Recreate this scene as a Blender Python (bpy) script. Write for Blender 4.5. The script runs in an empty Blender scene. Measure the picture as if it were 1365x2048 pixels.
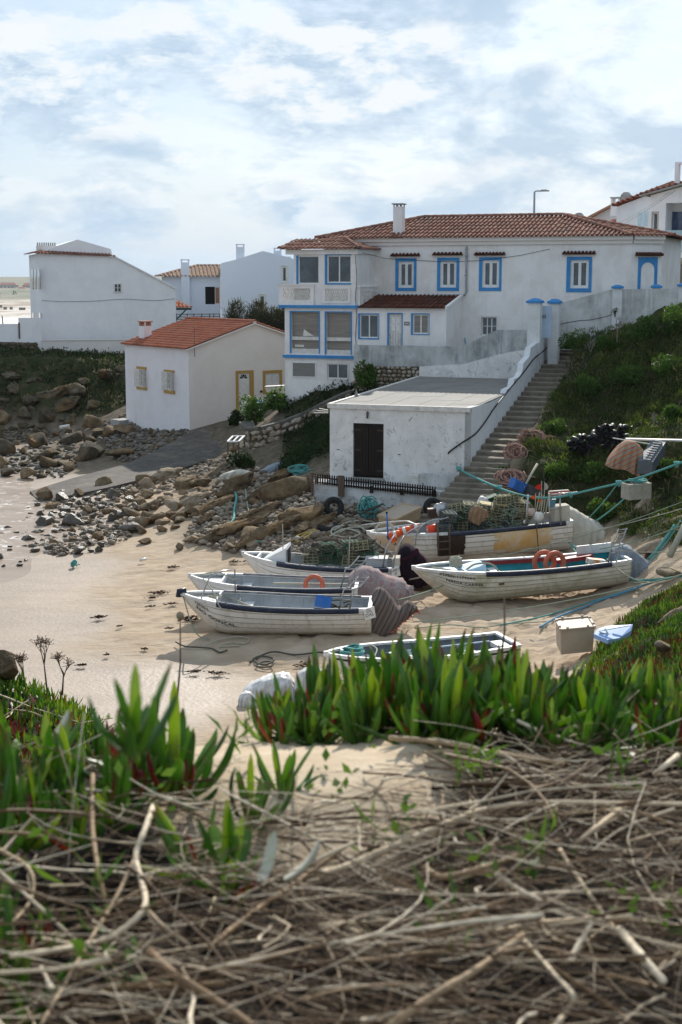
import bpy, math, random
import numpy as np
from mathutils import Vector, Matrix
R = math.radians
rnd = random.Random(7)
rng = np.random.default_rng(7)
scene = bpy.context.scene
COL = scene.collection
FPX = 2844.0
CAMZ = 9.5
PITCH = math.atan(464/FPX)
CT, ST = math.cos(PITCH), math.sin(PITCH)
cam_d = bpy.data.cameras.new('camera')
cam = bpy.data.objects.new('camera', cam_d); COL.objects.link(cam)
cam.location = (0, 0, CAMZ)
cam.rotation_euler = (math.pi/2 - PITCH, 0, 0)
cam_d.sensor_fit = 'VERTICAL'; cam_d.sensor_height = 36.0; cam_d.sensor_width = 24.0
cam_d.lens = 36.0*FPX/2048
cam_d.clip_start = 0.05; cam_d.clip_end = 12000
cam_d.dof.use_dof = True; cam_d.dof.focus_distance = 44.0; cam_d.dof.aperture_fstop = 13.0
scene.camera = cam
SUN_EL, SUN_AZ = R(31), R(8)          # azimuth: to the right of the view direction
sun_d = bpy.data.lights.new('sun', 'SUN'); sun = bpy.data.objects.new('sun', sun_d); COL.objects.link(sun)
sun_d.energy = 5.0; sun_d.angle = R(0.5); sun_d.color = (1.0, 0.945, 0.86)
sdir = Vector((math.sin(SUN_AZ)*math.cos(SUN_EL), math.cos(SUN_AZ)*math.cos(SUN_EL), math.sin(SUN_EL)))
sun.rotation_euler = sdir.to_track_quat('Z', 'Y').to_euler()
world = bpy.data.worlds.new('World'); scene.world = world; world.use_nodes = True
def build_world():
 nt = world.node_tree; nt.nodes.clear(); N = nt.nodes.new; L = nt.links.new
 out = N('ShaderNodeOutputWorld'); bg = N('ShaderNodeBackground'); bg.inputs['Strength'].default_value = 0.095
 sky = N('ShaderNodeTexSky'); sky.sky_type = 'NISHITA'; sky.sun_disc = False
 sky.sun_elevation = SUN_EL; sky.sun_rotation = SUN_AZ; sky.air_density = 1.0; sky.dust_density = 1.5; sky.ozone_density = 2.0
 tc = N('ShaderNodeTexCoord'); sep = N('ShaderNodeSeparateXYZ'); L(tc.outputs['Generated'], sep.inputs[0])
 def math_(op, a, b=None, c=None):
  m = N('ShaderNodeMath'); m.operation = op
  for i, v in enumerate((a, b, c)):
   if v is None: continue
   if isinstance(v, (int, float)): m.inputs[i].default_value = v
   else: L(v, m.inputs[i])
  return m.outputs[0]
 zc = math_('ADD', math_('MAXIMUM', sep.outputs[2], 0.0), 0.16)
 u = math_('DIVIDE', sep.outputs[0], zc); v = math_('DIVIDE', sep.outputs[1], zc)
 cmb = N('ShaderNodeCombineXYZ'); L(u, cmb.inputs[0]); L(v, cmb.inputs[1])
 def noise(scale, detail, rough, off, dist=0.0, src=cmb):
  mp = N('ShaderNodeMapping'); mp.inputs['Location'].default_value = off; L(src.outputs[0], mp.inputs[0])
  mp.inputs['Scale'].default_value = (1.0, 0.8, 1)
  n = N('ShaderNodeTexNoise'); n.inputs['Scale'].default_value = scale; n.inputs['Detail'].default_value = detail
  n.inputs['Roughness'].default_value = rough; n.inputs['Distortion'].default_value = dist
  L(mp.outputs[0], n.inputs['Vector']); return n.outputs['Fac']
 def ramp(fac, stops):
  r = N('ShaderNodeValToRGB'); L(fac, r.inputs[0]); e = r.color_ramp.elements
  while len(e) < len(stops): e.new(0.5)
  for el, (p, c) in zip(e, stops): el.position = p; el.color = (*c, 1) if len(c) == 3 else c
  return r.outputs[0]
 def mix(f, a, b):
  m = N('ShaderNodeMix'); m.data_type = 'RGBA'
  if isinstance(f, (int, float)): m.inputs[0].default_value = f
  else: L(f, m.inputs[0])
  for k, v in ((6, a), (7, b)):
   if isinstance(v, tuple): m.inputs[k].default_value = (*v, 1)
   else: L(v, m.inputs[k])
  return m.outputs[2]
 g = tc
 def dnoise(scale, detail, rough, off, zs, dist=0.0):
  mp = N('ShaderNodeMapping'); mp.inputs['Location'].default_value = off; L(tc.outputs['Generated'], mp.inputs[0])
  mp.inputs['Scale'].default_value = (1.0, 1.0, zs)
  n = N('ShaderNodeTexNoise'); n.inputs['Scale'].default_value = scale; n.inputs['Detail'].default_value = detail
  n.inputs['Roughness'].default_value = rough; n.inputs['Distortion'].default_value = dist
  L(mp.outputs[0], n.inputs['Vector']); return n.outputs['Fac']
 big = dnoise(8.5, 8, .55, (4.3, 0.4, 1.15), 2.0, .3)
 puff = dnoise(14.0, 10, .6, (1.3, 2.4, 3.0), 2.3, .2)
 puff_up = dnoise(14.0, 10, .6, (1.3, 2.4, 3.04), 2.3, .2)
 wisp = noise(1.1, 8, .62, (3.1, 1.7, 0), .4)
 lit = ramp(math_('ADD', math_('MULTIPLY', math_('SUBTRACT', puff, puff_up), 3.4), .5), [(0.28, (5.3, 6.7, 8.3)), (0.52, (7.1, 8.3, 9.4)), (0.76, (9.0, 9.5, 9.9))])
 cover = ramp(math_('ADD', math_('MULTIPLY', puff, .55), math_('MULTIPLY', wisp, .45)), [(.45, (.15, .15, .15)), (.58, (1, 1, 1))])
 blue = mix(0.6, sky.outputs[0], (4.6, 6.9, 9.6))
 col = mix(cover, blue, lit)
 col = mix(ramp(big, [(.53, (0, 0, 0)), (.64, (.8, .8, .8))]), col, (5.0, 6.5, 8.1))
 hz = ramp(sep.outputs[2], [(0.0, (0.85, 0.85, 0.85)), (0.07, (0, 0, 0))])
 col = mix(hz, col, (6.2, 7.7, 9.2))
 zen = ramp(sep.outputs[2], [(0.30, (0, 0, 0)), (0.42, (.6, .6, .6))])
 col = mix(zen, col, (5.0, 6.1, 7.6))
 L(col, bg.inputs['Color']); L(bg.outputs[0], out.inputs['Surface'])
build_world()
scene.render.engine = 'CYCLES'
vs = scene.view_settings
vs.view_transform = 'Standard'; vs.look = 'None'; vs.gamma = 1.0; vs.use_curve_mapping = False; vs.exposure = 0.1
def ray(px, py):
 ux, uy = (px-682.5)/FPX, (1024-py)/FPX
 return Vector((ux, CT+uy*ST, -ST+uy*CT))
CAM = Vector((0, 0, CAMZ))
def at_y(px, py, Y):
 d = ray(px, py); return CAM + d*(Y/d.y)
def at_z(px, py, z):
 d = ray(px, py); return CAM + d*((z-CAMZ)/d.z)
def pxm(n, Y): return n*Y/FPX
def proj(p):
 d = Vector(p)-CAM; f = d.y*CT - d.z*ST; u = d.y*ST + d.z*CT
 return (682.5+FPX*d.x/f, 1024-FPX*u/f)
WM = {}
def _common(o, label, cat, group, kind):
 if label: o['label'] = label
 if cat: o['category'] = cat
 if group: o['group'] = group
 if kind: o['kind'] = kind
def thing(name, label, cat, loc=(0, 0, 0), group=None, mat=None):
 o = bpy.data.objects.new(name, None); COL.objects.link(o); o.empty_display_size = 0.2
 m = mat if mat is not None else Matrix.Translation(Vector(loc))
 o.matrix_world = m; WM[o.name] = m.copy()
 _common(o, label, cat, group, None); return o
def finish(name, me, mats, parent=None, world=True, label=None, cat=None, group=None, kind=None, loc=None):
 if not isinstance(mats, (list, tuple)): mats = [mats]
 for m in mats: me.materials.append(m)
 if parent is not None and world: me.transform(WM[parent.name].inverted())
 if loc is not None and parent is None: me.transform(Matrix.Translation(-Vector(loc)))
 o = bpy.data.objects.new(name, me); COL.objects.link(o)
 if parent is not None:
  o.parent = parent; WM[o.name] = WM[parent.name]
 elif loc is not None:
  o.location = loc; WM[o.name] = Matrix.Translation(Vector(loc))
 else: WM[o.name] = Matrix.Identity(4)
 _common(o, label, cat, group, kind); return o
def npmesh(verts, faces, mi=None, smooth=False, tint=None):
 """faces: (n,k) array"""
 verts = np.asarray(verts, dtype=np.float32); faces = np.asarray(faces, dtype=np.int32)
 n, k = faces.shape
 me = bpy.data.meshes.new('mesh'); me.vertices.add(len(verts)); me.vertices.foreach_set('co', verts.ravel())
 me.loops.add(n*k); me.loops.foreach_set('vertex_index', faces.ravel())
 me.polygons.add(n); me.polygons.foreach_set('loop_start', np.arange(0, n*k, k, dtype=np.int32))
 if mi is not None: me.polygons.foreach_set('material_index', np.asarray(mi, dtype=np.int32))
 if smooth: me.polygons.foreach_set('use_smooth', np.ones(n, dtype=bool))
 me.update(calc_edges=True)
 if tint is not None:
  at = me.attributes.new('tint', 'FLOAT', 'FACE' if len(tint) == n else 'POINT')
  at.data.foreach_set('value', np.asarray(tint, dtype=np.float32))
 return me
class MB:
 def __init__(s): s.v = []; s.f = []; s.m = []; s.sm = []; s.cur = 0; s.smooth = False; s.T = None
 def add(s, vs_, fs_, smooth=None):
  o = len(s.v)
  for p in vs_:
   p = Vector(p)
   if s.T is not None: p = s.T @ p
   s.v.append(p)
  sm = s.smooth if smooth is None else smooth
  for f in fs_: s.f.append(tuple(i+o for i in f)); s.m.append(s.cur); s.sm.append(sm)
  return s
 def hexa(s, p): # 8 points: bottom 4 ccw, top 4
  return s.add(p, [(0, 3, 2, 1), (4, 5, 6, 7), (0, 1, 5, 4), (1, 2, 6, 5), (2, 3, 7, 6), (3, 0, 4, 7)])
 def box(s, c, size, M=None):
  x, y, z = [q/2 for q in size]; M = M or Matrix.Identity(3); c = Vector(c)
  pts = [c + M @ Vector(q) for q in [(-x,-y,-z),(x,-y,-z),(x,y,-z),(-x,y,-z),(-x,-y,z),(x,-y,z),(x,y,z),(-x,y,z)]]
  return s.hexa(pts)
 def beam(s, p, q, w, h=None, up=(0, 0, 1)):
  p, q = Vector(p), Vector(q); h = h or w; d = (q-p).normalized(); u = Vector(up)
  if abs(d.dot(u)) > .98: u = Vector((0, 1, 0))
  sx = d.cross(u).normalized()*(w/2); uz = sx.cross(d).normalized()*(h/2)
  return s.hexa([p-sx-uz, p+sx-uz, q+sx-uz, q-sx-uz, p-sx+uz, p+sx+uz, q+sx+uz, q-sx+uz])
 def tube(s, path, r, n=6, caps=True, closed=False):
  path = [Vector(p) for p in path]; m = len(path)
  rs = r if isinstance(r, (list, tuple)) else [r]*m
  vs_ = []; prev = None
  for i, p in enumerate(path):
   if closed: d = path[(i+1) % m]-path[i-1]
   else: d = path[min(i+1, m-1)]-path[max(i-1, 0)]
   if d.length < 1e-9: d = Vector((0, 0, 1))
   d.normalize()
   if prev is None:
    a = Vector((0, 0, 1)) if abs(d.z) < .9 else Vector((1, 0, 0)); u = d.cross(a).normalized()
   else:
    u = prev - d*prev.dot(d)
    u = u.normalized() if u.length > 1e-6 else d.orthogonal().normalized()
   prev = u; w = d.cross(u)
   for k in range(n):
    t = 2*math.pi*k/n; vs_.append(p + (u*math.cos(t)+w*math.sin(t))*rs[i])
  fs_ = []
  for i in range(m if closed else m-1):
   j = (i+1) % m
   for k in range(n): fs_.append((i*n+k, i*n+(k+1) % n, j*n+(k+1) % n, j*n+k))
  if caps and not closed: fs_ += [tuple(range(n-1, -1, -1)), tuple((m-1)*n+k for k in range(n))]
  return s.add(vs_, fs_, smooth=True)
 def lathe(s, prof, c=(0, 0, 0), n=16, M=None):
  M = M or Matrix.Identity(3); c = Vector(c); vs_ = []
  for r_, z in prof:
   for k in range(n):
    t = 2*math.pi*k/n; vs_.append(c + M @ Vector((r_*math.cos(t), r_*math.sin(t), z)))
  fs_ = [(i*n+k, i*n+(k+1) % n, (i+1)*n+(k+1) % n, (i+1)*n+k) for i in range(len(prof)-1) for k in range(n)]
  return s.add(vs_, fs_, smooth=True)
 def torus(s, c, Rr, r, M=None, n=24, k=8):
  M = M or Matrix.Identity(3); c = Vector(c)
  return s.tube([c + M @ Vector((Rr*math.cos(2*math.pi*i/n), Rr*math.sin(2*math.pi*i/n), 0)) for i in range(n)], r, k, closed=True)
 def grid(s, pts, smooth=True): # pts[i][j]
  a, b = len(pts), len(pts[0])
  return s.add([p for row in pts for p in row], [(i*b+j, i*b+j+1, (i+1)*b+j+1, (i+1)*b+j) for i in range(a-1) for j in range(b-1)], smooth=smooth)
 def poly(s, pts): return s.add(pts, [tuple(range(len(pts)))])
 def prism(s, pts, d):
  n = len(pts); d = Vector(d); pts = [Vector(p) for p in pts]
  return s.add(pts+[p+d for p in pts], [tuple(range(n-1, -1, -1)), tuple(range(n, 2*n))] + [(i, (i+1) % n, n+(i+1) % n, n+i) for i in range(n)])
 def mesh(s):
  me = bpy.data.meshes.new('mesh'); me.from_pydata([tuple(v) for v in s.v], [], s.f);
  me.polygons.foreach_set('material_index', s.m); me.polygons.foreach_set('use_smooth', s.sm); me.update(); return me
 def build(s, name, mats, parent=None, **k): return finish(name, s.mesh(), mats, parent, **k)
def copy_tree(src, mat, label=None, group=None):
 c = src.copy(); COL.objects.link(c); c.matrix_world = mat; WM[c.name] = mat
 if label: c['label'] = label
 if group: c['group'] = group
 for ch in list(src.children): _cp(ch, c)
 return c
def _cp(o, parent):
 d = o.copy(); COL.objects.link(d); d.parent = parent; d.matrix_parent_inverse = o.matrix_parent_inverse; d.matrix_basis = o.matrix_basis
 for g in list(o.children): _cp(g, d)
def catenary(p, q, sag, n=10, wob=0.0):
 p, q = Vector(p), Vector(q); out = []
 for i in range(n+1):
  t = i/n; v = p.lerp(q, t); v.z -= sag*4*t*(1-t)
  if wob and 0 < i < n: v += Vector((rnd.uniform(-wob, wob), rnd.uniform(-wob, wob), rnd.uniform(-wob, wob)*.5))
  out.append(v)
 return out
def smooth_path(pts, n=6):
 pts = [Vector(p) for p in pts]; out = []
 for i in range(len(pts)-1):
  p0 = pts[max(i-1, 0)]; p1 = pts[i]; p2 = pts[i+1]; p3 = pts[min(i+2, len(pts)-1)]
  for k in range(n):
   t = k/n; out.append(.5*((2*p1)+(p2-p0)*t+(2*p0-5*p1+4*p2-p3)*t*t+(3*p1-p0-3*p2+p3)*t**3))
 out.append(pts[-1]); return out
# numpy lattice noise
_tab = np.random.default_rng(3).random((256, 256))
def vn(x, y, seed=0):
 x = np.asarray(x, float)+seed*17.3; y = np.asarray(y, float)+seed*31.7
 xi = np.floor(x).astype(int); yi = np.floor(y).astype(int); fx = x-xi; fy = y-yi
 fx = fx*fx*(3-2*fx); fy = fy*fy*(3-2*fy)
 g = lambda a, b: _tab[a & 255, b & 255]
 return (g(xi, yi)*(1-fx)+g(xi+1, yi)*fx)*(1-fy)+(g(xi, yi+1)*(1-fx)+g(xi+1, yi+1)*fx)*fy
def fbm(x, y, o=4, seed=0):
 s = 0; a = .5; t = 0
 for i in range(o): s = s+a*vn(x*2**i, y*2**i, seed+i); t += a; a *= .5
 return s/t
def mat_nodes(name):
 m = bpy.data.materials.new(name); m.use_nodes = True; nt = m.node_tree; b = nt.nodes['Principled BSDF']; return m, nt, b
class NT:
 def __init__(s, nt): s.nt = nt; s.tc = None
 def N(s, t): return s.nt.nodes.new(t)
 def L(s, a, b): s.nt.links.new(a, b)
 def coord(s, kind='Object', scale=(1, 1, 1), rot=(0, 0, 0)):
  if s.tc is None: s.tc = s.N('ShaderNodeTexCoord')
  mp = s.N('ShaderNodeMapping'); mp.inputs['Scale'].default_value = scale; mp.inputs['Rotation'].default_value = rot
  s.L(s.tc.outputs[kind], mp.inputs[0]); return mp.outputs[0]
 def noise(s, vec, scale, detail=6, rough=.6, dist=0):
  n = s.N('ShaderNodeTexNoise'); n.inputs['Scale'].default_value = scale; n.inputs['Detail'].default_value = detail
  n.inputs['Roughness'].default_value = rough; n.inputs['Distortion'].default_value = dist; s.L(vec, n.inputs['Vector']); return n.outputs['Fac']
 def voro(s, vec, scale, feature='F1', out='Distance', rand=1):
  n = s.N('ShaderNodeTexVoronoi'); n.feature = feature; n.inputs['Scale'].default_value = scale; n.inputs['Randomness'].default_value = rand
  s.L(vec, n.inputs['Vector']); return n.outputs[out]
 def ramp(s, fac, stops):
  r = s.N('ShaderNodeValToRGB'); s.L(fac, r.inputs[0]); e = r.color_ramp.elements
  while len(e) < len(stops): e.new(.5)
  for el, (p, c) in zip(e, stops): el.position = p; el.color = (*c, 1) if isinstance(c, tuple) else (c, c, c, 1)
  return r.outputs[0]
 def mix(s, f, a, b, mode='MIX'):
  m = s.N('ShaderNodeMix'); m.data_type = 'RGBA'; m.blend_type = mode
  for k, v in ((0, f), (6, a), (7, b)):
   if isinstance(v, tuple): m.inputs[k].default_value = (*v, 1)
   elif isinstance(v, (int, float)): m.inputs[k].default_value = v
   else: s.L(v, m.inputs[k])
  return m.outputs[2]
 def math(s, op, a, b=0.0):
  m = s.N('ShaderNodeMath'); m.operation = op
  for i, v in enumerate((a, b)):
   if isinstance(v, (int, float)): m.inputs[i].default_value = v
   else: s.L(v, m.inputs[i])
  return m.outputs[0]
 def attr(s, n): a = s.N('ShaderNodeAttribute'); a.attribute_name = n; return a.outputs['Fac']
 def bump(s, b, h, strength=.3, dist=.02, prev=None):
  n = s.N('ShaderNodeBump'); n.inputs['Strength'].default_value = strength; n.inputs['Distance'].default_value = dist
  s.L(h, n.inputs['Height']);
  if prev is not None: s.L(prev, n.inputs['Normal'])
  s.L(n.outputs[0], b.inputs['Normal']); return n.outputs[0]
def mat(name, c1, c2=None, scale=4, rough=.75, bump=0, bscale=40, metal=0, c3=None, spec=.18, lo=.35, hi=.65, dirt=None, dscale=1.5, dlo=.55, dhi=.75, stretch=(1, 1, 1), bdist=.01):
 m, nt, b = mat_nodes(name); n = NT(nt)
 v = n.coord(scale=stretch)
 if c2 is None: c2 = tuple(x*.82 for x in c1)
 stops = [(lo, c1), (hi, c2)] if c3 is None else [(lo, c1), ((lo+hi)/2, c2), (hi, c3)]
 col = n.ramp(n.noise(v, scale, 7, .6), stops)
 if dirt is not None:
  d = n.ramp(n.noise(n.coord(scale=(stretch[0]*1.0, stretch[1]*1.0, stretch[2]*.6)), dscale, 8, .68, .4), [(dlo, 0.0), (dhi, 1.0)])
  col = n.mix(n.math('MULTIPLY', d, .8), col, dirt)
 n.L(col, b.inputs['Base Color']); b.inputs['Roughness'].default_value = rough; b.inputs['Metallic'].default_value = metal
 b.inputs['Specular IOR Level'].default_value = spec
 if bump: n.bump(b, n.noise(n.coord(), bscale, 6, .65), bump, bdist)
 return m
def plaster(name, base, stain, streak, amt=.5, rough_bump=.25, bscale=14, moss=None):
 m, nt, b = mat_nodes(name); n = NT(nt)
 blot = n.ramp(n.noise(n.coord(), .9, 9, .68, .5), [(.44, 0.0), (.62, 1.0)])
 st = n.ramp(n.noise(n.coord(scale=(2.2, 2.2, .3)), 1.1, 9, .75, .5), [(.46, 0.0), (.62, 1.0)]); st = n.math('MULTIPLY', st, n.ramp(n.noise(n.coord(), .55, 5, .6), [(.4, .1), (.6, 1.0)]))
 fine = n.noise(n.coord(), 26, 6, .7)
 col = n.mix(n.math('MULTIPLY', blot, amt), base, stain)
 col = n.mix(n.math('MULTIPLY', st, amt), col, streak)
 col = n.mix(n.ramp(fine, [(.35, 0.0), (.7, .22)]), col, tuple(x*.7 for x in base))
 if moss:
  sp = n.ramp(n.noise(n.coord(scale=(1, 1, .8)), 3.2, 10, .75, .8), [(.555, 0.0), (.63, 1.0)])
  col = n.mix(n.math('MULTIPLY', sp, .6), col, moss)
 n.L(col, b.inputs['Base Color']); b.inputs['Roughness'].default_value = .9; b.inputs['Specular IOR Level'].default_value = .1
 n.bump(b, n.noise(n.coord(), bscale, 8, .65), rough_bump, .02)
 return m
MT = {}
MT['plaster'] = plaster('old_white_plaster', (.87, .83, .79), (.60, .52, .45), (.52, .48, .45), .36, .15)
MT['plaster_clean'] = plaster('clean_white_plaster', (.90, .87, .85), (.72, .71, .71), (.74, .72, .71), .35, .06)
MT['plaster_cream'] = plaster('cream_plaster', (.80, .74, .68), (.70, .62, .55), (.72, .64, .57), .4, .10)
MT['plaster_shed'] = plaster('rough_whitewash', (.84, .81, .77), (.47, .44, .39), (.58, .54, .50), .42, 1.0, 9, moss=(.16, .15, .13))
MT['plaster_wallgrey'] = plaster('weathered_concrete_render', (.54, .54, .52), (.34, .34, .32), (.13, .135, .13), .9, .3)
MT['plaster_white2'] = plaster('white_boundary_render', (.76, .75, .73), (.54, .53, .50), (.42, .41, .39), .7, .2)
MT['plaster_retaining'] = plaster('stained_retaining_render', (.72, .71, .69), (.45, .44, .40), (.30, .29, .26), .7, .5, 9, moss=(.05, .05, .045))
MT['blue'] = mat('blue_paint', (.04, .22, .50), (.065, .27, .54), 3, .55, .1, dirt=(.07, .15, .28), dlo=.62, dhi=.8)
MT['yellow'] = mat('ochre_paint', (.46, .28, .075), (.40, .24, .06), 4, .6, .1)
MT['white_paint'] = mat('white_frame_paint', (.80, .79, .76), (.70, .68, .64), 6, .45, .05)
MT['white_worn'] = mat('worn_white_timber', (.74, .71, .66), (.60, .55, .48), 7, .6, .1, dirt=(.28, .22, .17), dscale=5)
MT['dark_wood'] = mat('dark_brown_timber', (.022, .014, .010), (.012, .008, .006), 6, .55, .3, stretch=(5, 5, .6))
MT['rust_wood'] = mat('brown_post_timber', (.16, .11, .08), (.08, .055, .04), 6, .8, .3, stretch=(5, 5, .6))
MT['concrete'] = mat('grey_concrete', (.40, .39, .36), (.28, .27, .25), 3, .85, .3, dirt=(.16, .15, .13))
MT['pipe'] = mat('grey_pipe', (.36, .37, .38), (.26, .27, .28), 3, .5)
MT['cable'] = mat('black_cable', (.015, .015, .016), None, 3, .5)
MT['iron'] = mat('dark_iron', (.05, .045, .04), (.10, .06, .04), 12, .6, .1, metal=.5)
MT['steel'] = mat('weathered_steel', (.50, .50, .50), (.34, .33, .31), 9, .35, .05, metal=.8)
def glass_mat(name, c, c2, rough=.08):
 m, nt, b = mat_nodes(name); n = NT(nt)
 n.L(n.ramp(n.noise(n.coord(), 1.3, 3, .5, .6), [(.4, c), (.62, c2)]), b.inputs['Base Color'])
 b.inputs['Roughness'].default_value = rough; b.inputs['Specular IOR Level'].default_value = .7; return m
MT['glass'] = glass_mat('window_glass', (.025, .03, .035), (.07, .08, .09))
MT['glass_blue'] = glass_mat('balcony_door_glass', (.03, .05, .10), (.06, .09, .16))
MT['blind'] = mat('brown_blind_behind_glass', (.30, .265, .22), (.21, .185, .155), 1.2, .35, stretch=(1, 1, 12))
MT['blind_grey'] = mat('grey_shutter_slats', (.24, .23, .21), (.20, .19, .175), 1.5, .5, stretch=(1, 1, 20))
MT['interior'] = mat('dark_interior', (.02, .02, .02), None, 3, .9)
def clear_glass():
 m, nt, b = mat_nodes('balcony_glass'); b.inputs['Base Color'].default_value = (.55, .72, .76, 1); b.inputs['Alpha'].default_value = .55
 b.inputs['Roughness'].default_value = .08; return m
MT['balglass'] = clear_glass()
def tile_mat(name, c1, c2, c3, lich):
 m, nt, b = mat_nodes(name); n = NT(nt)
 t = n.attr('tint')
 col = n.ramp(t, [(0.0, c1), (.5, c2), (1.0, c3)])
 nz = n.ramp(n.noise(n.coord(), 1.1, 9, .7, .5), [(.48, 0.0), (.68, .8)])
 col = n.mix(nz, col, lich)
 col = n.mix(n.ramp(n.noise(n.coord(), 18, 5, .7), [(.4, 0.0), (.75, .35)]), col, (.05, .035, .03))
 n.L(col, b.inputs['Base Color']); b.inputs['Roughness'].default_value = .92; b.inputs['Specular IOR Level'].default_value = .08
 n.bump(b, n.noise(n.coord(), 35, 5, .6), .2, .01); return m
MT['tile_old'] = tile_mat('weathered_roof_tiles', (.22, .09, .062), (.28, .125, .085), (.36, .19, .14), (.15, .105, .085))
MT['tile_new'] = tile_mat('orange_roof_tiles', (.34, .10, .055), (.40, .135, .075), (.37, .16, .10), (.24, .10, .07))
MT['tile_dark'] = tile_mat('dark_red_roof_tiles', (.10, .035, .022), (.14, .05, .032), (.17, .07, .045), (.07, .05, .04))
MT['tile_pale'] = tile_mat('pale_roof_tiles', (.42, .27, .19), (.48, .33, .24), (.36, .22, .16), (.34, .28, .23))
def fol_mat(name, stops, rough=.55, trans=.0):
 m, nt, b = mat_nodes(name); n = NT(nt)
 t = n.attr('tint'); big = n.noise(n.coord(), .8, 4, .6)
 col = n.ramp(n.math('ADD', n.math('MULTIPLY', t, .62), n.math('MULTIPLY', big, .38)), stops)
 n.L(col, b.inputs['Base Color']); b.inputs['Roughness'].default_value = rough; b.inputs['Specular IOR Level'].default_value = .12
 if trans:
  tr = n.N('ShaderNodeBsdfTranslucent'); n.L(n.mix(1.0, col, (1.5, 1.7, .7), 'MULTIPLY'), tr.inputs[0])
  ms = n.N('ShaderNodeMixShader'); ms.inputs[0].default_value = trans
  out = [x for x in nt.nodes if x.type == 'OUTPUT_MATERIAL'][0]
  n.L(b.outputs[0], ms.inputs[1]); n.L(tr.outputs[0], ms.inputs[2]); n.L(ms.outputs[0], out.inputs[0])
 return m
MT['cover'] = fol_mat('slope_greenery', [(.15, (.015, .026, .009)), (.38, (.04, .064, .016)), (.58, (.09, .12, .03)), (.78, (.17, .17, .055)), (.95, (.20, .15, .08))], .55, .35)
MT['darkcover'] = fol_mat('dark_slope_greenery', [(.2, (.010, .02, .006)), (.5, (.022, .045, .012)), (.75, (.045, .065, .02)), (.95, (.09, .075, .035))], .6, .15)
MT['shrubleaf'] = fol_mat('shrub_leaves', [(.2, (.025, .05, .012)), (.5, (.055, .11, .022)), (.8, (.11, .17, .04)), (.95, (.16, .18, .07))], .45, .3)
MT['reed'] = fol_mat('brown_green_reeds', [(.2, (.03, .035, .018)), (.5, (.06, .06, .03)), (.8, (.11, .095, .055)), (.95, (.15, .12, .08))], .7, .1)
MT['drygrass'] = fol_mat('dry_grass', [(.2, (.12, .09, .05)), (.5, (.2, .15, .09)), (.8, (.3, .24, .15)), (.95, (.2, .2, .08))], .8, .2)
MT['bark'] = mat('grey_brown_bark', (.14, .11, .085), (.07, .055, .04), 12, .85, .4)
class Fr:
 def __init__(s, o, ang):
  s.o = Vector((o[0], o[1])); a = R(ang); s.A = Vector((math.cos(a), -math.sin(a))); s.B = Vector((math.sin(a), math.cos(a)))
 def p(s, a, b, z): q = s.o + s.A*a + s.B*b; return Vector((q.x, q.y, z))
 def pix(s, px, py, b=0.0):
  d = ray(px, py); d2 = Vector((d.x, d.y)); t = (b + s.o.dot(s.B))/d2.dot(s.B); w = CAM+d*t
  return ((Vector((w.x, w.y))-s.o).dot(s.A), w.z)
 def dirA(s): return Vector((s.A.x, s.A.y, 0))
 def dirB(s): return Vector((s.B.x, s.B.y, 0))
_o = at_y(714, 600, 66.0); H = Fr((_o.x, _o.y), 20)
_o = at_y(660, 808, 52.2); S = Fr((_o.x, _o.y), 19)
def _pixa(s, px, py, a):
 d = ray(px, py); d2 = Vector((d.x, d.y)); t = (a + s.o.dot(s.A))/d2.dot(s.A); w = CAM+d*t
 return ((Vector((w.x, w.y))-s.o).dot(s.B), w.z)
Fr.pixa = _pixa
LB = 12.1                                     # depth of the shed roof
zF = (S.pix(660, 808, 0)[1]+S.pix(943, 817, 0)[1])/2; zBk = S.pix(839, 752.6, LB)[1]
SW = S.pix(943, 860, 0)[0]                    # a of the shed's right face
bTop, zTopSt = S.pixa(1113, 692, SW+.05); bC, zC = S.pixa(948, 913, SW+.05)
STS = (zTopSt-zC)/(bTop-bC)
def zst(b): return np.where(np.asarray(b) < bC, zC+.46*(b-bC), zC+STS*(b-bC))
def bst(z): return bC+(z-zC)/(.46 if z < zC else STS)
BOATS = {}
def boat_place(key, bow, stern, hb, hs, roll=0):
 pb, ps = at_y(*bow), at_y(*stern)
 b0, s0 = pb-Vector((0, 0, hb)), ps-Vector((0, 0, hs))
 X = (s0-b0); Ln = X.length; X.normalize(); Z = Vector((0, 0, 1)); Y = Z.cross(X).normalized(); Z = X.cross(Y).normalized()
 m = Matrix((( X.x, Y.x, Z.x, b0.x), (X.y, Y.y, Z.y, b0.y), (X.z, Y.z, Z.z, b0.z), (0, 0, 0, 1)))
 m = m @ Matrix.Rotation(R(roll), 4, 'X')
 BOATS[key] = (m, Ln)
boat_place('gon', (366, 1186, 36.6), (744, 1206, 36.3), 1.08, .84)
boat_place('pai', (381, 1150, 38.8), (716, 1167, 38.6), 1.08, .86)
boat_place('cab', (488, 1106, 42.0), (797, 1128, 41.5), 1.12, .86)
boat_place('big', (742, 1064, 45.2), (1136, 1034, 45.9), 1.15, 1.10)
boat_place('nad', (834, 1134, 39.9), (1247, 1110, 41.0), 1.20, .88)
boat_place('fro', (656, 1306, 31.8), (1018, 1278, 33.3), .95, .75)
ctrl = []
def cz(px, py, z): w = at_z(px, py, z); ctrl.append((w.x, w.y, w.z))
def cy(px, py, Y): w = at_y(px, py, Y); ctrl.append((w.x, w.y, w.z))
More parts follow.
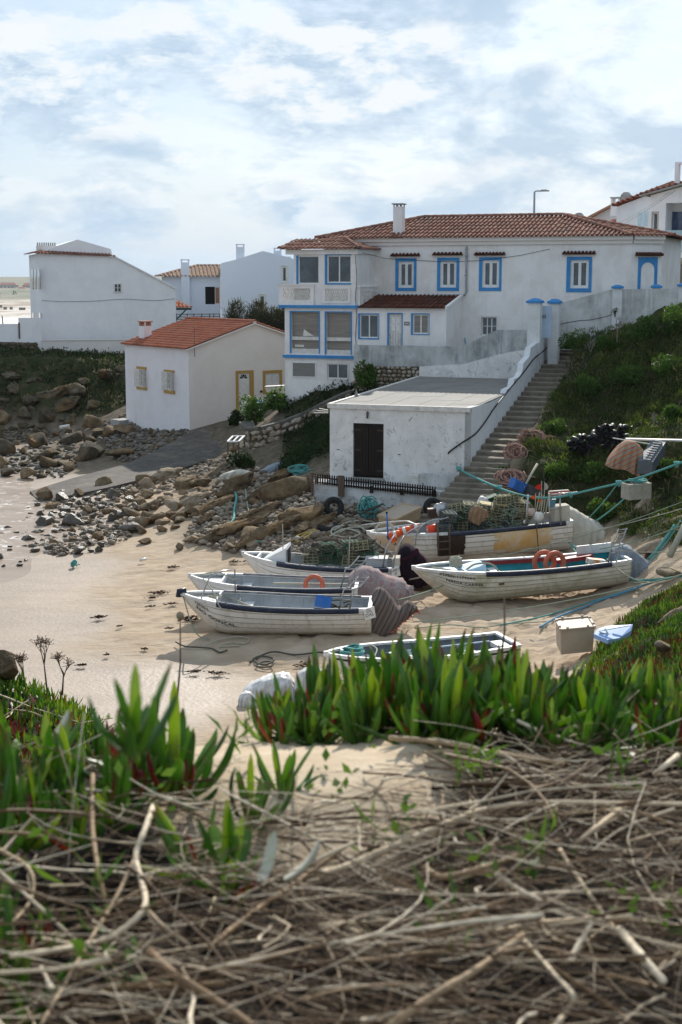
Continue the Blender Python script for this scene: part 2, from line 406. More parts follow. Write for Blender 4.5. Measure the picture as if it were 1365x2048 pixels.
for a in [(0,1340,.09),(-250,1250,-.08),(-250,1050,-.25),(0,1210,.06),(0,1110,-.03),(0,1000,-.08),(0,950,-.04),(150,1150,.04),(150,1250,.05),(150,1340,.08),
   (300,1200,.2),(300,1320,.15),(450,1320,.15),(600,1360,.15),(300,1100,.28),(470,1180,.3),(420,1105,.45),(850,1240,.3),
   (1000,1240,.4),(1290,1190,.75),(1000,1320,.35),(1130,1300,.55),(700,1390,.2),(900,1380,.3),
   (560,1080,.85),(700,1060,1.15),(850,1060,1.0),(250,1060,.15),(250,980,.2),(350,1000,.6),(430,1000,1.0),(500,960,1.6),(600,960,2.0),(560,1000,1.6),
   (640,1012,1.65),(760,1015,1.5),(885,1025,1.9),(100,985,.02),(200,955,.15),(300,930,.4),(380,862,1.6),(480,832,2.2),(440,915,.95),(560,945,1.9),(250,885,.7),
   (0,905,.1),(0,850,.7),(110,850,.8),(200,850,1.1),(-200,900,0)]: cz(*a)
for a in [(0,838,86.8),(110,835,86.6),(0,795,88.4),(110,790,88.4),(0,735,91),(110,735,91),(200,740,90.5),(150,712,98),(205,800,87),(0,705,97),(250,822,83.5),(250,715,98),(245,755,89),(-150,780,89),(-150,740,91),(-150,690,97),(330,700,99),
   (572,812,67.3),(705,782,65.6),(640,905,56.5),(560,935,61.3),(500,938,61.8),(600,905,61),(650,865,60.2),
   (1160,690,62),(1250,662,61),(1365,628,60),(1500,596,59),(1100,800,56),(1050,905,51),(1000,1000,48.3),(1200,850,54),(1200,1000,48),
   (1365,850,50),(1365,750,55),(1365,1000,45.5),(1300,1060,43.5),(1365,1100,40.5),(1450,1000,44),(1450,850,49),(1365,1180,36),(1250,1225,36.6),
   (1365,1230,31),(1300,1290,29.5),(1450,1250,27),(1220,1340,28)]: cy(*a)
for x, y, z in [(5,75,6.2),(15,75,7.5),(25,72,9),(32,62,9.8),(32,50,7.5),(28,40,6),(24,30,6),(18,20,5.0),(10,18,2.4),(-10,18,.3),(0,20,.4),(0,10,.5),(-25,25,-.3),(20,10,6),
    (-10,100,4.6),(-30,110,4.6),(0,105,5.2),(20,100,7.5),(40,90,10),(-45,100,4.4),(-60,60,-.8),(-60,90,-.5),(-60,30,-.8),(-20,130,4.6),(20,130,7),(-60,130,2.5),(60,60,13),(60,20,12),(60,100,13),(60,130,12),(-60,10,-.8)]:
 ctrl.append((x, y, z))
w = S.p(5, -1.6, 1.9); ctrl.append(tuple(w))
for a, b in ((0, 0), (5.3, 0)): w = S.p(a, b, 2.3); ctrl.append(tuple(w))
for k, (m, Ln) in BOATS.items():
 for s in (.3, .95):
  w = m @ Vector((Ln*s, 0, 0)); ctrl.append((w.x, w.y, w.z+.03))
  for dy in (-.9, .9):
   w = m @ Vector((Ln*s, dy, 0)); ctrl.append((w.x, w.y, w.z+.05))
C = np.array(ctrl)
def _phi(r2): return np.where(r2 > 0, r2*np.log(np.maximum(r2, 1e-12))*.5, 0)
n_ = len(C); D2 = ((C[:, None, :2]-C[None, :, :2])**2).sum(-1)
A_ = np.zeros((n_+3, n_+3)); A_[:n_, :n_] = _phi(D2)+np.eye(n_)*1.0; A_[:n_, n_] = 1; A_[:n_, n_+1:] = C[:, :2]; A_[n_, :n_] = 1; A_[n_+1:, :n_] = C[:, :2].T
TW = np.linalg.solve(A_, np.concatenate([C[:, 2], [0, 0, 0]]))
def hgt_np(x, y):
 x = np.asarray(x, float); y = np.asarray(y, float); sh = x.shape; x = x.ravel(); y = y.ravel(); out = np.empty(len(x))
 for i in range(0, len(x), 20000):
  xs, ys = x[i:i+20000], y[i:i+20000]
  r2 = (xs[:, None]-C[None, :, 0])**2+(ys[:, None]-C[None, :, 1])**2
  out[i:i+20000] = _phi(r2) @ TW[:n_] + TW[n_] + TW[n_+1]*xs + TW[n_+2]*ys
 return out.reshape(sh)
def slopeveg(x, y):
 """0 sand .. 1 vegetated slope"""
 x = np.asarray(x, float); y = np.asarray(y, float)
 # right hill: right of the stair line, and behind a line near the boats
 sx = 5.9 + (y-50.5)*.344
 right = np.clip((x-np.where(y > 46, sx, np.interp(y, [26, 33.5, 40, 43, 46], [4.0, 6.1, 10.2, 8.6, 7.6])))/.8, 0, 1)
 zz = hgt_np(x, y)
 right = right*np.where(y < 40.5, np.clip((zz-.55)/.3, 0, 1), np.clip((zz-1.25)/.35, 0, 1))
 mid = np.clip((y-54.5)/1.5, 0, 1)*np.clip((x+3.0)/.8, 0, 1)*np.clip((zz-1.7)/.3, 0, 1)
 left = np.clip((zz-1.0)/.5, 0, 1)*np.clip((y-84.5)/1.5, 0, 1)
 return np.maximum(np.maximum(right, left), mid)
def hgt(x, y): return float(hgt_np(np.array([x]), np.array([y]))[0])
def ground_pt(px, py, Y0=20, Y1=140):
 """where the ray through a pixel first meets the terrain"""
 d = ray(px, py); ts = np.linspace(Y0/d.y, Y1/d.y, 900)
 xs, ys, zs = d.x*ts, d.y*ts, CAMZ+d.z*ts
 k = np.argmax(zs < hgt_np(xs, ys)); return Vector((xs[k], ys[k], hgt(xs[k], ys[k])))
def ground_mat():
 m, nt, b = mat_nodes('beach_and_soil'); n = NT(nt)
 veg = n.attr('veg'); wet = n.attr('wet'); st = n.attr('stony')
 v = n.coord()
 sand = n.ramp(n.noise(v, 1.3, 8, .62, .3), [(.3, (.37, .275, .185)), (.52, (.44, .34, .24)), (.7, (.50, .40, .295))])
 sand = n.mix(n.ramp(n.noise(v, 60, 4, .7), [(.42, 0.0), (.8, .18)]), sand, (.28, .2, .14))
 wetc = n.ramp(n.noise(n.coord(scale=(.5, 1.2, 1)), 1.1, 6, .6, .6), [(.35, (.27, .20, .14)), (.65, (.33, .25, .18))])
 col = n.mix(wet, sand, wetc)
 soil = n.ramp(n.noise(v, 2.2, 9, .7, .3), [(.3, (.018, .024, .009)), (.5, (.036, .042, .016)), (.64, (.075, .058, .03)), (.8, (.15, .115, .07))])
 stc = n.ramp(n.noise(v, 3.0, 9, .7, .3), [(.3, (.07, .055, .038)), (.5, (.13, .105, .075)), (.75, (.23, .19, .14))])
 col = n.mix(st, col, stc); col = n.mix(veg, col, soil)
 n.L(col, b.inputs['Base Color'])
 n.L(n.math('SUBTRACT', .9, n.math('MULTIPLY', wet, .38)), b.inputs['Roughness']); n.L(n.math('ADD', .06, n.math('MULTIPLY', wet, .35)), b.inputs['Specular IOR Level'])
 foot = n.voro(n.coord(scale=(1, 1.0, 1)), 3.4, 'SMOOTH_F1'); rip = n.noise(n.coord(scale=(.6, 1.8, 1)), 2.6, 6, .55, .8)
 dry = n.math('SUBTRACT', 1.0, wet)
 hgt_ = n.math('MULTIPLY', dry, n.math('ADD', n.math('MULTIPLY', foot, .6), n.math('MULTIPLY', rip, .9)))
 b1 = n.bump(b, hgt_, .5, .10)
 n.bump(b, n.noise(n.coord(), 9, 6, .6), .4, .04, b1)
 return m
MT['ground'] = ground_mat()
def rock_mat(name, a, b_, c, wet=0.0, ochre=None):
 m, nt, b = mat_nodes(name); n = NT(nt)
 oi = n.N('ShaderNodeObjectInfo'); vec = n.N('ShaderNodeVectorMath'); vec.operation = 'ADD'
 cmb = n.N('ShaderNodeCombineXYZ'); n.L(n.math('MULTIPLY', oi.outputs['Random'], 40.0), cmb.inputs[0]); n.L(n.coord(), vec.inputs[0]); n.L(cmb.outputs[0], vec.inputs[1])
 v = vec.outputs[0]
 col = n.ramp(n.noise(v, 2.0, 9, .68, .6), [(.3, a), (.5, b_), (.7, c)])
 var = n.math('ADD', .72, n.math('MULTIPLY', oi.outputs['Random'], .5)); hs = n.N('ShaderNodeHueSaturation'); n.L(var, hs.inputs['Value']); n.L(col, hs.inputs['Color']); col = hs.outputs[0]
 if ochre: col = n.mix(n.ramp(n.noise(v, .9, 5, .6, .5), [(.5, 0.0), (.66, .75)]), col, ochre)
 crack = n.ramp(n.noise(v, 5.5, 9, .75, 1.6), [(.40, 1.0), (.47, 0.0)])
 col = n.mix(n.math('MULTIPLY', crack, .55), col, tuple(x*.28 for x in a))
 n.L(col, b.inputs['Base Color']); b.inputs['Roughness'].default_value = .85-wet*.5; b.inputs['Specular IOR Level'].default_value = .08+.6*wet
 b1 = n.bump(b, n.noise(v, 3.2, 10, .7, .7), .8, .12); n.bump(b, n.noise(v, 22, 6, .7), .35, .02, b1)
 return m
MT['rock'] = rock_mat('beach_rock', (.085, .055, .03), (.18, .125, .072), (.30, .23, .15), 0, (.30, .19, .09))
MT['rock_pale'] = rock_mat('pale_beach_stone', (.17, .125, .08), (.28, .22, .15), (.42, .35, .26), 0, (.38, .26, .15))
MT['rock_wet'] = rock_mat('wet_beach_rock', (.045, .034, .02), (.085, .066, .042), (.15, .12, .08), .85)
MT['rock_dark'] = rock_mat('dark_bluff_rock', (.055, .045, .03), (.11, .09, .06), (.20, .165, .12), 0, (.22, .13, .05))
def build_ground():
 xs = np.concatenate([np.arange(-62, -22, .8), np.arange(-22, -6, .27), np.arange(-6, 12, .11), np.arange(12, 18, .27), np.arange(18, 62, .8)])
 ys = np.concatenate([np.arange(9, 28, .6), np.arange(28, 32, .27), np.arange(32, 46, .11), np.arange(46, 72, .27), np.arange(72, 134, .6)])
 X, Y = np.meshgrid(xs, ys); Z = hgt_np(X, Y); V = slopeveg(X, Y)
 stony = np.clip((Z-.42)/.5, 0, 1)*np.clip((Y-44.5-.0*X)/2, 0, 1)*np.clip((7-X)/3, 0, 1)
 leftst = np.clip((Y-66)/5, 0, 1); stony = np.maximum(stony, leftst*.9)
 wet = np.clip((.17+.12*(fbm(X*.35, Y*.35, 3, 5)-.5)-Z)/.09, 0, 1)
 dry = (1-wet)
 Z = Z + (fbm(X*.9, Y*1.5, 4, 1)-.5)*.13*dry + (fbm(X*3, Y*3, 3, 9)-.5)*.06*dry
 foot = np.clip((Z-.18)/.1, 0, 1)*(Y > 31)*(Y < 47)*(1-V)*np.clip((X+2.8)/1.5, .12, 1); Z = Z - foot*(.10*np.clip(vn(X*3.4, Y*3.0, 21)-.55, 0, 1)/.45+.07*np.clip(vn(X*6.1, Y*5.2, 22)-.5, 0, 1)/.5)+foot*.03
 Z = Z + (fbm(X*.5, Y*.5, 5, 2)-.5)*(1.0+1.2*(Y > 82))*V + (fbm(X*1.8, Y*1.8, 3, 3)-.5)*.35*V
 # the ground is cut away under the shed, the steps and the terrace
 q = np.stack([X-S.o.x, Y-S.o.y], -1); a_ = q @ np.array(S.A); b_ = q @ np.array(S.B)
 def cut(mask, lim, Z): return np.where(mask, np.minimum(Z, lim), Z)
 Z = cut((a_ > -.1) & (a_ < SW+.2) & (b_ > .1) & (b_ < LB+.5), 2.0, Z)
 Z = cut((a_ > -1.2) & (a_ < SW+.2) & (b_ > -1.5) & (b_ < .3), 1.7, Z)
 Z = cut((a_ > -1.6) & (a_ < SW-.6) & (b_ > -6) & (b_ <= -1.5), 1.52+(b_+1.5)*.10, Z)
 zs_ = zst(b_); stc = (a_ > SW-.3-.25*np.clip(-b_-.3, 0, 4)) & (a_ < SW+1.42+.4*(b_ < -.3)) & (b_ > -4.4) & (b_ < bTop+2.5)
 Z = cut(stc, np.minimum(zs_, zTopSt)-.28, Z)
 edge = (a_ >= SW+1.4) & (a_ < SW+3.0) & (b_ > -.3) & (b_ < bTop+2.5); Z = np.where(edge, np.clip(Z, np.minimum(zs_, zTopSt)-.05, np.minimum(zs_, zTopSt)+.15+(a_-SW-1.4)*.8), Z)
 Z = cut((a_ > 0) & (a_ < SW) & (b_ > LB) & (b_ < LB+8), zBk+.3, Z)
 q = np.stack([X-H.o.x, Y-H.o.y], -1); ha = q @ np.array(H.A); hb = q @ np.array(H.B)
 Z = cut((ha > .1) & (ha < 16) & (hb > -4) & (hb < 10) & (a_ < SW), zBk-.2, Z)
 # berm lines in the sand in front of the nearest boat
 Z = Z + .05*np.exp(-((Y-34.2-.06*X)/.25)**2)*(X > -6)*(X < 2)*dry
 nx, ny = len(xs), len(ys); idx = np.arange(nx*ny).reshape(ny, nx)
 F = np.stack([idx[:-1, :-1], idx[:-1, 1:], idx[1:, 1:], idx[1:, :-1]], -1).reshape(-1, 4)
 me = npmesh(np.stack([X, Y, Z], -1).reshape(-1, 3), F, smooth=True)
 for nm, a in (('veg', V), ('wet', wet), ('stony', np.clip(stony, 0, 1))):
  at = me.attributes.new(nm, 'FLOAT', 'POINT'); at.data.foreach_set('value', a.astype(np.float32).ravel())
 finish('ground', me, MT['ground'], kind='structure')
build_ground()
def build_far():
 # low sandy land that runs on behind the houses to the far shore
 mb = MB()
 xs = [-2500, -900, -400, -220, -130, -80, -61, -30, 0, 30, 61, 130, 400, 2500]; ys = [133, 150, 180, 230, 300, 400, 520, 640, 800, 1100, 1600, 2600, 6000]
 rows = []
 for y in ys:
  row = []
  for x in xs:
   z = 2.2 if y > 133.5 else 3.0
   if y >= 520: z = 1.2+min((y-520)/1500, 1)*14
   if x > 60: z += 6
   if y < 600: z = max(z + 1.2*math.sin(x*.05+y*.03), .8)
   row.append((x, y, z))
  rows.append(row)
 mb.grid(rows)
 m, nt, b = mat_nodes('far_sand'); n = NT(nt)
 g = n.N('ShaderNodeNewGeometry'); sp = n.N('ShaderNodeSeparateXYZ'); n.L(g.outputs['Position'], sp.inputs[0])
 sand = n.ramp(n.noise(n.coord(scale=(.02, .004, 1)), 3, 5, .6), [(.35, (.62, .58, .52)), (.6, (.74, .70, .64))])
 dune = n.ramp(n.noise(n.coord(scale=(.03, .012, 1)), 3, 5, .6), [(.42, (.55, .50, .43)), (.56, (.30, .24, .18))])
 green = n.ramp(n.noise(n.coord(scale=(.02, .006, 1)), 3, 5, .6), [(.4, (.10, .12, .07)), (.6, (.22, .2, .15))])
 def band(lo, hi):
  mr = n.N('ShaderNodeMapRange'); mr.inputs[1].default_value = lo; mr.inputs[2].default_value = hi; n.L(sp.outputs[1], mr.inputs[0]); return mr.outputs[0]
 col = n.mix(band(300, 340), sand, dune); col = n.mix(band(540, 600), col, green)
 n.L(col, b.inputs['Base Color']); b.inputs['Roughness'].default_value = .95
 mb.build('far_land', m, kind='structure')
build_far()
def build_sea():
 m, nt, b = mat_nodes('shallow_sea'); n = NT(nt)
 v = n.coord(scale=(.6, 1.6, 1))
 foam_n = n.noise(n.coord(scale=(.9, 1.5, 1)), 1.5, 9, .72, 1.2)
 g = n.N('ShaderNodeNewGeometry'); sp = n.N('ShaderNodeSeparateXYZ'); n.L(g.outputs['Position'], sp.inputs[0])
 mr = n.N('ShaderNodeMapRange'); mr.inputs[1].default_value = -9.0; mr.inputs[2].default_value = -12.5; n.L(sp.outputs[0], mr.inputs[0])
 my = n.N('ShaderNodeMapRange'); my.inputs[1].default_value = 46; my.inputs[2].default_value = 49; n.L(sp.outputs[1], my.inputs[0])
 foam = n.math('MULTIPLY', n.math('MULTIPLY', n.ramp(foam_n, [(.55, 0.0), (.66, 1.0)]), mr.outputs[0]), my.outputs[0])
 base = n.ramp(n.noise(v, .6, 5, .6, .5), [(.35, (.27, .195, .135)), (.65, (.36, .27, .195))])
 n.L(n.mix(foam, base, (.75, .76, .75)), b.inputs['Base Color'])
 n.L(n.math('ADD', .34, n.math('MULTIPLY', foam, .5)), b.inputs['Roughness']); b.inputs['IOR'].default_value = 1.33
 b1 = n.bump(b, n.noise(n.coord(scale=(.35, 1.4, 1)), 1.6, 5, .55, .6), .22, .03)
 mb = MB(); rows = []
 for y in np.concatenate([np.arange(10, 92, 2.0), [92]]):
  rows.append([(x, float(y), .0) for x in (-3000, -400, -90, -40, -25, -18, -14, -10, -6)])
 mb.grid(rows); mb.build('sea', m, kind='structure')
build_sea()
def ribbon(name, Lf, Rt, m, n=10, lift=.03, kind='structure', thick=.25):
 mb = MB(); rows = []
 L2 = smooth_path(Lf, 4); R2 = smooth_path(Rt, 4)
 for l, r in zip(L2, R2):
  row = [l+Vector((0, 0, -thick))]
  for k in range(n+1):
   p = l.lerp(r, k/n); p.z += lift*(1+.5*math.sin(k)); row.append(p)
  row.append(r+Vector((0, 0, -thick))); rows.append(row)
 mb.grid(rows, smooth=False); return mb.build(name, m, kind=kind)
MT['slip'] = mat('slipway_concrete', (.115, .10, .085), (.07, .062, .054), 2.5, .75, .8, 12, dirt=(.20, .17, .13), dscale=.8, dlo=.5, dhi=.7, bdist=.04)
_l = [(388, 862, 1.62), (340, 888, 1.25), (265, 925, .72), (150, 957, .30), (60, 985, .02)]
_r = [(492, 845, 2.0), (478, 890, 1.3), (395, 928, .75), (235, 972, .34), (80, 1004, -.02)]
ribbon('slipway', [at_z(*p) for p in _l], [at_z(*p) for p in _r], MT['slip'], lift=.05, thick=.5)
def prect(fr, x0, y0, x1, y1, b=0.0):
 ym, xm = (y0+y1)/2, (x0+x1)/2
 return (fr.pix(x0, ym, b)[0], fr.pix(x1, ym, b)[0], fr.pix(xm, y1, b)[1], fr.pix(xm, y0, b)[1])   # a0 a1 z0 z1
def bx(mb, fr, a0, a1, b0, b1, z0, z1):
 P = fr.p
 return mb.hexa([P(a0, b0, z0), P(a1, b0, z0), P(a1, b1, z0), P(a0, b1, z0), P(a0, b0, z1), P(a1, b0, z1), P(a1, b1, z1), P(a0, b1, z1)])
def wall(mb, fr, a0, a1, z0, z1, b, holes, deep=.18):
 P = fr.p
 As = sorted(set([a0, a1]+[min(max(h[i], a0), a1) for h in holes for i in (0, 1)])); Zs = sorted(set([z0, z1]+[min(max(h[i], z0), z1) for h in holes for i in (2, 3)]))
 for i in range(len(As)-1):
  for j in range(len(Zs)-1):
   ca, cz_ = (As[i]+As[i+1])/2, (Zs[j]+Zs[j+1])/2
   if any(h[0] < ca < h[1] and h[2] < cz_ < h[3] for h in holes): continue
   mb.add([P(As[i], b, Zs[j]), P(As[i+1], b, Zs[j]), P(As[i+1], b, Zs[j+1]), P(As[i], b, Zs[j+1])], [(0, 1, 2, 3)])
 for h in holes:
  q = [(h[0], h[2]), (h[1], h[2]), (h[1], h[3]), (h[0], h[3])]
  for k in range(4):
   (xa, za), (xb, zb) = q[k], q[(k+1) % 4]
   mb.add([P(xa, b, za), P(xb, b, zb), P(xb, b+deep, zb), P(xa, b+deep, za)], [(0, 1, 2, 3)])
def aprism(mb, fr, pts, b0, b1): # polygon of (a,z) pushed from b0 to b1
 return mb.prism([fr.p(a, b0, z) for a, z in pts], fr.dirB()*(b1-b0))
def window(fr, parent, h, b, frame, pane, leaves=1, sur=None, smat=None, depth=.10, fw=.05, name='window', rows=1, split=None, label=None, lintel=None):
 """window unit filling the hole h; sur = (left,right,top,bottom) widths of a painted surround"""
 mb = MB(); a0, a1, z0, z1 = h; bf = b+depth
 for (u0, u1, w0, w1) in ((a0, a0+fw, z0, z1), (a1-fw, a1, z0, z1), (a0+fw, a1-fw, z0, z0+fw), (a0+fw, a1-fw, z1-fw, z1)): bx(mb, fr, u0, u1, bf, bf+.06, w0, w1)
 iw = (a1-a0-2*fw)/leaves
 for k in range(1, leaves): bx(mb, fr, a0+fw+k*iw-fw*.5, a0+fw+k*iw+fw*.5, bf-.008, bf+.05, z0+fw, z1-fw)
 for k in range(1, rows):
  zz = z0+(z1-z0)*k/rows; bx(mb, fr, a0+fw, a1-fw, bf+.004, bf+.045, zz-.014, zz+.014)
 w = mb.build(name, frame, parent, label=label)
 g = MB(); bx(g, fr, a0+fw*.5, a1-fw*.5, bf+.025, bf+.04, z0+fw*.5, z1-fw*.5); g.build('glass', pane, w)
 if sur:
  s = MB(); l, r, t, q = sur
  if l: bx(s, fr, a0-l, a0, b-.03, b+.02, z0-q, z1+t)
  if r: bx(s, fr, a1, a1+r, b-.03, b+.02, z0-q, z1+t)
  if t: bx(s, fr, a0, a1, b-.027, b+.02, z1, z1+t)
  if q: bx(s, fr, a0, a1, b-.027, b+.02, z0-q, z0)
  s.build('surround', smat, w)
 if lintel:
  x0, x1, zt = lintel; t = MB()
  bx(t, fr, x0, x1, b-.16, b+.01, zt-.02, zt+.03); n = max(3, int((x1-x0)/.16))
  for k in range(n):
   u = x0+(k+.5)*(x1-x0)/n; t.tube([fr.p(u, b-.24, zt+.03), fr.p(u, b+.01, zt+.09)], .062, 7)
  t.build('tile_lintel', MT['tile_dark'], w)
 return w
class Tiles:
 def __init__(s): s.v = []; s.f = []; s.t = []; s.n = 0
 def q(s, pts, t):
  s.v += [tuple(p) for p in pts]; s.f.append((s.n, s.n+1, s.n+2, s.n+3)); s.t.append(t); s.n += 4
 def plane(s, poly, e, sp=.21, row=.8, r=.062, base=True):
  poly = [Vector(p) for p in poly]; e = Vector(e).normalized()
  nrm = (poly[1]-poly[0]).cross(poly[2]-poly[0]).normalized()
  if nrm.z < 0: nrm = -nrm
  sl = nrm.cross(e); sl = sl if sl.z > 0 else -sl; sl.normalize(); o = poly[0]
  P2 = [((p-o).dot(e), (p-o).dot(sl)) for p in poly]
  u0, u1 = min(p[0] for p in P2), max(p[0] for p in P2); n = max(1, int((u1-u0)/sp))
  if base:
   c = Vector((0, 0, 0))
   for p in poly: c += p
   c /= len(poly)
   for i in range(len(poly)):
    a, b2 = poly[i], poly[(i+1) % len(poly)]; m2 = (a+b2)/2
    s.q([a, m2, c, c+(a-c)*.01], .15); s.q([m2, b2, c+(b2-c)*.01, c], .15)
  for k in range(n):
   u = u0+(k+.5)*(u1-u0)/n; ss = []
   for i in range(len(P2)):
    (xa, ya), (xb, yb) = P2[i], P2[(i+1) % len(P2)]
    if (xa-u)*(xb-u) < 0: ss.append(ya+(yb-ya)*(u-xa)/(xb-xa))
   if len(ss) < 2: continue
   s0, s1 = min(ss), max(ss); m = max(1, int(round((s1-s0)/row)))
   if s1-s0 < .1: continue
   for j in range(m):
    sa, sb = s0+j*(s1-s0)/m, s0+(j+1)*(s1-s0)/m; t = rnd.random()
    ra, rb = r*rnd.uniform(.97, 1.05), r*.86; du = rnd.uniform(-.008, .008); lift = .035
    A = []; B = []
    for i in range(5):
     th = math.pi*i/4; cx, cy_ = math.cos(th), math.sin(th)
     A.append(o+e*(u+du+cx*ra)+sl*sa+nrm*(cy_*ra*.95+lift)); B.append(o+e*(u+du+cx*rb)+sl*(sb+.03)+nrm*(cy_*rb*.95+.008))
    for i in range(4): s.q([A[i], A[i+1], B[i+1], B[i]], t)
    c = o+e*(u+du)+sl*sa+nrm*lift
    s.q([A[0], A[1], A[2], c], t*.6); s.q([c, A[2], A[3], A[4]], t*.6)
 def cap(s, p, q, r=.11):
  p, q = Vector(p), Vector(q); d = q-p; L_ = d.length; d.normalize(); sx = d.cross(Vector((0, 0, 1))).normalized(); up = sx.cross(d); n = max(1, int(L_/.42))
  for j in range(n):
   a, b2 = p+d*(L_*j/n), p+d*(L_*(j+1)/n+.03); t = rnd.random()
   A = [a+sx*math.cos(math.pi*i/4)*r*1.08+up*math.sin(math.pi*i/4)*r*1.1 for i in range(5)]; B = [b2+sx*math.cos(math.pi*i/4)*r*.92+up*math.sin(math.pi*i/4)*r*.95 for i in range(5)]
   for i in range(4): s.q([A[i], A[i+1], B[i+1], B[i]], t)
   s.q([A[0], A[1], A[2], a], t*.6); s.q([a, A[2], A[3], A[4]], t*.6)
 def build(s, name, m, parent=None, **k): return finish(name, npmesh(s.v, s.f, tint=s.t), m, parent, **k)
# ================================================================ main house
def main_house():
 TH = thing('house', 'large white house with blue window surrounds, glazed corner tower and old red tiled hip roof', 'house', H.p(4, 3, 5))
 BF = 2.6                                                   # facade line behind the tower front
 aR = H.pix(1262, 560, BF)[0]
 ez = (H.pix(800, 477, BF)[1]+H.pix(1240, 471, BF)[1])/2      # eave height
 wins = [(797.5, 523, 828.5, 575.5), (881, 521.5, 913.5, 575), (965, 520.5, 999, 575), (1141.5, 520, 1178, 576.5)]
 surr = [(791.5, 516.7, 833.4, 582), (875, 515.4, 919, 582), (958.6, 514.6, 1003.6, 582), (1133.5, 513.5, 1184, 584.5)]
 lint = [(783, 841, 510), (866.6, 926, 508), (950, 1011.4, 508), (1126, 1192.4, 506)]
 hol = [prect(H, *w, BF) for w in wins]; lowwin = prect(H, 963, 634, 994, 671, BF)
 mb = MB(); wall(mb, H, -2.6, aR, 4.2, ez, BF, hol+[lowwin], .2)
 # angled end wall and the sides
 c1 = H.p(aR, BF, 0); c2 = at_y(1322, 560, c1.y+.42); E = Fr((c1.x, c1.y), -math.degrees(math.atan2(c2.y-c1.y, c2.x-c1.x))); eL = math.hypot(c2.x-c1.x, c2.y-c1.y)
 na0, na1, _, nz = prect(E, 1276, 513, 1314, 578, 0)
 wall(mb, E, 0, eL, 4.2, ez, 0, [])
 back = 10.6
 def quad(p, q): mb.add([(p.x, p.y, 4.2), (q.x, q.y, 4.2), (q.x, q.y, ez), (p.x, p.y, ez)], [(0, 1, 2, 3)])
 pe = Vector((E.p(eL, 0, 0))); pk = H.p(aR+1.2, back, 0); pb = H.p(-2.6, back, 0); pa = H.p(-2.6, BF, 0)
 quad(pe, pk); quad(pk, pb); quad(pb, pa)
 mb.build('wall', MT['plaster'], TH)
 # cornice
 co = MB();
 for (d0, z0, z1) in ((.10, ez-.34, ez-.17), (.20, ez-.17, ez)):
  bx(co, H, -2.6, aR+d0*.3, BF-d0, BF+.02, z0, z1); bx(co, E, .05, eL+.06, -d0, .02, z0+.003, z1-.003)
 co.build('cornice', MT['plaster_cream'], TH)
 for w, s_, l_ in zip(hol, surr, lint):
  a0, a1, z0, z1 = prect(H, *s_, BF)
  l0, zt = H.pix(l_[0], l_[2], BF); l1 = H.pix(l_[1], l_[2], BF)[0]
  window(H, TH, w, BF, MT['white_paint'], MT['glass'], 2, (w[0]-a0, a1-w[1], z1-w[3], w[2]-z0), MT['blue'], depth=.05, fw=.13, lintel=(l0, l1, zt-.05))
 window(H, TH, lowwin, BF, MT['white_paint'], MT['glass'], 3, (.06, .06, .08, 0), MT['plaster_cream'], depth=.12, fw=.05, rows=2, label='small square barred window above the steps wall')
 # arched niche with blue surround on the end wall
 a0, a1, z0, z1 = prect(E, 1276, 514.5, 1314.5, 590, 0); s = MB(); cx = (a0+a1)/2; rr = (a1-a0)/2-.14; zc = z1-.22-rr
 n = 14; arc = [(cx-rr*math.cos(math.pi*i/n), zc+rr*math.sin(math.pi*i/n)) for i in range(n+1)]
 bx(s, E, a0, cx-rr, -.03, .01, z0, zc); bx(s, E, cx+rr, a1, -.03, .01, z0, zc)
 for i in range(n):
  (xa, za), (xb, zb) = arc[i], arc[i+1]
  u0 = a0 if i == 0 else xa; u1 = a1 if i == n-1 else xb
  aprism(s, E, [(u0, za if i else zc), (u1, zb if i < n-1 else zc), (u1, z1), (u0, z1)] if 0 < i < n-1 else ([(a0, zc), (xa, zc), (xb, zb), (xb, z1), (a0, z1)] if i == 0 else [(xa, za), (xb, zb), (a1, zc), (a1, z1), (xa, z1)]), -.03, .01)
 s.build('arched_surround', MT['blue'], TH)
 t = MB(); l0, zt = E.pix(1271, 508, 0); l1 = E.pix(1324, 508, 0)[0]; bx(t, E, l0, l1, -.16, .01, zt-.08, zt-.03)
 for k in range(9): u = l0+(k+.5)*(l1-l0)/9; t.tube([E.p(u, -.24, zt-.03), E.p(u, .01, zt+.04)], .062, 7)
 t.build('tile_lintel', MT['tile_dark'], TH)
 # main roof
 ov = .32; zr = (H.pix(850, 436, 6.6)[1]+H.pix(1128, 431, 6.6)[1])/2; r1a = H.pix(850, 434, 6.6)[0]; r2a = H.pix(1128, 430, 6.6)[0]
 R1, R2 = H.p(r1a, 6.6, zr), H.p(r2a, 6.6, zr)
 ze = ez+.0
 e1 = H.p(-2.9, BF-ov, ze); e2 = H.p(aR+.05, BF-ov, ze); e3 = E.p(eL+.45, -ov*.9, ze); e4 = H.p(aR+1.6, back+.3, ze); e5 = H.p(-2.9, back+.3, ze)
 T = Tiles(); A = H.dirA()
 T.plane([e1, e2, R2, R1], A); T.plane([e2, e3, R2], e3-e2); T.plane([e3, e4, R2], e4-e3, row=.6); T.plane([e4, e5, R1, R2], A, row=.6); T.plane([e5, e1, R1], H.dirB(), row=.6)
 for p, q in ((R1, R2), (e2, R2), (e3, R2), (e1, R1), (e4, R2), (e5, R1)): T.cap(p+Vector((0, 0, .03)), q+Vector((0, 0, .04)))
 rf = T.build('roof', MT['tile_old'], TH)
 # chimney
 a0, a1, z0, z1 = prect(H, 786.6, 413, 804, 475, BF+.5); c = MB(); bx(c, H, a0, a1, BF+.5, BF+1.0, ez-.05, z1); ch = c.build('chimney', MT['plaster'], TH)
 c = MB()
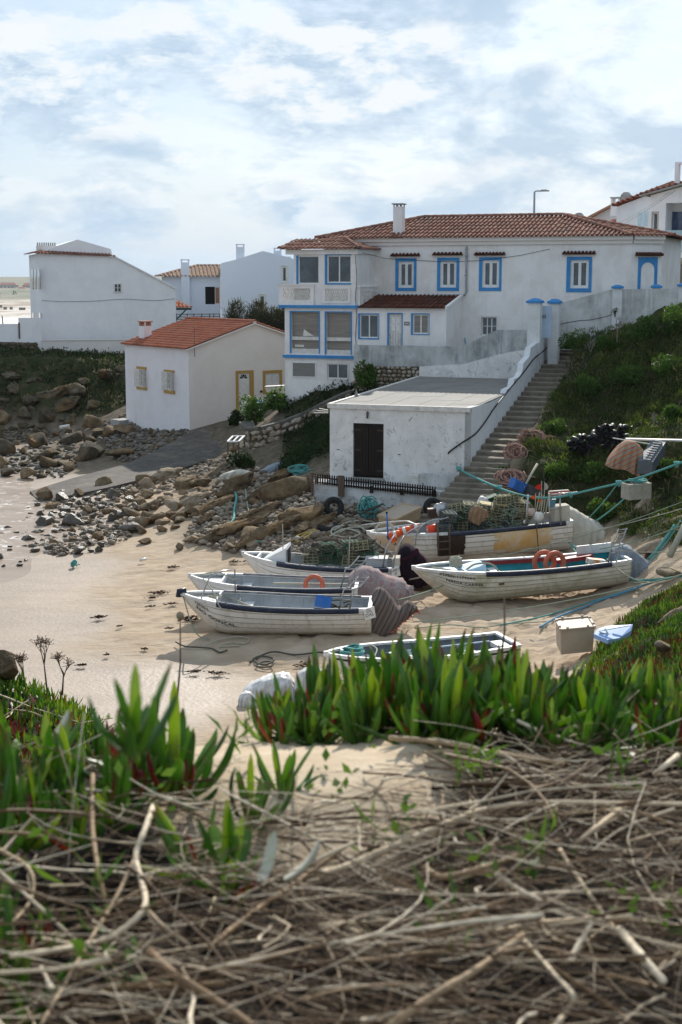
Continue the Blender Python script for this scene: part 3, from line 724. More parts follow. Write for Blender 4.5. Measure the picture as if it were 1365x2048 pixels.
 for u in (a0+.03, (a0+a1)/2, a1-.03):
  for b in (BF+.54, BF+.96): bx(c, H, u-.025, u+.025, b-.025, b+.025, z1, z1+.10)
 bx(c, H, a0-.06, a1+.06, BF+.44, BF+1.06, z1+.10, z1+.15); c.build('cap', MT['concrete'], ch)
 # downpipe
 P = [H.pix(933, 499, BF-.09), H.pix(933, 582, BF-.09), H.pix(930, 590, BF-.09), H.pix(862, 592, BF-.09)]
 c = MB(); c.tube([H.p(u, BF-.09, z) for u, z in P], .05, 8); c.tube([H.p(P[0][0], BF-.09, P[0][1]), H.p(P[0][0], BF+.05, P[0][1]+.12)], .055, 8)
 for z in (P[0][1]-.3, P[0][1]-1.2): bx(c, H, P[0][0]-.07, P[0][0]+.07, BF-.15, BF, z, z+.04)
 c.build('downpipe', MT['pipe'], TH)
 # --------- tower
 zb1 = H.pix(640, 613, 0)[1]; zb2 = H.pix(640, 713.5, 0)[1]; zt = H.pix(650, 499, 0)[1]
 aL = H.pix(570, 660, 0)[0]; aLu = H.pix(588, 550, 0)[0]; a_r = H.pix(712, 560, 0)[0]
 up = [prect(H, 594, 513, 639, 567, 0), prect(H, 652, 509, 704, 567, 0)]
 up = [prect(H, 597, 511, 639, 568, 0), prect(H, 654.5, 510.5, 703, 566, 0)]
 lo = [prect(H, 583, 624, 638.5, 707, 0), prect(H, 653, 625, 702.5, 709.5, 0)]
 bs = [prect(H, 584.5, 724, 633, 755, 0), prect(H, 655.5, 727.5, 697, 757.5, 0)]
 mb = MB(); zf = 2.8
 wall(mb, H, aL, 0, zf, zb2, 0, bs, .16); wall(mb, H, aL, 0, zb2, zb1, 0, lo, .22)
 side = (H.pix(588, 550, 0)[0])
 wall(mb, H, side, 0, zb1, zt, 0, up, .18)
 P = H.p
 mb.add([P(0, 0, zf), P(0, BF, zf), P(0, BF, zt), P(0, 0, zt)], [(0, 1, 2, 3)])
 mb.add([P(aL, 0, zf), P(aL, BF+4, zf), P(aL, BF+4, zb1), P(aL, 0, zb1)], [(0, 1, 2, 3)])
 mb.add([P(side, 0, zb1), P(side, BF, zb1), P(side, BF, zt), P(side, 0, zt)], [(0, 1, 2, 3)])
 mb.build('tower_wall', MT['plaster'], TH)
 # dark rooms behind the tower glass
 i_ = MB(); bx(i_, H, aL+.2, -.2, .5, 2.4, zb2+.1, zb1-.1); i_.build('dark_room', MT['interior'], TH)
 fr_ = MB(); bx(fr_, H, H.pix(566, 713, -.1)[0], H.pix(709, 713, -.1)[0], -.12, .0, zb2-.07, zb2+.07); bx(fr_, H, H.pix(558, 613, -.1)[0], .07, -.14, BF-.2, zb1-.07, zb1+.06); fr_.build('blue_band', MT['blue'], TH)
 window(H, TH, up[0], 0, MT['white_paint'], MT['glass'], 1, (.09, 0, 0, 0), MT['blue'], depth=.04, fw=.06)
 window(H, TH, up[1], 0, MT['white_paint'], MT['glass'], 2, (.10, 0, .07, .07), MT['blue'], depth=.06, fw=.06)
 for k, h in enumerate(lo):
  w = window(H, TH, h, 0, MT['white_worn'], MT['blind'], 1, (.07, .05, .05, 0), MT['blue'], depth=.1, fw=.012)
  s = MB(); zz = h[2]+(h[3]-h[2])*.37; bx(s, H, h[0], h[1], .02, .1, zz-.09, zz+.07); bx(s, H, h[0], h[1], .01, .1, h[2], h[2]+.22); s.build('timber_rail', MT['white_worn'], w)
  if k == 0:
   s = MB(); aprism(s, H, [(h[0]+.55, zz+.1), (h[1]-.3, zz+.1), (h[0]+.6, zz+.42)], .10, .112); bx(s, H, h[0]+.15, h[0]+.6, .09, .12, h[2]+.3, h[2]+.4); s.build('stored_board', MT['white_worn'], w)
 window(H, TH, bs[0], 0, MT['white_paint'], MT['blind_grey'], 1, None, None, depth=-.035, fw=.05)
 window(H, TH, bs[1], 0, MT['white_paint'], MT['glass'], 2, (.03, .03, .03, .05), MT['plaster_cream'], depth=.03, fw=.05)
 # balcony on the left corner, with lattice panels
 def lattice(par, x0, x1, z0, z1, b, holes_dark, fr=H, nx=8, nz=3):
  L_ = MB(); w = .035; dx = (x1-x0)/nx; dz = (z1-z0)/nz
  for i in range(-nz, nx+nz):
   for sgn in (1, -1):
    pts = []
    for t in np.linspace(0, 1, nz*4+1):
     u = x0+(i*dx if sgn > 0 else (i)*dx)+sgn*t*(nz*dx*.5); pts.append((u, z0+t*(z1-z0)))
    # clip by segments
    seg = [p for p in pts if x0-1e-6 <= p[0] <= x1+1e-6]
    if len(seg) >= 2: L_.beam(fr.p(seg[0][0], b+.02+.006*sgn, seg[0][1]), fr.p(seg[-1][0], b+.02+.006*sgn, seg[-1][1]), .03, .032, up=fr.dirB())
  return L_.build('lattice', MT['white_worn'], par)
 x0, x1, z0, z1 = prect(H, 558, 571, 628, 609, -.06); q = prect(H, 567, 577, 621, 600, -.06)
 z1 = H.pix(600, 571, -.06)[1]; bal = MB()
 wall(bal, H, x0, x1, zb1+.04, z1, -.08, [q], .10); wall(bal, H, x0, x1, zb1+.04, z1, .02, [q], .001); bx(bal, H, x0-.04, x1+.03, -.12, .04, z1, z1+.06)
 bal.add([P(x0, -.08, zb1), P(x0, BF, zb1), P(x0, BF, z1), P(x0, -.08, z1)], [(0, 1, 2, 3)]); bal.add([P(x1, -.08, zb1), P(x1, 0, zb1), P(x1, 0, z1), P(x1, -.08, z1)], [(0, 1, 2, 3)])
 bo = bal.build('balcony', MT['plaster'], TH); lattice(bo, q[0], q[1], q[2], q[3], -.05, True, nx=12, nz=4)
 q2 = prect(H, 651, 577.5, 697, 602, 0); mb2 = MB(); wall(mb2, H, q2[0]-.12, q2[1]+.12, q2[2]-.1, q2[3]+.1, -.035, [q2], .035); p2 = mb2.build('lattice_panel', MT['plaster'], TH); lattice(p2, q2[0], q2[1], q2[2], q2[3], -.03, False, nx=10, nz=4)
 # side balcony on the right wall of the tower
 K = Fr((P(0, 0, 0).x, P(0, 0, 0).y), 20-90)                 # A runs back along the side wall
 zs0, zs1 = zb1+.0, H.pixa(740, 575, .12)[1]; b_end = H.pixa(757, 590, .14)[0]
 mb2 = MB(); bx(mb2, H, 0.003, .14, .05, b_end, zs0, zs1); bx(mb2, H, .0, .17, 0, b_end+.04, zs1, zs1+.05); p2 = mb2.build('side_parapet', MT['plaster'], TH)
 L_ = MB(); z0_, z1_ = zs0+.12, zs1-.12
 for i in range(9):
  ba = .25+i*(b_end-.4)/9
  for sg in (1, -1):
   q0 = P(.15+.003*sg, ba+(0 if sg > 0 else .5), z0_); q1 = P(.15+.003*sg, ba+(.5 if sg > 0 else 0), z1_); L_.beam(q0, q1, .03, .03, up=H.dirA())
 L_.build('lattice', MT['white_worn'], p2)
 # tower roof: low hip against the main house
 te = zt; o_ = .3; rp = H.p(H.pix(692, 476, 2.2)[0], 2.2, H.pix(692, 478, 2.2)[1]); lp = H.p(H.pix(592, 488, 2.2)[0], 2.2, H.pix(592, 489, 2.2)[1])
 f1 = H.p(H.pix(559, 497, -o_)[0], -o_, te+.02); f2 = H.p(.25, -o_, te+.02); f3 = H.p(.32, BF+.0, te+.02); f4 = H.p(H.pix(559, 497, -o_)[0], BF, te+.02)
 T = Tiles(); T.plane([f1, f2, rp, lp], A); T.plane([f2, f3, rp], H.dirB()); T.plane([f4, f1, lp], H.dirB())
 T.plane([lp, rp, H.p(.1, BF+.3, rp.z-.02), H.p(-2.8, BF+.3, lp.z-.02)], A)
 for p, q in ((f2, rp), (f1, lp), (lp, rp)): T.cap(p+Vector((0, 0, .03)), q+Vector((0, 0, .04)))
 T.build('tower_roof', MT['tile_old'], TH)
 t = MB(); bx(t, H, H.pix(572, 500, -.05)[0], .06, -.08, -.003, te-.22, te+.0); bx(t, H, .003, .1, 0, BF, te-.2, te); t.build('fascia', MT['plaster'], TH)
 # --------- lean-to extension beside the tower
 aE = H.pix(893, 650, 0)[0]; zx = H.pix(800, 616, 0)[1]
 w1 = prect(H, 720, 629, 757.5, 676, 0); w2 = prect(H, 826, 628.5, 858, 668, 0); dr = prect(H, 778, 628, 804, 692, 0)
 w1 = (w1[0], w1[1], w1[2], w1[3]); mb = MB(); wall(mb, H, 0.002, aE, 4.2, zx, 0, [w1, w2, dr], .14)
 ztop = H.pix(925, 592, BF)[1]
 mb.add([P(aE, 0, 4.2), P(aE, BF, 4.2), P(aE, BF, ztop), P(aE, 0, zx)], [(0, 1, 2, 3)])
 aprism(mb, H, [(aE-.02, zx-.05), (aE+.10, zx-.05), (aE+.10, zx+.08), (aE-.02, zx+.08)], -.1, 0)
 mb.add([P(aE-.04, -.1, zx+.09), P(aE+.1, -.1, zx+.09), P(aE+.1, BF, ztop+.1), P(aE-.04, BF, ztop+.1), P(aE-.04, -.1, zx-.0), P(aE+.1, -.1, zx-.0), P(aE+.1, BF, ztop), P(aE-.04, BF, ztop)], [(0, 1, 2, 3), (7, 6, 5, 4), (0, 4, 5, 1), (1, 5, 6, 2), (3, 2, 6, 7), (0, 3, 7, 4)])
 mb.build('extension_wall', MT['plaster'], TH)
 T = Tiles(); T.plane([P(.12, -.2, zx+.0), P(aE-.05, -.2, zx+.0), P(aE-.05, BF, ztop+.02), P(.12, BF, ztop+.02)], A, sp=.2, r=.066); T.build('extension_roof', MT['tile_dark'], TH)
 window(H, TH, w1, 0, MT['white_paint'], MT['glass'], 2, (.07, .03, .05, .06), MT['blue'], depth=.05, fw=.055)
 window(H, TH, w2, 0, MT['white_paint'], MT['blind'], 2, (.08, .03, .04, .04), MT['blue'], depth=.05, fw=.06)
 # door
 d = MB(); bx(d, H, dr[0], dr[1], .05, .09, dr[2]-.6, dr[3]); D = d.build('door', MT['white_worn'], TH)
 d = MB(); bx(d, H, dr[0]-.07, dr[0], -.025, .05, dr[2]-.6, dr[3]+.05); bx(d, H, dr[1], dr[1]+.04, -.025, .05, dr[2]-.6, dr[3]+.05); bx(d, H, dr[0], dr[1], -.022, .05, dr[3], dr[3]+.05); d.build('surround', MT['blue'], D)
 d = MB();
 for i in (0, 1):
  for j in (0, 1): u = dr[0]+.12+i*.22; z = dr[3]-.75+j*.33; bx(d, H, u, u+.16, .043, .05, z, z+.27)
 d.build('door_pane', MT['white_paint'], D)
 d = MB()
 for k in range(5): u = dr[0]+.06+k*(dr[1]-dr[0])/5; bx(d, H, u, u+.012, .043, .05, dr[2]-.5, dr[3]-.85)
 d.build('board_groove', MT['concrete'], D)
 d = MB(); p = H.pix(814, 647, -.02); bx(d, H, p[0]-.13, p[0]+.13, -.025, -.0, p[1]-.08, p[1]+.08); pl = d.build('name_plaque', MT['blind_grey'], TH); d = MB(); bx(d, H, p[0]-.1, p[0]+.1, -.03, -.024, p[1]-.02, p[1]+.02); d.build('plaque_band', MT['white_worn'], pl)
 # cables along the wall
 c = MB(); c.tube([H.p(*[(.0), -.03, H.pix(714, 500, 0)[1]])] + [H.p(-.02-.03*math.sin(i), -.03, H.pix(714, 500+i*12, 0)[1]) for i in range(1, 19)], .012, 5)
 c.tube([H.p(.02, .1, H.pix(716, 503, 0)[1])] + [H.p(H.pix(x, y, BF-.03)[0], BF-.03, H.pix(x, y, BF-.03)[1]) for x, y in ((770, 517), (840, 521), (900, 524), (960, 521), (1040, 511), (1100, 498))], .009, 4)
 c.build('cable', MT['cable'], TH)
 d = MB(); p = H.pix(930, 700, BF-.05); d.tube([H.p(H.pix(930, 676, BF-.05)[0], BF-.05, H.pix(930, 676, BF-.05)[1]), H.p(p[0]+.05, BF-.05, p[1])], .02, 6); d.build('blue_pipe', MT['blue'], TH)
 return E, aR
E_, aR_ = main_house()
# ================================================================ walls in front of the main house
def cap_pillar(name, label, fr, px0, px1, ytop, b, zbot, mt, w=None, cap_h=.16, group=None):
 a0, a1, _, z1 = prect(fr, px0, ytop, px1, ytop+10, b); w = w or (a1-a0)
 root = thing(name, label, 'pillar', fr.p((a0+a1)/2, b+w/2, zbot), group=group)
 m = MB(); bx(m, fr, a0, a1, b, b+w, zbot, z1); m.build('shaft', mt, root)
 m = MB(); o = .07; c0, c1, d0, d1 = a0-o, a1+o, b-o, b+w+o; z = z1
 bx(m, fr, c0, c1, d0, d1, z, z+.08); ca, cb = (c0+c1)/2, (d0+d1)/2; q = .25
 m.hexa([fr.p(c0, d0, z+.083), fr.p(c1, d0, z+.083), fr.p(c1, d1, z+.083), fr.p(c0, d1, z+.083), fr.p(ca-q*.4, cb-q*.4, z+cap_h+.04), fr.p(ca+q*.4, cb-q*.4, z+cap_h+.04), fr.p(ca+q*.4, cb+q*.4, z+cap_h+.04), fr.p(ca-q*.4, cb+q*.4, z+cap_h+.04)])
 m.build('cap', MT['blue'], root); return root
def build_terrace():
 TB = LB+.05                                # plane of the wall behind the shed roof
 # white rough wall and concrete parapet above it, one retaining wall thing with two parts
 root = thing('terrace_wall', 'grey streaked terrace parapet over rough whitewashed wall, behind the flat shed roof', 'wall', S.p(2, TB, zBk))
 m = MB(); top = [(708, 690), (905, 693), (934, 688), (994, 660), (1056, 660)]
 pts = [S.pix(x, y, TB) for x, y in top]; low = [S.pix(x, y, TB+.0) for x, y in ((1056, 700), (1020, 705), (990, 712), (925, 730), (840, 733), (708, 733))]
 aprism(m, S, pts+low, TB, TB+.25); m.build('parapet', MT['plaster_wallgrey'], root)
 pts = [S.pix(x, y, TB-.06) for x, y in ((839, 733), (925, 729), (990, 711), (1020, 704), (1060, 699))]; a1 = SW-.2
 m = MB(); aprism(m, S, [pts[0]]+pts[1:]+[(pts[-1][0], zBk-.4), (pts[0][0], zBk-.4)], TB-.06, TB+.24); m.build('whitewashed_base', MT['plaster_shed'], root)
 # terrace floor
 m = MB(); fz = S.pix(800, 690, TB)[1]-1.0
 c = [S.p(S.pix(708, 700, TB)[0], TB+.25, fz), S.p(SW, TB+.25, fz), H.p(9, 2.5, fz), H.p(0.05, 2.5, fz), H.p(0, 0.02, fz)]
 m.poly(c); m.build('terrace_floor', MT['concrete'], kind='structure')
 # gate pillars
 cap_pillar('gate_pillar', 'taller left gate pillar, white with blue pyramid cap, beside the pale blue gate', S, 1056, 1081, 606, TB-.25, 5.4, MT['plaster_white2'], w=.5, group='gate pillars at the head of the stairs')
 cap_pillar('gate_pillar', 'right gate pillar, white with blue cap, where the sloping boundary wall begins', S, 1098, 1118, 607, TB+1.0, 5.4, MT['plaster_white2'], w=.45, group='gate pillars at the head of the stairs')
 # gate
 g = thing('gate', 'pale blue sheet metal gate between the two blue capped pillars', 'gate', S.p(SW-.2, TB+.6, 6))
 a0, a1, z0, z1 = prect(S, 1081, 612, 1099, 662, TB+.5); m = MB(); bx(m, S, a0-.05, a1+.1, TB+.5, TB+.54, z0-.3, z1); m.build('panel', mat('pale_blue_gate_paint', (.50, .60, .72), (.44, .54, .66), 3, .5), g)
 m = MB();
 for u in (.25, .45): m.tube([S.p(a0+u*(a1-a0)*1.2, TB+.49, z0+.55), S.p(a0+u*(a1-a0)*1.2, TB+.49, z0+.7)], .02, 6)
 m.build('handle', MT['iron'], g)
 # boundary wall to the right
 W = Fr(tuple(S.p(0, TB+1.2, 0).to_2d()), 11)
 b = 0
 root = thing('boundary_wall', 'long grey white boundary wall with a crack, rising right above the green slope', 'wall', W.p(8, 0, 7))
 P = [W.pix(x, y, b) for x, y in ((1108, 609), (1118, 607), (1224, 579), (1420, 576), (1420, 700), (1108, 700))]
 m = MB(); aprism(m, W, P, b, b+.25); m.build('wall', MT['plaster_wallgrey2'] if 'plaster_wallgrey2' in MT else MT['plaster_bound'], root)
 P2 = [W.pix(x, y, b-.02) for x, y in ((1108, 609), (1118, 607), (1224, 579), (1420, 576), (1420, 571), (1224, 574), (1118, 603), (1108, 606))]
 c = MB(); c.tube([W.p(W.pix(x, y, b-.01)[0], b-.012, W.pix(x, y, b-.01)[1]) for x, y in ((1113, 650), (1135, 645), (1160, 641), (1180, 640), (1205, 635), (1222, 630), (1232, 622))], .012, 4); c.build('crack', MT['cable'], root)
 for (x0, x1, yt, gl) in ((1226, 1245, 577, 'blue capped pier on the boundary wall between right main window and arched niche'), (1305, 1322, 576, 'small blue capped pier just under the arched blue niche'), (1358, 1380, 573, 'blue capped pier of the boundary wall in front of the modern balcony house')):
  cap_pillar('wall_pier', gl, W, x0, x1, yt, -.03 if x0 != 1305 else .5, 6.0, MT['plaster_white2'], w=.32, cap_h=.12, group='blue capped piers of the boundary wall')
 return W
MT['plaster_bound'] = plaster('boundary_render', (.66, .65, .62), (.42, .41, .38), (.24, .24, .225), .85, .3)
Wb = build_terrace()
def stones_on(fr, name, label, region, b, m, seed=1, size=(.14, .3), parent=None, cat='wall', group=None, core=None, n=400):
 """rubble wall: a core slab with separate stones bedded in its face (one mesh, the stones are its surface)"""
 r = random.Random(seed); v = []; f = []; tl = 0
 mb = MB(); mb.cur = 0
 for p in core: aprism(mb, fr, p, b+.05, b+.5)
 mb.cur = 1
 amin, amax = min(p[0] for p in region), max(p[0] for p in region); zmin, zmax = min(p[1] for p in region), max(p[1] for p in region)
 def inside(a, z):
  c = False; k = len(region)
  for i in range(k):
   (xa, ya), (xb, yb) = region[i], region[(i+1) % k]
   if (ya > z) != (yb > z) and a < (xb-xa)*(z-ya)/(yb-ya)+xa: c = not c
  return c
 z = zmin; row = 0
 while z < zmax:
  h = r.uniform(size[0], size[1]*.8); a = amin+r.uniform(-.2, 0)
  while a < amax:
   w = r.uniform(size[0], size[1])*1.25; ca, cz_ = a+w/2, z+h/2+r.uniform(-.03, .03)
   if inside(ca, cz_):
    k = r.randint(6, 8); pts = []
    for i in range(k):
     t = 2*math.pi*i/k+r.uniform(-.25, .25); q = r.uniform(.85, 1.05); pts.append((ca+math.cos(t)*w*.5*q*.98, cz_+math.sin(t)*h*.52*q))
    d = r.uniform(.03, .09); fo = [fr.p(x, b+.06, y) for x, y in pts]; fi = [fr.p(ca+(x-ca)*.8, b-d+.04, cz_+(y-cz_)*.8) for x, y in pts]; c = fr.p(ca, b-d*1.15+.04, cz_)
    mb.add(fo+fi+[c], [(i, (i+1) % k, k+(i+1) % k, k+i) for i in range(k)]+[(k+i, k+(i+1) % k, 2*k) for i in range(k)], smooth=True)
   a += w
  z += h; row += 1
 return mb.build(name, [MT['mortar'], m], parent, label=label if parent is None else None, cat=cat if parent is None else None, group=group)
def vstone(name, stops):
 m, nt, b = mat_nodes(name); n = NT(nt)
 g = n.voro(n.coord(), 3.6, 'F1', 'Color'); sp = n.N('ShaderNodeSeparateColor'); n.L(g, sp.inputs[0])
 col = n.ramp(n.math('ADD', n.math('MULTIPLY', sp.outputs[0], .6), n.math('MULTIPLY', n.noise(n.coord(), 5, 7, .7), .5)), stops)
 n.L(col, b.inputs['Base Color']); b.inputs['Roughness'].default_value = .9; n.bump(b, n.noise(n.coord(), 9, 8, .7), .6, .04); return m
MT['rubble'] = vstone('rubble_stone', [(.2, (.12, .09, .06)), (.45, (.26, .2, .13)), (.65, (.36, .3, .22)), (.85, (.45, .40, .33))])
MT['mortar'] = mat('earthy_mortar', (.07, .055, .04), (.14, .11, .08), 6, .95, .6, 20)
TBp = LB+.02
reg = [S.pix(x, y, TBp) for x, y in ((706, 790), (840, 775), (840, 732), (712, 732))]
stones_on(S, 'rubble_wall', 'brown rubble stone wall under the grey concrete parapet, left of the flat roof', reg, TBp, MT['rubble'], 3, core=[reg], size=(.12, .26))
# ================================================================ shed
def shed():
 T = thing('shed', 'whitewashed flat roofed boat shed with dark double doors beside the stone steps', 'shed', S.p(2.7, 0, 2.3))
 zb = 1.6; dr = prect(S, 706.5, 847, 767.5, 955, 0); P = S.p
 zl, zr = S.pix(660, 808, 0)[1], S.pix(943, 817, 0)[1]
 dr = (dr[0], dr[1], dr[2], dr[3])
 m = MB(); wall(m, S, 0, SW, zb, zF-.02, 0, [dr], .2)
 m.add([P(0, 0, zb), P(0, LB, zb), P(0, LB, zBk), P(0, 0, zF-.02)], [(3, 2, 1, 0)])
 m.build('wall', MT['plaster_shed'], T)
 # roof slab with slightly raised edge
 m = MB(); m.hexa([P(-.05, -.06, zF-.12), P(SW-.02, -.06, zF-.12), P(SW-.02, LB, zBk-.12), P(-.05, LB, zBk-.12), P(-.05, -.06, zF-.02), P(SW-.02, -.06, zF-.02), P(SW-.02, LB, zBk-.02), P(-.05, LB, zBk-.02)])
 MT['roofslab'] = mat('grey_roof_screed', (.30, .285, .26), (.24, .23, .21), 1.2, .85, .15, dirt=(.22, .21, .19), dscale=.8)
 rf = m.build('roof', MT['roofslab'], T)
 m = MB(); nb, na = 10, 5
 for i in range(nb):
  for j in range(na):
   a0, a1 = SW*j/na+.008, SW*(j+1)/na-.008-(0.1 if j == na-1 else 0); b0, b1 = .12+(LB-.2)*i/nb+.008, .12+(LB-.2)*(i+1)/nb-.008
   z = lambda b: zF-.02+(zBk-zF)*b/LB+.012+((i*7+j*3) % 4)*.0015
   m.hexa([P(a0, b0, z(b0)-.01), P(a1, b0, z(b0)-.01), P(a1, b1, z(b1)-.01), P(a0, b1, z(b1)-.01), P(a0, b0, z(b0)), P(a1, b0, z(b0)), P(a1, b1, z(b1)), P(a0, b1, z(b1))])
 m.build('roof_slab', mat('pale_roof_slabs', (.24, .225, .20), (.19, .18, .16), .7, .8, .1, dirt=(.20, .19, .17), dscale=.9, dlo=.48, dhi=.7), rf)
 m = MB(); bx(m, S, -.07, SW-.02, -.08, .02, zF-.14, zF+.035); m.hexa([P(-.07, .02, zF-.1), P(.05, .02, zF-.1), P(.05, LB, zBk-.1), P(-.07, LB, zBk-.1), P(-.07, .02, zF+.033), P(.05, .02, zF+.033), P(.05, LB, zBk+.033), P(-.07, LB, zBk+.033)])
 m.build('roof_edge', MT['white_worn'], rf)
 # doors
 mid = (dr[0]+dr[1])/2
 for k, (u0, u1) in enumerate(((dr[0]+.03, mid-.008), (mid+.008, dr[1]-.02))):
  m = MB(); bx(m, S, u0, u1, .08, .13, dr[2]+.02, dr[3]-.02); n = 5
  for i in range(n): w = (u1-u0)/n; bx(m, S, u0+i*w+.008, u0+(i+1)*w-.008, .065, .082, dr[2]+.03, dr[3]-.03)
  D = m.build('door_leaf', MT['dark_wood'], T, label='left leaf of dark brown plank doors' if k == 0 else 'right leaf of dark brown plank doors')
  m = MB()
  for z in (dr[2]+.25, (dr[2]+dr[3])/2, dr[3]-.25):
   if k == 0: bx(m, S, u0, u0+.25, .055, .066, z-.03, z+.03)
   else: bx(m, S, u1-.25, u1, .055, .066, z-.03, z+.03)
  m.build('hinge', MT['iron'], D)
 m = MB(); bx(m, S, dr[0]-.05, dr[1]+.05, -.12, .2, dr[2]-.12, dr[2]); m.build('threshold', MT['concrete'], T)
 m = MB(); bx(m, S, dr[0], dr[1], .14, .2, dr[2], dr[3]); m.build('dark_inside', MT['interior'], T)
 # wall lamp / vents / small marks
 p = S.pix(736, 830, -.02); m = MB(); m.tube([S.p(p[0], -.07, p[1]-.12), S.p(p[0], -.07, p[1]+.1)], [.035, .05], 8); m.tube([S.p(p[0], 0, p[1]+.12), S.p(p[0], -.08, p[1]+.13)], .02, 6); m.build('wall_lamp', MT['rust_wood'], T)
 m = MB()
 for x, y in ((799, 909), (677, 899), (819, 816)): p = S.pix(x, y, 0); bx(m, S, p[0]-.05, p[0]+.05, -.012, .0, p[1]-.015, p[1]+.015)
 m.build('vent_slot', MT['iron'], T)
 # low ledge and box on the right
 a0, a1, z0, z1 = prect(S, 838, 949, 905, 960, -.35); m = MB(); bx(m, S, a0, SW-.05, -.35, 0, 1.6, z1-.0); m.build('ledge', MT['plaster_retaining'], T)
 a0, a1, z0, z1 = prect(S, 818, 951, 837, 963, -.45); m = MB(); bx(m, S, a0, a1, -.45, -.05, 1.7, z1); m.build('meter_box', MT['white_worn'], T)
 # right flank with the stepped parapet that climbs beside the stairs
 top = [(945, 817), (966, 806), (1001, 790), (1003, 779), (1016, 773), (1018, 758), (1029, 754), (1035, 742), (1037, 726), (1049, 713), (1052, 695), (1068, 684), (1074, 672), (1078, 664), (1117, 663)]
 ZB = [S.pixa(x, y, SW-.22) for x, y in top]; ZB[0] = (0.0, zF+.03)
 for i in range(1, len(ZB)): ZB[i] = (max(ZB[i][0], ZB[i-1][0]+.005), ZB[i][1])
 m = MB(); n = len(ZB)
 for i in range(n-1):
  (b0, z0), (b1, z1) = ZB[i], ZB[i+1]
  m.hexa([P(SW-.24, b0, zb-.2), P(SW, b0, zb-.2), P(SW, b1, zb-.2), P(SW-.24, b1, zb-.2), P(SW-.24, b0, z0), P(SW, b0, z0), P(SW, b1, z1), P(SW-.24, b1, z1)])
 m.build('stepped_flank_wall', MT['plaster_flank'], T)
 # black hose down the flank
 pp = [(1113, 668), (1095, 695), (1070, 716), (1050, 742), (1020, 778), (990, 815), (975, 838), (957, 862), (946, 872)]
 c = MB(); c.tube(smooth_path([S.p(SW+.04, *S.pixa(x, y, SW+.04)) for x, y in pp]+[S.p(S.pix(925, 885, -.04)[0], -.04, S.pix(925, 885, -.04)[1]), S.p(S.pix(900, 903, -.04)[0], -.04, S.pix(900, 903, -.04)[1]), S.p(S.pix(898, 908, -.04)[0], -.04, S.pix(898, 908, -.04)[1])], 4), .028, 6); c.build('hose', MT['cable'], T)
MT['plaster_flank'] = plaster('whitewashed_flank', (.72, .72, .72), (.56, .55, .52), (.60, .59, .57), .5, .7, 8)
shed()
def stairs():
 P = S.p
 T = thing('steps', 'long flight of worn grey brown stone steps climbing the slope beside the shed', 'stairs', P(SW+1, 0, 2))
 b = -3.6; rise = .145; z = float(zst(b)); n = int((zTopSt-z)/rise)
 mb_ = MB()
 for k in range(n+1):
  zz = z+k*rise; b0 = bst(zz); run = bst(zz+rise)-b0; w0 = SW+.01 if b0 > -.3 else SW-.1-.28*(-b0-.3); w1 = SW+1.4
  if b0 < -.3: w1 = w0+1.45+.25*min(1, -b0-.3)
  j = rnd.uniform(-.02, .02); st = MB()
  r_ = random.Random(k); rows = []
  n2 = 7; top = [];
  pts_f = [P(w0+(w1-w0)*i/n2, b0+r_.uniform(-.03, .03), 0) for i in range(n2+1)]
  vs_, fs_ = [], []
  for i in range(n2+1):
   q = pts_f[i]; e = r_.uniform(-.012, .012); bk = P(w0+(w1-w0)*i/n2, b0+run+.15, 0)
   vs_ += [(q.x, q.y, zz-.35), (q.x, q.y, zz-.02+e), (q.x-S.B.x*-.02, q.y+.02, zz+e), (bk.x, bk.y, zz+e*.5)]
  for i in range(n2):
   for c in range(3): fs_.append((i*4+c, (i+1)*4+c, (i+1)*4+c+1, i*4+c+1))
  fs_ += [(0, 1, 2, 3), tuple(n2*4+c for c in (3, 2, 1, 0))]
  st.add(vs_, fs_); st.build('step', MT['step'], T)
 # landing at the top
 bt = bst(z+n*rise); m = MB(); bx(m, S, SW, SW+1.6, bt+.3, bt+3, zTopSt-.4, zTopSt+.03); m.build('landing', MT['step'], T)
MT['step'] = mat('worn_step_stone', (.24, .205, .16), (.16, .135, .10), 3, .9, .5, 14, dirt=(.10, .085, .06), dscale=2)
stairs()
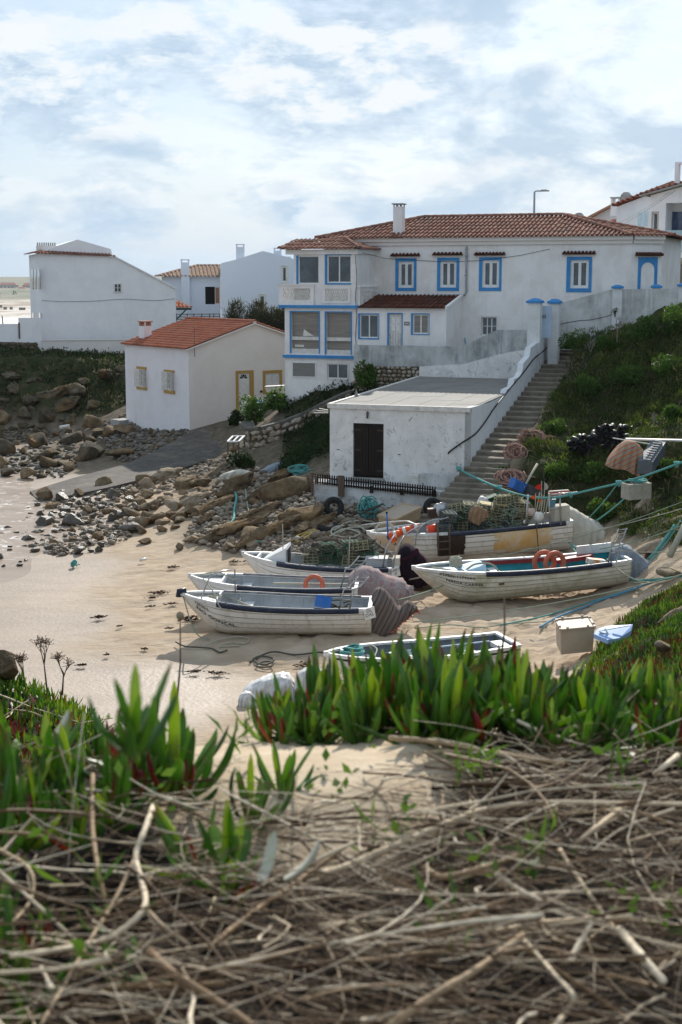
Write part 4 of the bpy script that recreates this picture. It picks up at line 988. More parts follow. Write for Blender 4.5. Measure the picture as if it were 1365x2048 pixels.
def retaining():
 # low stained wall in front of the shed with picket fence
 yb = -1.55
 x0, z1l = S.pix(627, 966, yb); a1, z1r = S.pix(903, 985, yb)
 T = thing('retaining_wall', 'low stained whitewashed retaining wall below the shed, above the beach stones', 'wall', S.p(2, yb, 1.6))
 m = MB(); aprism(m, S, [(x0, .9), (a1, .9), (a1, z1r), (x0, z1l)], yb, yb+.35); m.build('wall', MT['plaster_retaining'], T)
 m = MB(); m.poly([S.p(x0, yb+.35, z1l-.03), S.p(a1, yb+.35, z1r-.03), S.p(SW, .0, z1r-.03), S.p(-1.0, .0, z1l-.03)]); m.build('shed_terrace', MT['concrete'], kind='structure')
 F = thing('picket_fence', 'dark brown low picket fence along the top of the retaining wall', 'fence', S.p(1, yb-.05, z1l))
 b = yb-.06
 A0 = S.pix(632, 953, b); A1 = S.pix(871, 979, b); rail = MB(); H_ = .38
 for dz in (.02, .2): rail.beam(S.p(A0[0], b, A0[1]-.22+dz), S.p(A1[0], b, A1[1]-.22+dz), .03, .045)
 rail.build('rail', MT['dark_wood'], F); n = 50; pk = MB()
 for i in range(n):
  t = i/(n-1); a = A0[0]+(A1[0]-A0[0])*t; z = A0[1]+(A1[1]-A0[1])*t-.26
  aprism(pk, S, [(a-.024, z), (a+.024, z), (a+.024, z+H_-.03), (a, z+H_), (a-.024, z+H_-.03)], b-.035, b-.016)
 pk.build('pickets', MT['dark_wood'], F)
 for (x, y0, y1) in ((625, 944, 984), (633, 950, 966), (683, 951, 993)):
  p = S.pix(x, y0, b-.05); q = S.pix(x, y1, b-.05); m = MB(); w = .11 if x == 683 else .05; bx(m, S, p[0]-w, p[0]+w, b-.1, b-.04, q[1], p[1]); m.build('post', MT['rust_wood'], F)
 for (x, y0, y1) in ((743, 972, 986), (804, 978, 990), (869, 982, 993)):
  p = S.pix(x, y0, b); q = S.pix(x, y1, b); m = MB(); bx(m, S, p[0]-.05, p[0]-.01, b-.03, b+.05, q[1], p[1]); bx(m, S, p[0]+.02, p[0]+.06, b-.03, b+.05, q[1], p[1]); m.build('bracket', MT['dark_wood'], F)
retaining()
# ================================================================ yellow trimmed cottage
def cottage():
 o = at_z(380, 861, 1.6); Y = Fr((o.x, o.y), -36); YL = Fr((o.x, o.y), 54)
 T = thing('cottage', 'small cream cottage with orange tiled roof, ochre door trim and white shutters by the slipway', 'cottage', Y.p(3, 3, 1.6))
 dep = 7.2; zE = Y.pix(380, 697, 0)[1]; ap, zA = Y.pix(508, 646, 0); wid = ap*2; P = Y.p
 door = prect(Y, 477.5, 746, 500.5, 822, 0); win = prect(Y, 530.5, 746, 559.5, 775, 0)
 m = MB(); wall(m, Y, 0, wid, -.5, zE, 0, [door, win], .14); m.add([P(0, 0, zE), P(wid, 0, zE), P(ap, 0, zA)], [(0, 1, 2)])
 m.add([P(wid, 0, -.5), P(wid, dep, -.5), P(wid, dep, zE), P(wid, 0, zE)], [(0, 1, 2, 3)]); m.add([P(0, dep, -.5), P(wid, dep, -.5), P(wid, dep, zE), P(ap, dep, zA), P(0, dep, zE)], [(0, 1, 2, 3, 4)])
 m.build('gable_wall', MT['plaster_cream'], T)
 lw = [prect(YL, 280.5, 739.5, 291.5, 773, 0), prect(YL, 335.5, 745, 347, 779.5, 0)]
 m = MB(); wall(m, YL, -dep, 0, -.5, zE, 0, lw, .16); m.build('side_wall', MT['plaster_pink'], T)
 sl = (zA-zE)/ap; ov = .22; zo = zE-sl*ov
 Tl = Tiles(); q = .13
 p1, p2, p3, p4 = P(-ov, -q, zo+.04), P(-ov, dep+q, zo+.04), P(ap, dep+q, zA+.04), P(ap, -q, zA+.04)
 Tl.plane([p1, p2, p3, p4], Y.dirB(), sp=.21, row=.36, r=.07); Tl.plane([P(wid+ov, -q, zo+.04), P(wid+ov, dep+q, zo+.04), p3, p4], Y.dirB(), sp=.21, row=.36, r=.07)
 Tl.cap(p4+Vector((0, 0, .05)), p3+Vector((0, 0, .05)), .1); Tl.build('roof', MT['tile_new'], T)
 m = MB(); m.beam(P(-ov, -.08, zo-.02), P(ap, -.08, zA-.02), .14, .07); m.beam(P(wid+ov, -.08, zo-.02), P(ap, -.08, zA-.02), .14, .07); m.tube([P(ap, -.12, zA+.05), P(ap, .1, zA+.05)], .1, 8); m.build('barge_board', MT['plaster_cream'], T)
 # chimney near the far eave
 c = YL.pix(290, 690, .9); a, z0 = c; m = MB(); bx(m, YL, a-.28, a+.28, .7, 1.2, zE-.1, zE+1.0); ch = m.build('chimney', MT['plaster_pink'], T)
 m = MB(); bx(m, YL, a-.34, a+.34, .64, 1.26, zE+1.22, zE+1.28);
 for u in (-.24, -.08, .08, .24):
  for b in (.74, 1.16): bx(m, YL, a+u-.03, a+u+.03, b-.03, b+.03, zE+1.0, zE+1.22)
 m.build('cap', MT['tile_flat'], ch)
 # aerial
 p = Y.pix(388, 700, -.05); m = MB(); m.tube([P(p[0]+.05, -.06, p[1]-.35), P(p[0]+.05, -.06, p[1]+1.25)], .014, 5); m.tube([P(p[0]-.1, -.06, p[1]+1.2), P(p[0]+.2, -.06, p[1]+1.2)], .008, 4); m.build('aerial', MT['iron'], T)
 # door
 m = MB(); bx(m, Y, door[0], door[1], .06, .1, door[2]-.3, door[3]); D = m.build('door', MT['white_paint'], T)
 a0, a1, z0, z1 = prect(Y, 472, 741, 508, 822, 0); m = MB(); bx(m, Y, a0, door[0], -.02, .05, z0-.3, z1); bx(m, Y, door[1], a1, -.02, .05, z0-.3, z1); bx(m, Y, door[0], door[1], -.017, .05, door[3], z1); m.build('surround', MT['yellow'], D)
 m = MB(); w = door[1]-door[0]; h = door[3]-door[2]
 for j in range(4):
  for i in (0, 1): u = door[0]+w*(.14+.4*i); z = door[2]+h*(.08+.2*j); bx(m, Y, u, u+w*.3, .05, .062, z, z+h*.13)
 m.build('door_panel', MT['white_paint'], D)
 m = MB(); cx, cz_ = (door[0]+door[1])/2, door[3]-h*.15
 for k in range(5):
  t0, t1 = math.pi*(k+.12)/5, math.pi*(k+.88)/5; aprism(m, Y, [(cx+.07*math.cos(t0), cz_+.07*math.sin(t0)), (cx+.24*math.cos(t0), cz_+.24*math.sin(t0)), (cx+.24*math.cos(t1), cz_+.24*math.sin(t1)), (cx+.07*math.cos(t1), cz_+.07*math.sin(t1))], .05, .058)
 m.build('fanlight', MT['interior'], D)
 m = MB(); m.tube([P(door[0]+.1, .0, (door[2]+door[3])/2-.05), P(door[0]+.1, .06, (door[2]+door[3])/2-.05)], .02, 6); m.build('handle', MT['iron'], D)
 # louvred window
 m = MB(); a0, a1, z0, z1 = prect(Y, 526, 740.5, 564.5, 787, 0)
 w = window(Y, T, win, 0, MT['white_paint'], MT['white_paint'], 1, (win[0]-a0, a1-win[1], z1-win[3], win[2]-z0), MT['yellow'], depth=.05, fw=.05)
 m = MB(); midp = (win[0]+win[1])/2
 for s0, s1 in ((win[0]+.05, midp-.02), (midp+.02, win[1]-.05)):
  k = 0; z = win[2]+.05
  while z < win[3]-.07: m.add([P(s0, .02, z), P(s1, .02, z), P(s1, .055, z+.05), P(s0, .055, z+.05)], [(0, 1, 2, 3)]); z += .055
 m.build('louvres', MT['white_paint'], w)
 p = Y.pix(522.5, 783, -.03); m = MB(); m.tube([P(p[0], 0, p[1]), P(p[0], -.12, p[1])], .06, 8); m.build('tap', MT['iron'], T)
 # left windows with open shutters
 for k, (h_, full) in enumerate(zip(lw, ((274.5, 733.5, 294.5, 779), (329, 740, 350.5, 787)))):
  a0, a1, z0, z1 = prect(YL, *full, 0); w_ = a1-a0
  w = window(YL, T, h_, 0, MT['white_paint'], MT['glass'], 2, None, None, depth=.03, fw=.05, rows=3)
  m = MB(); bx(m, YL, a0, a1, -.03, .01, h_[3]+.02, z1); bx(m, YL, a0, a1, -.06, .01, z0, h_[2]-.03); m.build('trim', MT['yellow'], w)
  for sgn in (-1, 1):
   m = MB(); hinge = h_[0] if sgn < 0 else h_[1]; ww = (h_[1]-h_[0])*.55; ang = R(35 if sgn < 0 else 62)
   for i in range(2):
    pass
   e0 = Vector((hinge, -.02)); e1 = Vector((hinge+sgn*ww*math.cos(ang), -.02-ww*math.sin(ang)))
   z = h_[2]-.03; m.hexa([YL.p(e0.x, e0.y, z), YL.p(e1.x, e1.y, z), YL.p(e1.x, e1.y+.04, z), YL.p(e0.x, e0.y+.04, z), YL.p(e0.x, e0.y, h_[3]+.03), YL.p(e1.x, e1.y, h_[3]+.03), YL.p(e1.x, e1.y+.04, h_[3]+.03), YL.p(e0.x, e0.y+.04, h_[3]+.03)])
   zz = z+.06
   while zz < h_[3]-.08:
    m.add([YL.p(e0.x+(e1.x-e0.x)*.12, e0.y-.012+(e1.y-e0.y)*.12, zz), YL.p(e0.x+(e1.x-e0.x)*.88, e0.y-.012+(e1.y-e0.y)*.88, zz), YL.p(e0.x+(e1.x-e0.x)*.88, e0.y+(e1.y-e0.y)*.88, zz+.05), YL.p(e0.x+(e1.x-e0.x)*.12, e0.y+(e1.y-e0.y)*.12, zz+.05)], [(0, 1, 2, 3)]); zz += .06
   m.build('shutter', MT['white_worn'], w)
 # concrete threshold in front of the far corner
 m = MB(); bx(m, YL, -dep-.8, -dep+.3, -.6, .3, .6, 1.62); m.build('doorstep', MT['concrete'], T)
 return Y
MT['plaster_pink'] = plaster('pinkish_plaster', (.80, .77, .77), (.70, .63, .60), (.74, .66, .60), .45, .08)
MT['tile_flat'] = mat('terracotta_slab', (.34, .16, .10), (.42, .22, .15), 5, .8, .2)
Yc = cottage()
# ================================================================ white house on the bluff, left
def left_house():
 o = at_y(83, 660, 100); F = Fr((o.x, o.y), -17); P = F.p; dep = 8.0; zb = 3.2
 T = thing('house', 'tall plain white house with long sloping roofline and small square window on the bluff', 'house', P(4, 3, 5))
 a1 = F.pix(352, 600, 0)[0]; pts = [(0, zb), (a1, zb), (a1, F.pix(351.5, 578, 0)[1]), F.pix(300, 549, 0), F.pix(228, 513, 0), (0, F.pix(83, 507, 0)[1])]
 win = prect(F, 228.5, 567, 243, 584.5, 0)
 m = MB()
 zs = pts[5][1]; zlow = pts[2][1]
 wall(m, F, 0, a1, zb, zlow, 0, [(win[0], win[1], win[2], min(win[3], zlow-.01))] if win[3] < zlow else [], .15)
 x4, z4 = pts[4]; m.add([P(0, 0, zlow), P(a1, 0, zlow), P(x4, 0, z4), P(0, 0, zs)], [(0, 1, 2, 3)])
 m.add([P(0, 0, zb), P(0, dep, zb), P(0, dep, zs), P(0, 0, zs)], [(3, 2, 1, 0)]); m.add([P(a1, 0, zb), P(a1, dep, zb), P(a1, dep, zlow), P(a1, 0, zlow)], [(0, 1, 2, 3)])
 m.add([P(a1, -.05, zlow+.0), P(a1, dep, zlow), P(x4, dep, z4), P(x4, -.05, z4+.0)], [(0, 1, 2, 3)])
 m.build('wall', MT['plaster_clean'], T)
 m = MB(); m.beam(P(a1+.05, -.04, zlow+.03), P(x4, -.04, z4+.03), .14, .08); m.build('coping', MT['plaster_clean'], T)
 w = window(F, T, win, 0, MT['white_paint'], MT['glass'], 2, (.05, .05, .05, .05), MT['white_paint'], depth=-.07, fw=.05, rows=2)
 # eave of tiles round the top
 Tl = Tiles(); e = .35
 q0, q1, q2 = P(-e, -e*.8, zs+.02), P(x4+.15, -e*.5, z4+.0), P(-e, dep, zs+.02)
 Tl.plane([q0, q1, P(x4-.2, .5, z4+.18), P(.3, .5, zs+.22)], q1-q0, sp=.24, row=.5); Tl.plane([q2, q0, P(.3, .5, zs+.22), P(.3, dep, zs+.22)], F.dirB(), sp=.24, row=.5)
 Tl.build('tile_eave', MT['tile_old'], T)
 # upper block
 m = MB(); pg = [F.pix(x, y, .5) for x, y in ((92, 510), (90, 501), (108, 494), (155, 479), (222, 498), (226, 512))]; aprism(m, F, pg, .5, dep); m.build('upper_block', MT['plaster_clean'], T)
 m = MB(); a0, z0 = F.pix(74, 500, 1.5); a2, _ = F.pix(113, 500, 1.5); bx(m, F, a0, a2, 1.2, 1.9, z0-.3, z0+.3); ch = m.build('chimney', MT['plaster_cream'], T)
 m = MB()
 for k in range(9): u = a0+(k+.5)*(a2-a0)/9; m.tube([P(u, 1.55, z0+.3), P(u, 1.55, z0+.52)], .05, 6)
 m.build('chimney_pots', MT['concrete'], ch)
 # slit windows on the narrow side face (plane a=0)
 for x in (65.5, 71.5, 78.5):
  b0, zz0 = F.pixa(x-1.1, 578, -.02); b1, zz1 = F.pixa(x+1.1, 538, -.02); m = MB(); b0, b1 = sorted((b0, b1))
  m.hexa([P(-.03, b0, zz0), P(.0, b0, zz0), P(.0, b1, zz0), P(-.03, b1, zz0), P(-.03, b0, zz1), P(.0, b0, zz1), P(.0, b1, zz1), P(-.03, b1, zz1)]); m.build('slit_window', MT['glass'], T)
 for x in (66.5, 80):
  b0, zz0 = F.pixa(x-1.6, 635, -.02); b1, zz1 = F.pixa(x+1.6, 626, -.02); m = MB(); b0, b1 = sorted((b0, b1))
  m.hexa([P(-.03, b0, zz0), P(.0, b0, zz0), P(.0, b1, zz0), P(-.03, b1, zz0), P(-.03, b0, zz1), P(.0, b0, zz1), P(.0, b1, zz1), P(-.03, b1, zz1)]); m.build('side_window', MT['glass'], T)
 c = MB(); c.tube(smooth_path([F.p(F.pix(x, y, -.03)[0], -.03, F.pix(x, y, -.03)[1]) for x, y in ((84, 601), (130, 603), (190, 602), (250, 598), (310, 601), (350, 597))], 4), .018, 4); c.build('cable', MT['pipe'], T)
 # garden walls
 o = at_y(83, 690, 98.0); G = Fr((o.x, o.y), -10)
 W = thing('garden_wall', 'low cream garden wall along the bluff top below the tall white house', 'wall', G.p(3, 0, 4))
 m = MB(); a0, a1 = 0, G.pix(262, 690, 0)[0]; z1 = G.pix(160, 681, 0)[1]; bx(m, G, a0, a1, 0, .3, 3.0, z1); m.build('wall', MT['plaster_cream'], W)
 m = MB(); bx(m, G, a0, a1, -.05, .35, z1, z1+.06); m.build('coping', MT['plaster_cream'], W)
 W = thing('garden_wall', 'taller white wall with dark drainpipe at the left corner of the tall house', 'wall', G.p(-1, 0, 4))
 b0, z2 = G.pix(37, 636, .0); m = MB(); bx(m, G, b0, -.003, .02, .3, 3.2, z2); m.build('wall', MT['plaster_clean'], W)
 m = MB(); u = G.pix(39, 665, 0)[0]; bx(m, G, u-.05, u+.05, -.03, .018, z2-1.4, z2-.3); m.build('drainpipe', MT['rust_wood'], W)
 W = thing('garden_wall', 'low white sea wall at the far left edge above the bluff', 'wall', G.p(-4, 0, 4))
 m = MB(); z3 = G.pix(15, 648, 0)[1]; bx(m, G, b0-6, b0-.003, .05, .3, 3.2, z3); m.build('wall', MT['plaster_clean'], W)
 m = MB(); u, zz = G.pix(5.5, 632, 0); m.tube([G.p(u, .1, z3), G.p(u-.03, .1, zz)], .035, 6); m.build('post', MT['iron'], W)
 # rubble under the left end of the wall
 o2 = at_y(0, 700, 97.2); G2 = Fr((o2.x, o2.y), -8); rg = [G2.pix(x, y, 0) for x, y in ((-40, 683), (70, 686), (80, 700), (95, 735), (-40, 720))]
 stones_on(G2, 'rubble_wall', 'dark rubble wall under the white sea wall at the far left of the bluff', rg, 0, MT['rock_dark'], 5, core=[rg], size=(.2, .45))
left_house()
# ================================================================ houses between
def mid_houses():
 o = at_y(442, 620, 116); F = Fr((o.x, o.y), -8); P = F.p
 T = thing('house', 'pale blue white house with pale brown tiled roof and tall free standing chimney stack', 'house', P(-3, 2, 5))
 a0 = F.pix(328, 600, 0)[0]; zE = F.pix(400, 553, 0)[1]; h = prect(F, 411, 573.5, 443, 608.5, 0); m = MB()
 h = (h[0], -.05, h[2], h[3]); wall(m, F, a0, 0, 3, zE, 0, [h], .3); m.add([P(a0, 0, 3), P(a0, 8, 3), P(a0, 8, zE), P(a0, 0, zE)], [(3, 2, 1, 0)]); m.build('wall', MT['plaster_blueish'], T)
 m = MB(); bx(m, F, h[0], h[1], .25, .3, h[2], h[3]); w = m.build('window', MT['interior'], T); m = MB(); bx(m, F, h[0]+(h[1]-h[0])*.66, h[1], .05, .09, h[2], h[3]); m.build('frame', MT['white_paint'], w)
 m = MB(); u0 = h[0]+(h[1]-h[0])*.70; bx(m, F, u0, h[1]-.06, .03, .052, h[2]+.08, h[3]-.08); m.build('blind', MT['tile_flat'], w)
 Tl = Tiles(); r1 = P(F.pix(395, 531, 3)[0], 3.5, F.pix(395, 531, 3.5)[1]); r2 = P(.2, 3.5, r1.z); q1, q2 = P(a0-.6, -.4, zE), P(.0, -.4, zE); Tl.plane([q1, q2, r2, r1], F.dirA(), sp=.3, row=.5, r=.1); Tl.plane([P(a0-.6, 7.5, zE), q1, r1], F.dirB(), sp=.3, row=.6, r=.1)
 Tl.cap(q1, r1); Tl.cap(r1, r2); Tl.build('roof', MT['tile_pale'], T)
 c0, c1, _, zt = prect(F, 363, 518.5, 379.5, 600, -.35); m = MB(); bx(m, F, c0, c1, -.38, .0, 3, zt-.25); ch = m.build('chimney', MT['plaster_blueish'], T)
 m = MB(); bx(m, F, c0-.03, c1+.03, -.41, .05, zt-.08, zt); bx(m, F, c0, c0+.1, -.38, 0, zt-.25, zt-.08); bx(m, F, c1-.1, c1, -.38, 0, zt-.25, zt-.08); m.build('cowl', MT['plaster_blueish'], ch)
 # railing deck in front
 Rl = thing('railing', 'dark horizontal bar railing on the terrace behind the orange roofed cottage', 'railing', P(-3, -4, 4)); m = MB(); b = -4
 for y in (629, 634, 639, 644): p, q = F.pix(353, y, b), F.pix(441, y-1, b); m.beam(F.p(p[0], b, p[1]), F.p(q[0], b, q[1]), .03, .045)
 m.build('rail', MT['iron'], Rl); m = MB()
 for x in (353, 375, 388, 404, 420, 428, 440): p, q = F.pix(x, 627, b), F.pix(x, 660, b); m.beam(F.p(p[0], b, q[1]), F.p(p[0], b, p[1]), .06, .06)
 m.build('post', MT['iron'], Rl)
 # little tiled porch roof
 o = at_y(352, 610, 106); G = Fr((o.x, o.y), -8); W = thing('porch', 'small orange tiled porch roof on green beam behind the cream cottage', 'porch', G.p(.5, 0, 5))
 Tl = Tiles(); a, z = G.pix(386, 615, 0); Tl.plane([G.p(-.6, -.3, z), G.p(a, -.3, z), G.p(-.0, 1.4, z+.55), G.p(-.6, 1.4, z+.55)], G.dirA(), sp=.25, r=.085); Tl.build('roof', MT['tile_new'], W)
 m = MB(); m.beam(G.p(-.6, -.2, z-.1), G.p(a-.1, -.2, z-.1), .12, .16); m.beam(G.p(-.4, -.2, z-1.3), G.p(a-.5, -.2, z-.15), .1, .1); m.build('beam', mat('dark_green_timber', (.03, .06, .05), None, 3, .6), W)
 # gable house
 o = at_y(442.5, 620, 112); F = Fr((o.x, o.y), -4); P = F.p
 T = thing('house', 'bluish white gabled house with chimneys on its roofline, left of the lattice balcony', 'house', P(3, 2, 5))
 pg = [F.pix(x, y, 0) for x, y in ((443, 526.5), (473, 519), (526, 502), (572, 513), (600, 522))]; a1 = pg[-1][0]; hs = [prect(F, 563.5, 532, 575.5, 565, 0), prect(F, 518, 589, 532, 625, 0)]
 zl = hs[0][3]+.05; m = MB(); wall(m, F, 0, a1, 3, zl, 0, hs, .15); m.add([P(0, 0, zl), P(a1, 0, zl)]+[P(a, 0, z) for a, z in reversed(pg)], [tuple(range(2+len(pg)))])
 m.add([P(0, 0, 3), P(0, 7, 3), P(0, 7, pg[0][1]), P(0, 0, pg[0][1])], [(3, 2, 1, 0)])
 for i in range(4): (xa, za), (xb, zb_) = pg[i], pg[i+1]; m.add([P(xa, 0, za), P(xb, 0, zb_), P(xb, 7, zb_), P(xa, 7, za)], [(0, 1, 2, 3)])
 m.build('wall', MT['plaster_blueish'], T)
 window(F, T, hs[0], 0, MT['white_paint'], MT['glass'], 1, (.06, .06, .06, .06), MT['white_paint'], depth=.03, fw=.14); window(F, T, hs[1], 0, MT['white_paint'], MT['glass'], 1, (.06, .06, .06, 0), MT['white_paint'], depth=.03, fw=.14)
 for (x0, x1, yt, yb_) in ((472.5, 489.5, 488, 522), (548, 563.5, 495.5, 515), (566, 582, 513, 525)):
  c0, c1, z0, zt = prect(F, x0, yt, x1, yb_, .3); m = MB(); bx(m, F, c0, c1, .3, .9, z0-.3, zt-.22); ch = m.build('chimney', MT['plaster_blueish'], T)
  m = MB(); bx(m, F, c0, c0+.12, .3, .9, zt-.22, zt-.07); bx(m, F, c1-.12, c1, .3, .9, zt-.22, zt-.07); bx(m, F, c0-.02, c1+.02, .28, .92, zt-.07, zt); m.build('cowl', MT['plaster_blueish'], ch)
MT['plaster_blueish'] = plaster('cool_white_plaster', (.76, .80, .86), (.70, .74, .80), (.72, .76, .82), .3, .04)
mid_houses()
# ================================================================ houses at the right edge
def right_houses():
 o = at_y(1298, 500, 78); F = Fr((o.x, o.y), 30); P = F.p
 T = thing('house', 'modern white house with glass fronted balcony over beige ground floor', 'house', P(2, 2, 7))
 # wall A with roofline falling to the left
 zt0 = F.pix(1298, 391, 0)[1]; a_end = F.pix(1430, 400, 0)[0]; zt1 = F.pix(1365, 373, 0)[1]; aa = F.pix(1365, 373, 0)[0]; zt2 = zt0+(zt1-zt0)*a_end/aa
 zs = F.pix(1340, 506, 0)[1]; w1 = prect(F, 1305, 425, 1315.5, 466, 0); rec = prect(F, 1331, 405, 1430, 500, 0); hol = [w1, (rec[0], a_end-.01, zs+.02, rec[3])]
 m = MB(); wall(m, F, 0, a_end, zs, min(zt0, zt2)-.2, 0, hol, 1.4); zm = min(zt0, zt2)-.2; m.add([P(0, 0, zm), P(a_end, 0, zm), P(a_end, 0, zt2), P(0, 0, zt0)], [(0, 1, 2, 3)])
 m.add([P(0, 0, 5), P(0, 9, 5), P(0, 9, zt0), P(0, 0, zt0)], [(3, 2, 1, 0)]); m.build('wall', MT['plaster_clean'], T)
 m = MB(); m.beam(P(-.5, -.2, zt0-.03), P(a_end, -.2, zt2+.06), .5, .07); m.build('roof_edge', MT['concrete'], T)
 Tl = Tiles(); Tl.plane([P(-.6, -.3, zt0+.02), P(a_end, -.3, zt2+.1), P(a_end, 4, zt2+.1), P(-.6, 4, zt0+.02)], P(a_end, -.3, zt2+.1)-P(-.6, -.3, zt0+.02), sp=.3, r=.1, row=.5); Tl.build('roof', MT['tile_old'], T)
 window(F, T, w1, 0, MT['white_paint'], MT['glass'], 1, (.05, .05, .05, .05), MT['trav'], depth=.12, fw=.06)
 m = MB(); bx(m, F, rec[0], a_end, 1.3, 1.38, zs, rec[3]); m.build('recess_wall', MT['plaster_clean'], T)
 g = prect(F, 1342, 423, 1430, 500, 1.25); m = MB(); bx(m, F, g[0]-.12, a_end, 1.2, 1.29, zs+.05, g[3]+.12); dd = m.build('balcony_door', MT['white_paint'], T); m = MB(); bx(m, F, g[0], a_end, 1.15, 1.195, zs+.1, g[3]); m.build('glass', MT['glass_blue'], dd)
 gb = prect(F, 1327, 460, 1430, 495, -.9); m = MB(); bx(m, F, gb[0]-.3, a_end, -1.0, 0, zs-.28, zs); sb = m.build('balcony_slab', MT['plaster_clean'], T)
 m = MB(); bx(m, F, gb[0]-.25, a_end, -.98, -.96, zs+.02, gb[3]); bx(m, F, gb[0]-.25, gb[0]-.23, -.98, 0, zs+.02, gb[3]); m.build('glass_balustrade', MT['balglass'], sb)
 # ground floor
 m = MB(); hol = [prect(F, 1337, 527, 1349, 568, 1.0), prect(F, 1358, 527, 1375, 568, 1.0)]
 wall(m, F, -.2, a_end, 5, zs-.28, 1.0, hol, .2); m.build('ground_floor_wall', MT['plaster_cream'], T)
 for h in hol: window(F, T, h, 1.0, MT['trav'], MT['glass'], 1, (.12, .12, .12, .12), MT['trav'], depth=.05, fw=.04)
 c = F.pix(1354, 540, -.6); m = MB(); m.tube([P(c[0], -.6, 5), P(c[0], -.6, zs-.28)], .13, 12); m.build('column', MT['trav'], T)
 # white pergola frame on the roof
 p0, p1, z0, z1 = prect(F, 1350, 324, 1358, 362, 2); m = MB(); bx(m, F, p0, p1, 2, 2.3, z0-.6, z1); bx(m, F, p1, p1+3, 2, 2.3, z1-.12, z1); m.build('roof_frame', MT['plaster_clean'], T)
 # second house
 o = at_y(1232, 480, 90); G = Fr((o.x, o.y), 30); Q = G.p
 T = thing('house', 'white house with red lean-to roof and glass screens, behind the modern balcony house', 'house', Q(2, 2, 8))
 a1 = G.pix(1305, 420, 0)[0]; z0 = G.pix(1232, 414, 0)[1]; z1 = G.pix(1290, 397, 0)[1]+.3; m = MB()
 m.add([Q(0, 0, 6), Q(a1, 0, 6), Q(a1, 0, z1), Q(0, 0, z0)], [(0, 1, 2, 3)]); m.add([Q(0, 0, 6), Q(0, 9, 6), Q(0, 9, z0), Q(0, 0, z0)], [(3, 2, 1, 0)]); m.build('wall', MT['plaster_clean'], T)
 Tl = Tiles(); Tl.plane([Q(-.3, -.3, z0+.05), Q(a1+.5, -.3, z1+.2), Q(a1+.5, 4, z1+.3), Q(-.3, 4, z0+.15)], Q(a1, 0, z1)-Q(0, 0, z0), sp=.3, r=.1, row=.5); Tl.build('roof', MT['tile_new'], T)
 for (x0, x1, yt, yb_) in ((1275.5, 1286, 426, 456), (1287.5, 1297, 423, 453)):
  a0_, a1_, z0_, z1_ = prect(G, x0, yt, x1, yb_, -.9); m = MB(); bx(m, G, a0_, a1_, -.92, -.9, z0_, z1_); m.build('glass_screen', MT['balglass'], T)
 a0_, a1_, z0_, z1_ = prect(G, 1252, 456, 1298, 466, -1.0); m = MB(); bx(m, G, a0_, a1_, -1.0, 0, z0_-1.5, z1_-.1); m.build('terrace_parapet', MT['plaster_cream'], T)
 # lean-to on its left
 b = 2; pl = [G.pix(x, y, b) for x, y in ((1196, 452), (1232, 433))]; Tl = Tiles(); lowl = G.pix(1205, 455, b); Tl.plane([Q(pl[0][0], b-1.2, pl[0][1]-.35), Q(0, b-1.2, pl[1][1]-.45), Q(0, b+.6, pl[1][1]), Q(pl[0][0], b+.6, pl[0][1])], Q(0, 0, pl[1][1])-Q(pl[0][0], 0, pl[0][1]), sp=.3, r=.1, row=.5); Tl.build('lean_to_roof', MT['tile_new'], T)
 m = MB(); aprism(m, G, [(pl[0][0]-1, 6), (0, 6), (0, pl[1][1]-.3), (pl[0][0]-1, pl[0][1]-.6)], b-.8, b+1); m.build('lean_to_wall', MT['plaster_clean'], T)
 # third roofline further back with chimneys
 b = 8; pp = [G.pix(x, y, b) for x, y in ((1168, 444), (1225, 414), (1262, 400), (1350, 366), (1350, 480), (1168, 480))]; m = MB(); aprism(m, G, pp, b, b+3)
 T3 = thing('house', 'furthest back gable at the right, topped by a square open chimney', 'house', Q(2, b, 8)); m.build('wall', MT['plaster_pink'], T3)
 m = MB();
 for i in range(3): m.beam(Q(pp[i][0], b-.2, pp[i][1]+.06), Q(pp[i+1][0], b-.2, pp[i+1][1]+.06), .5, .14)
 m.build('roof', MT['tile_flat'], T3)
 for (x0, x1, yt, yb_) in ((1222, 1240, 394, 420), (1241.5, 1258, 384, 412)):
  c0, c1, z0_, zt = prect(G, x0, yt, x1, yb_, 5); m = MB(); bx(m, G, c0, c1, 5, 5.6, z0_-.4, zt-.42)
  if x0 == 1222: bx(m, G, c0, c0+.12, 5, 5.6, zt-.42, zt-.08); bx(m, G, c1-.12, c1, 5, 5.6, zt-.42, zt-.08)
  else: bx(m, G, c0, c1, 5.0, 5.6, zt-.42, zt-.2)
  ch = m.build('chimney', MT['plaster_pink'] if x0 == 1222 else MT['concrete'], T3); m = MB()
  if x0 == 1222: bx(m, G, c0-.05, c1+.05, 4.95, 5.65, zt-.08, zt)
  else:
   q = .15; m.hexa([Q(c0, 5, zt-.2), Q(c1, 5, zt-.2), Q(c1, 5.6, zt-.2), Q(c0, 5.6, zt-.2), Q(c0+q, 5.15, zt), Q(c1-q, 5.15, zt), Q(c1-q, 5.45, zt), Q(c0+q, 5.45, zt)])
  m.build('cap', MT['concrete'], ch)
 a0_, a1_, z0_, z1_ = prect(G, 1316, 370, 1350, 388, 5.5); T4 = Tiles(); T4.plane([Q(a0_, 5.4, z0_), Q(a1_+1, 5.4, z1_-.2), Q(a1_+1, 8, z1_+.6), Q(a0_, 8, z0_+.8)], Q(a1_+1, 5.4, z1_-.2)-Q(a0_, 5.4, z0_), sp=.3, r=.1); T4.build('upper_roof', MT['tile_flat2'], T)
 # overhead wires
 w = MB()
 for (p, q) in (((1298, 430), (1356, 376)), ((1298, 442), (1356, 376))): pass
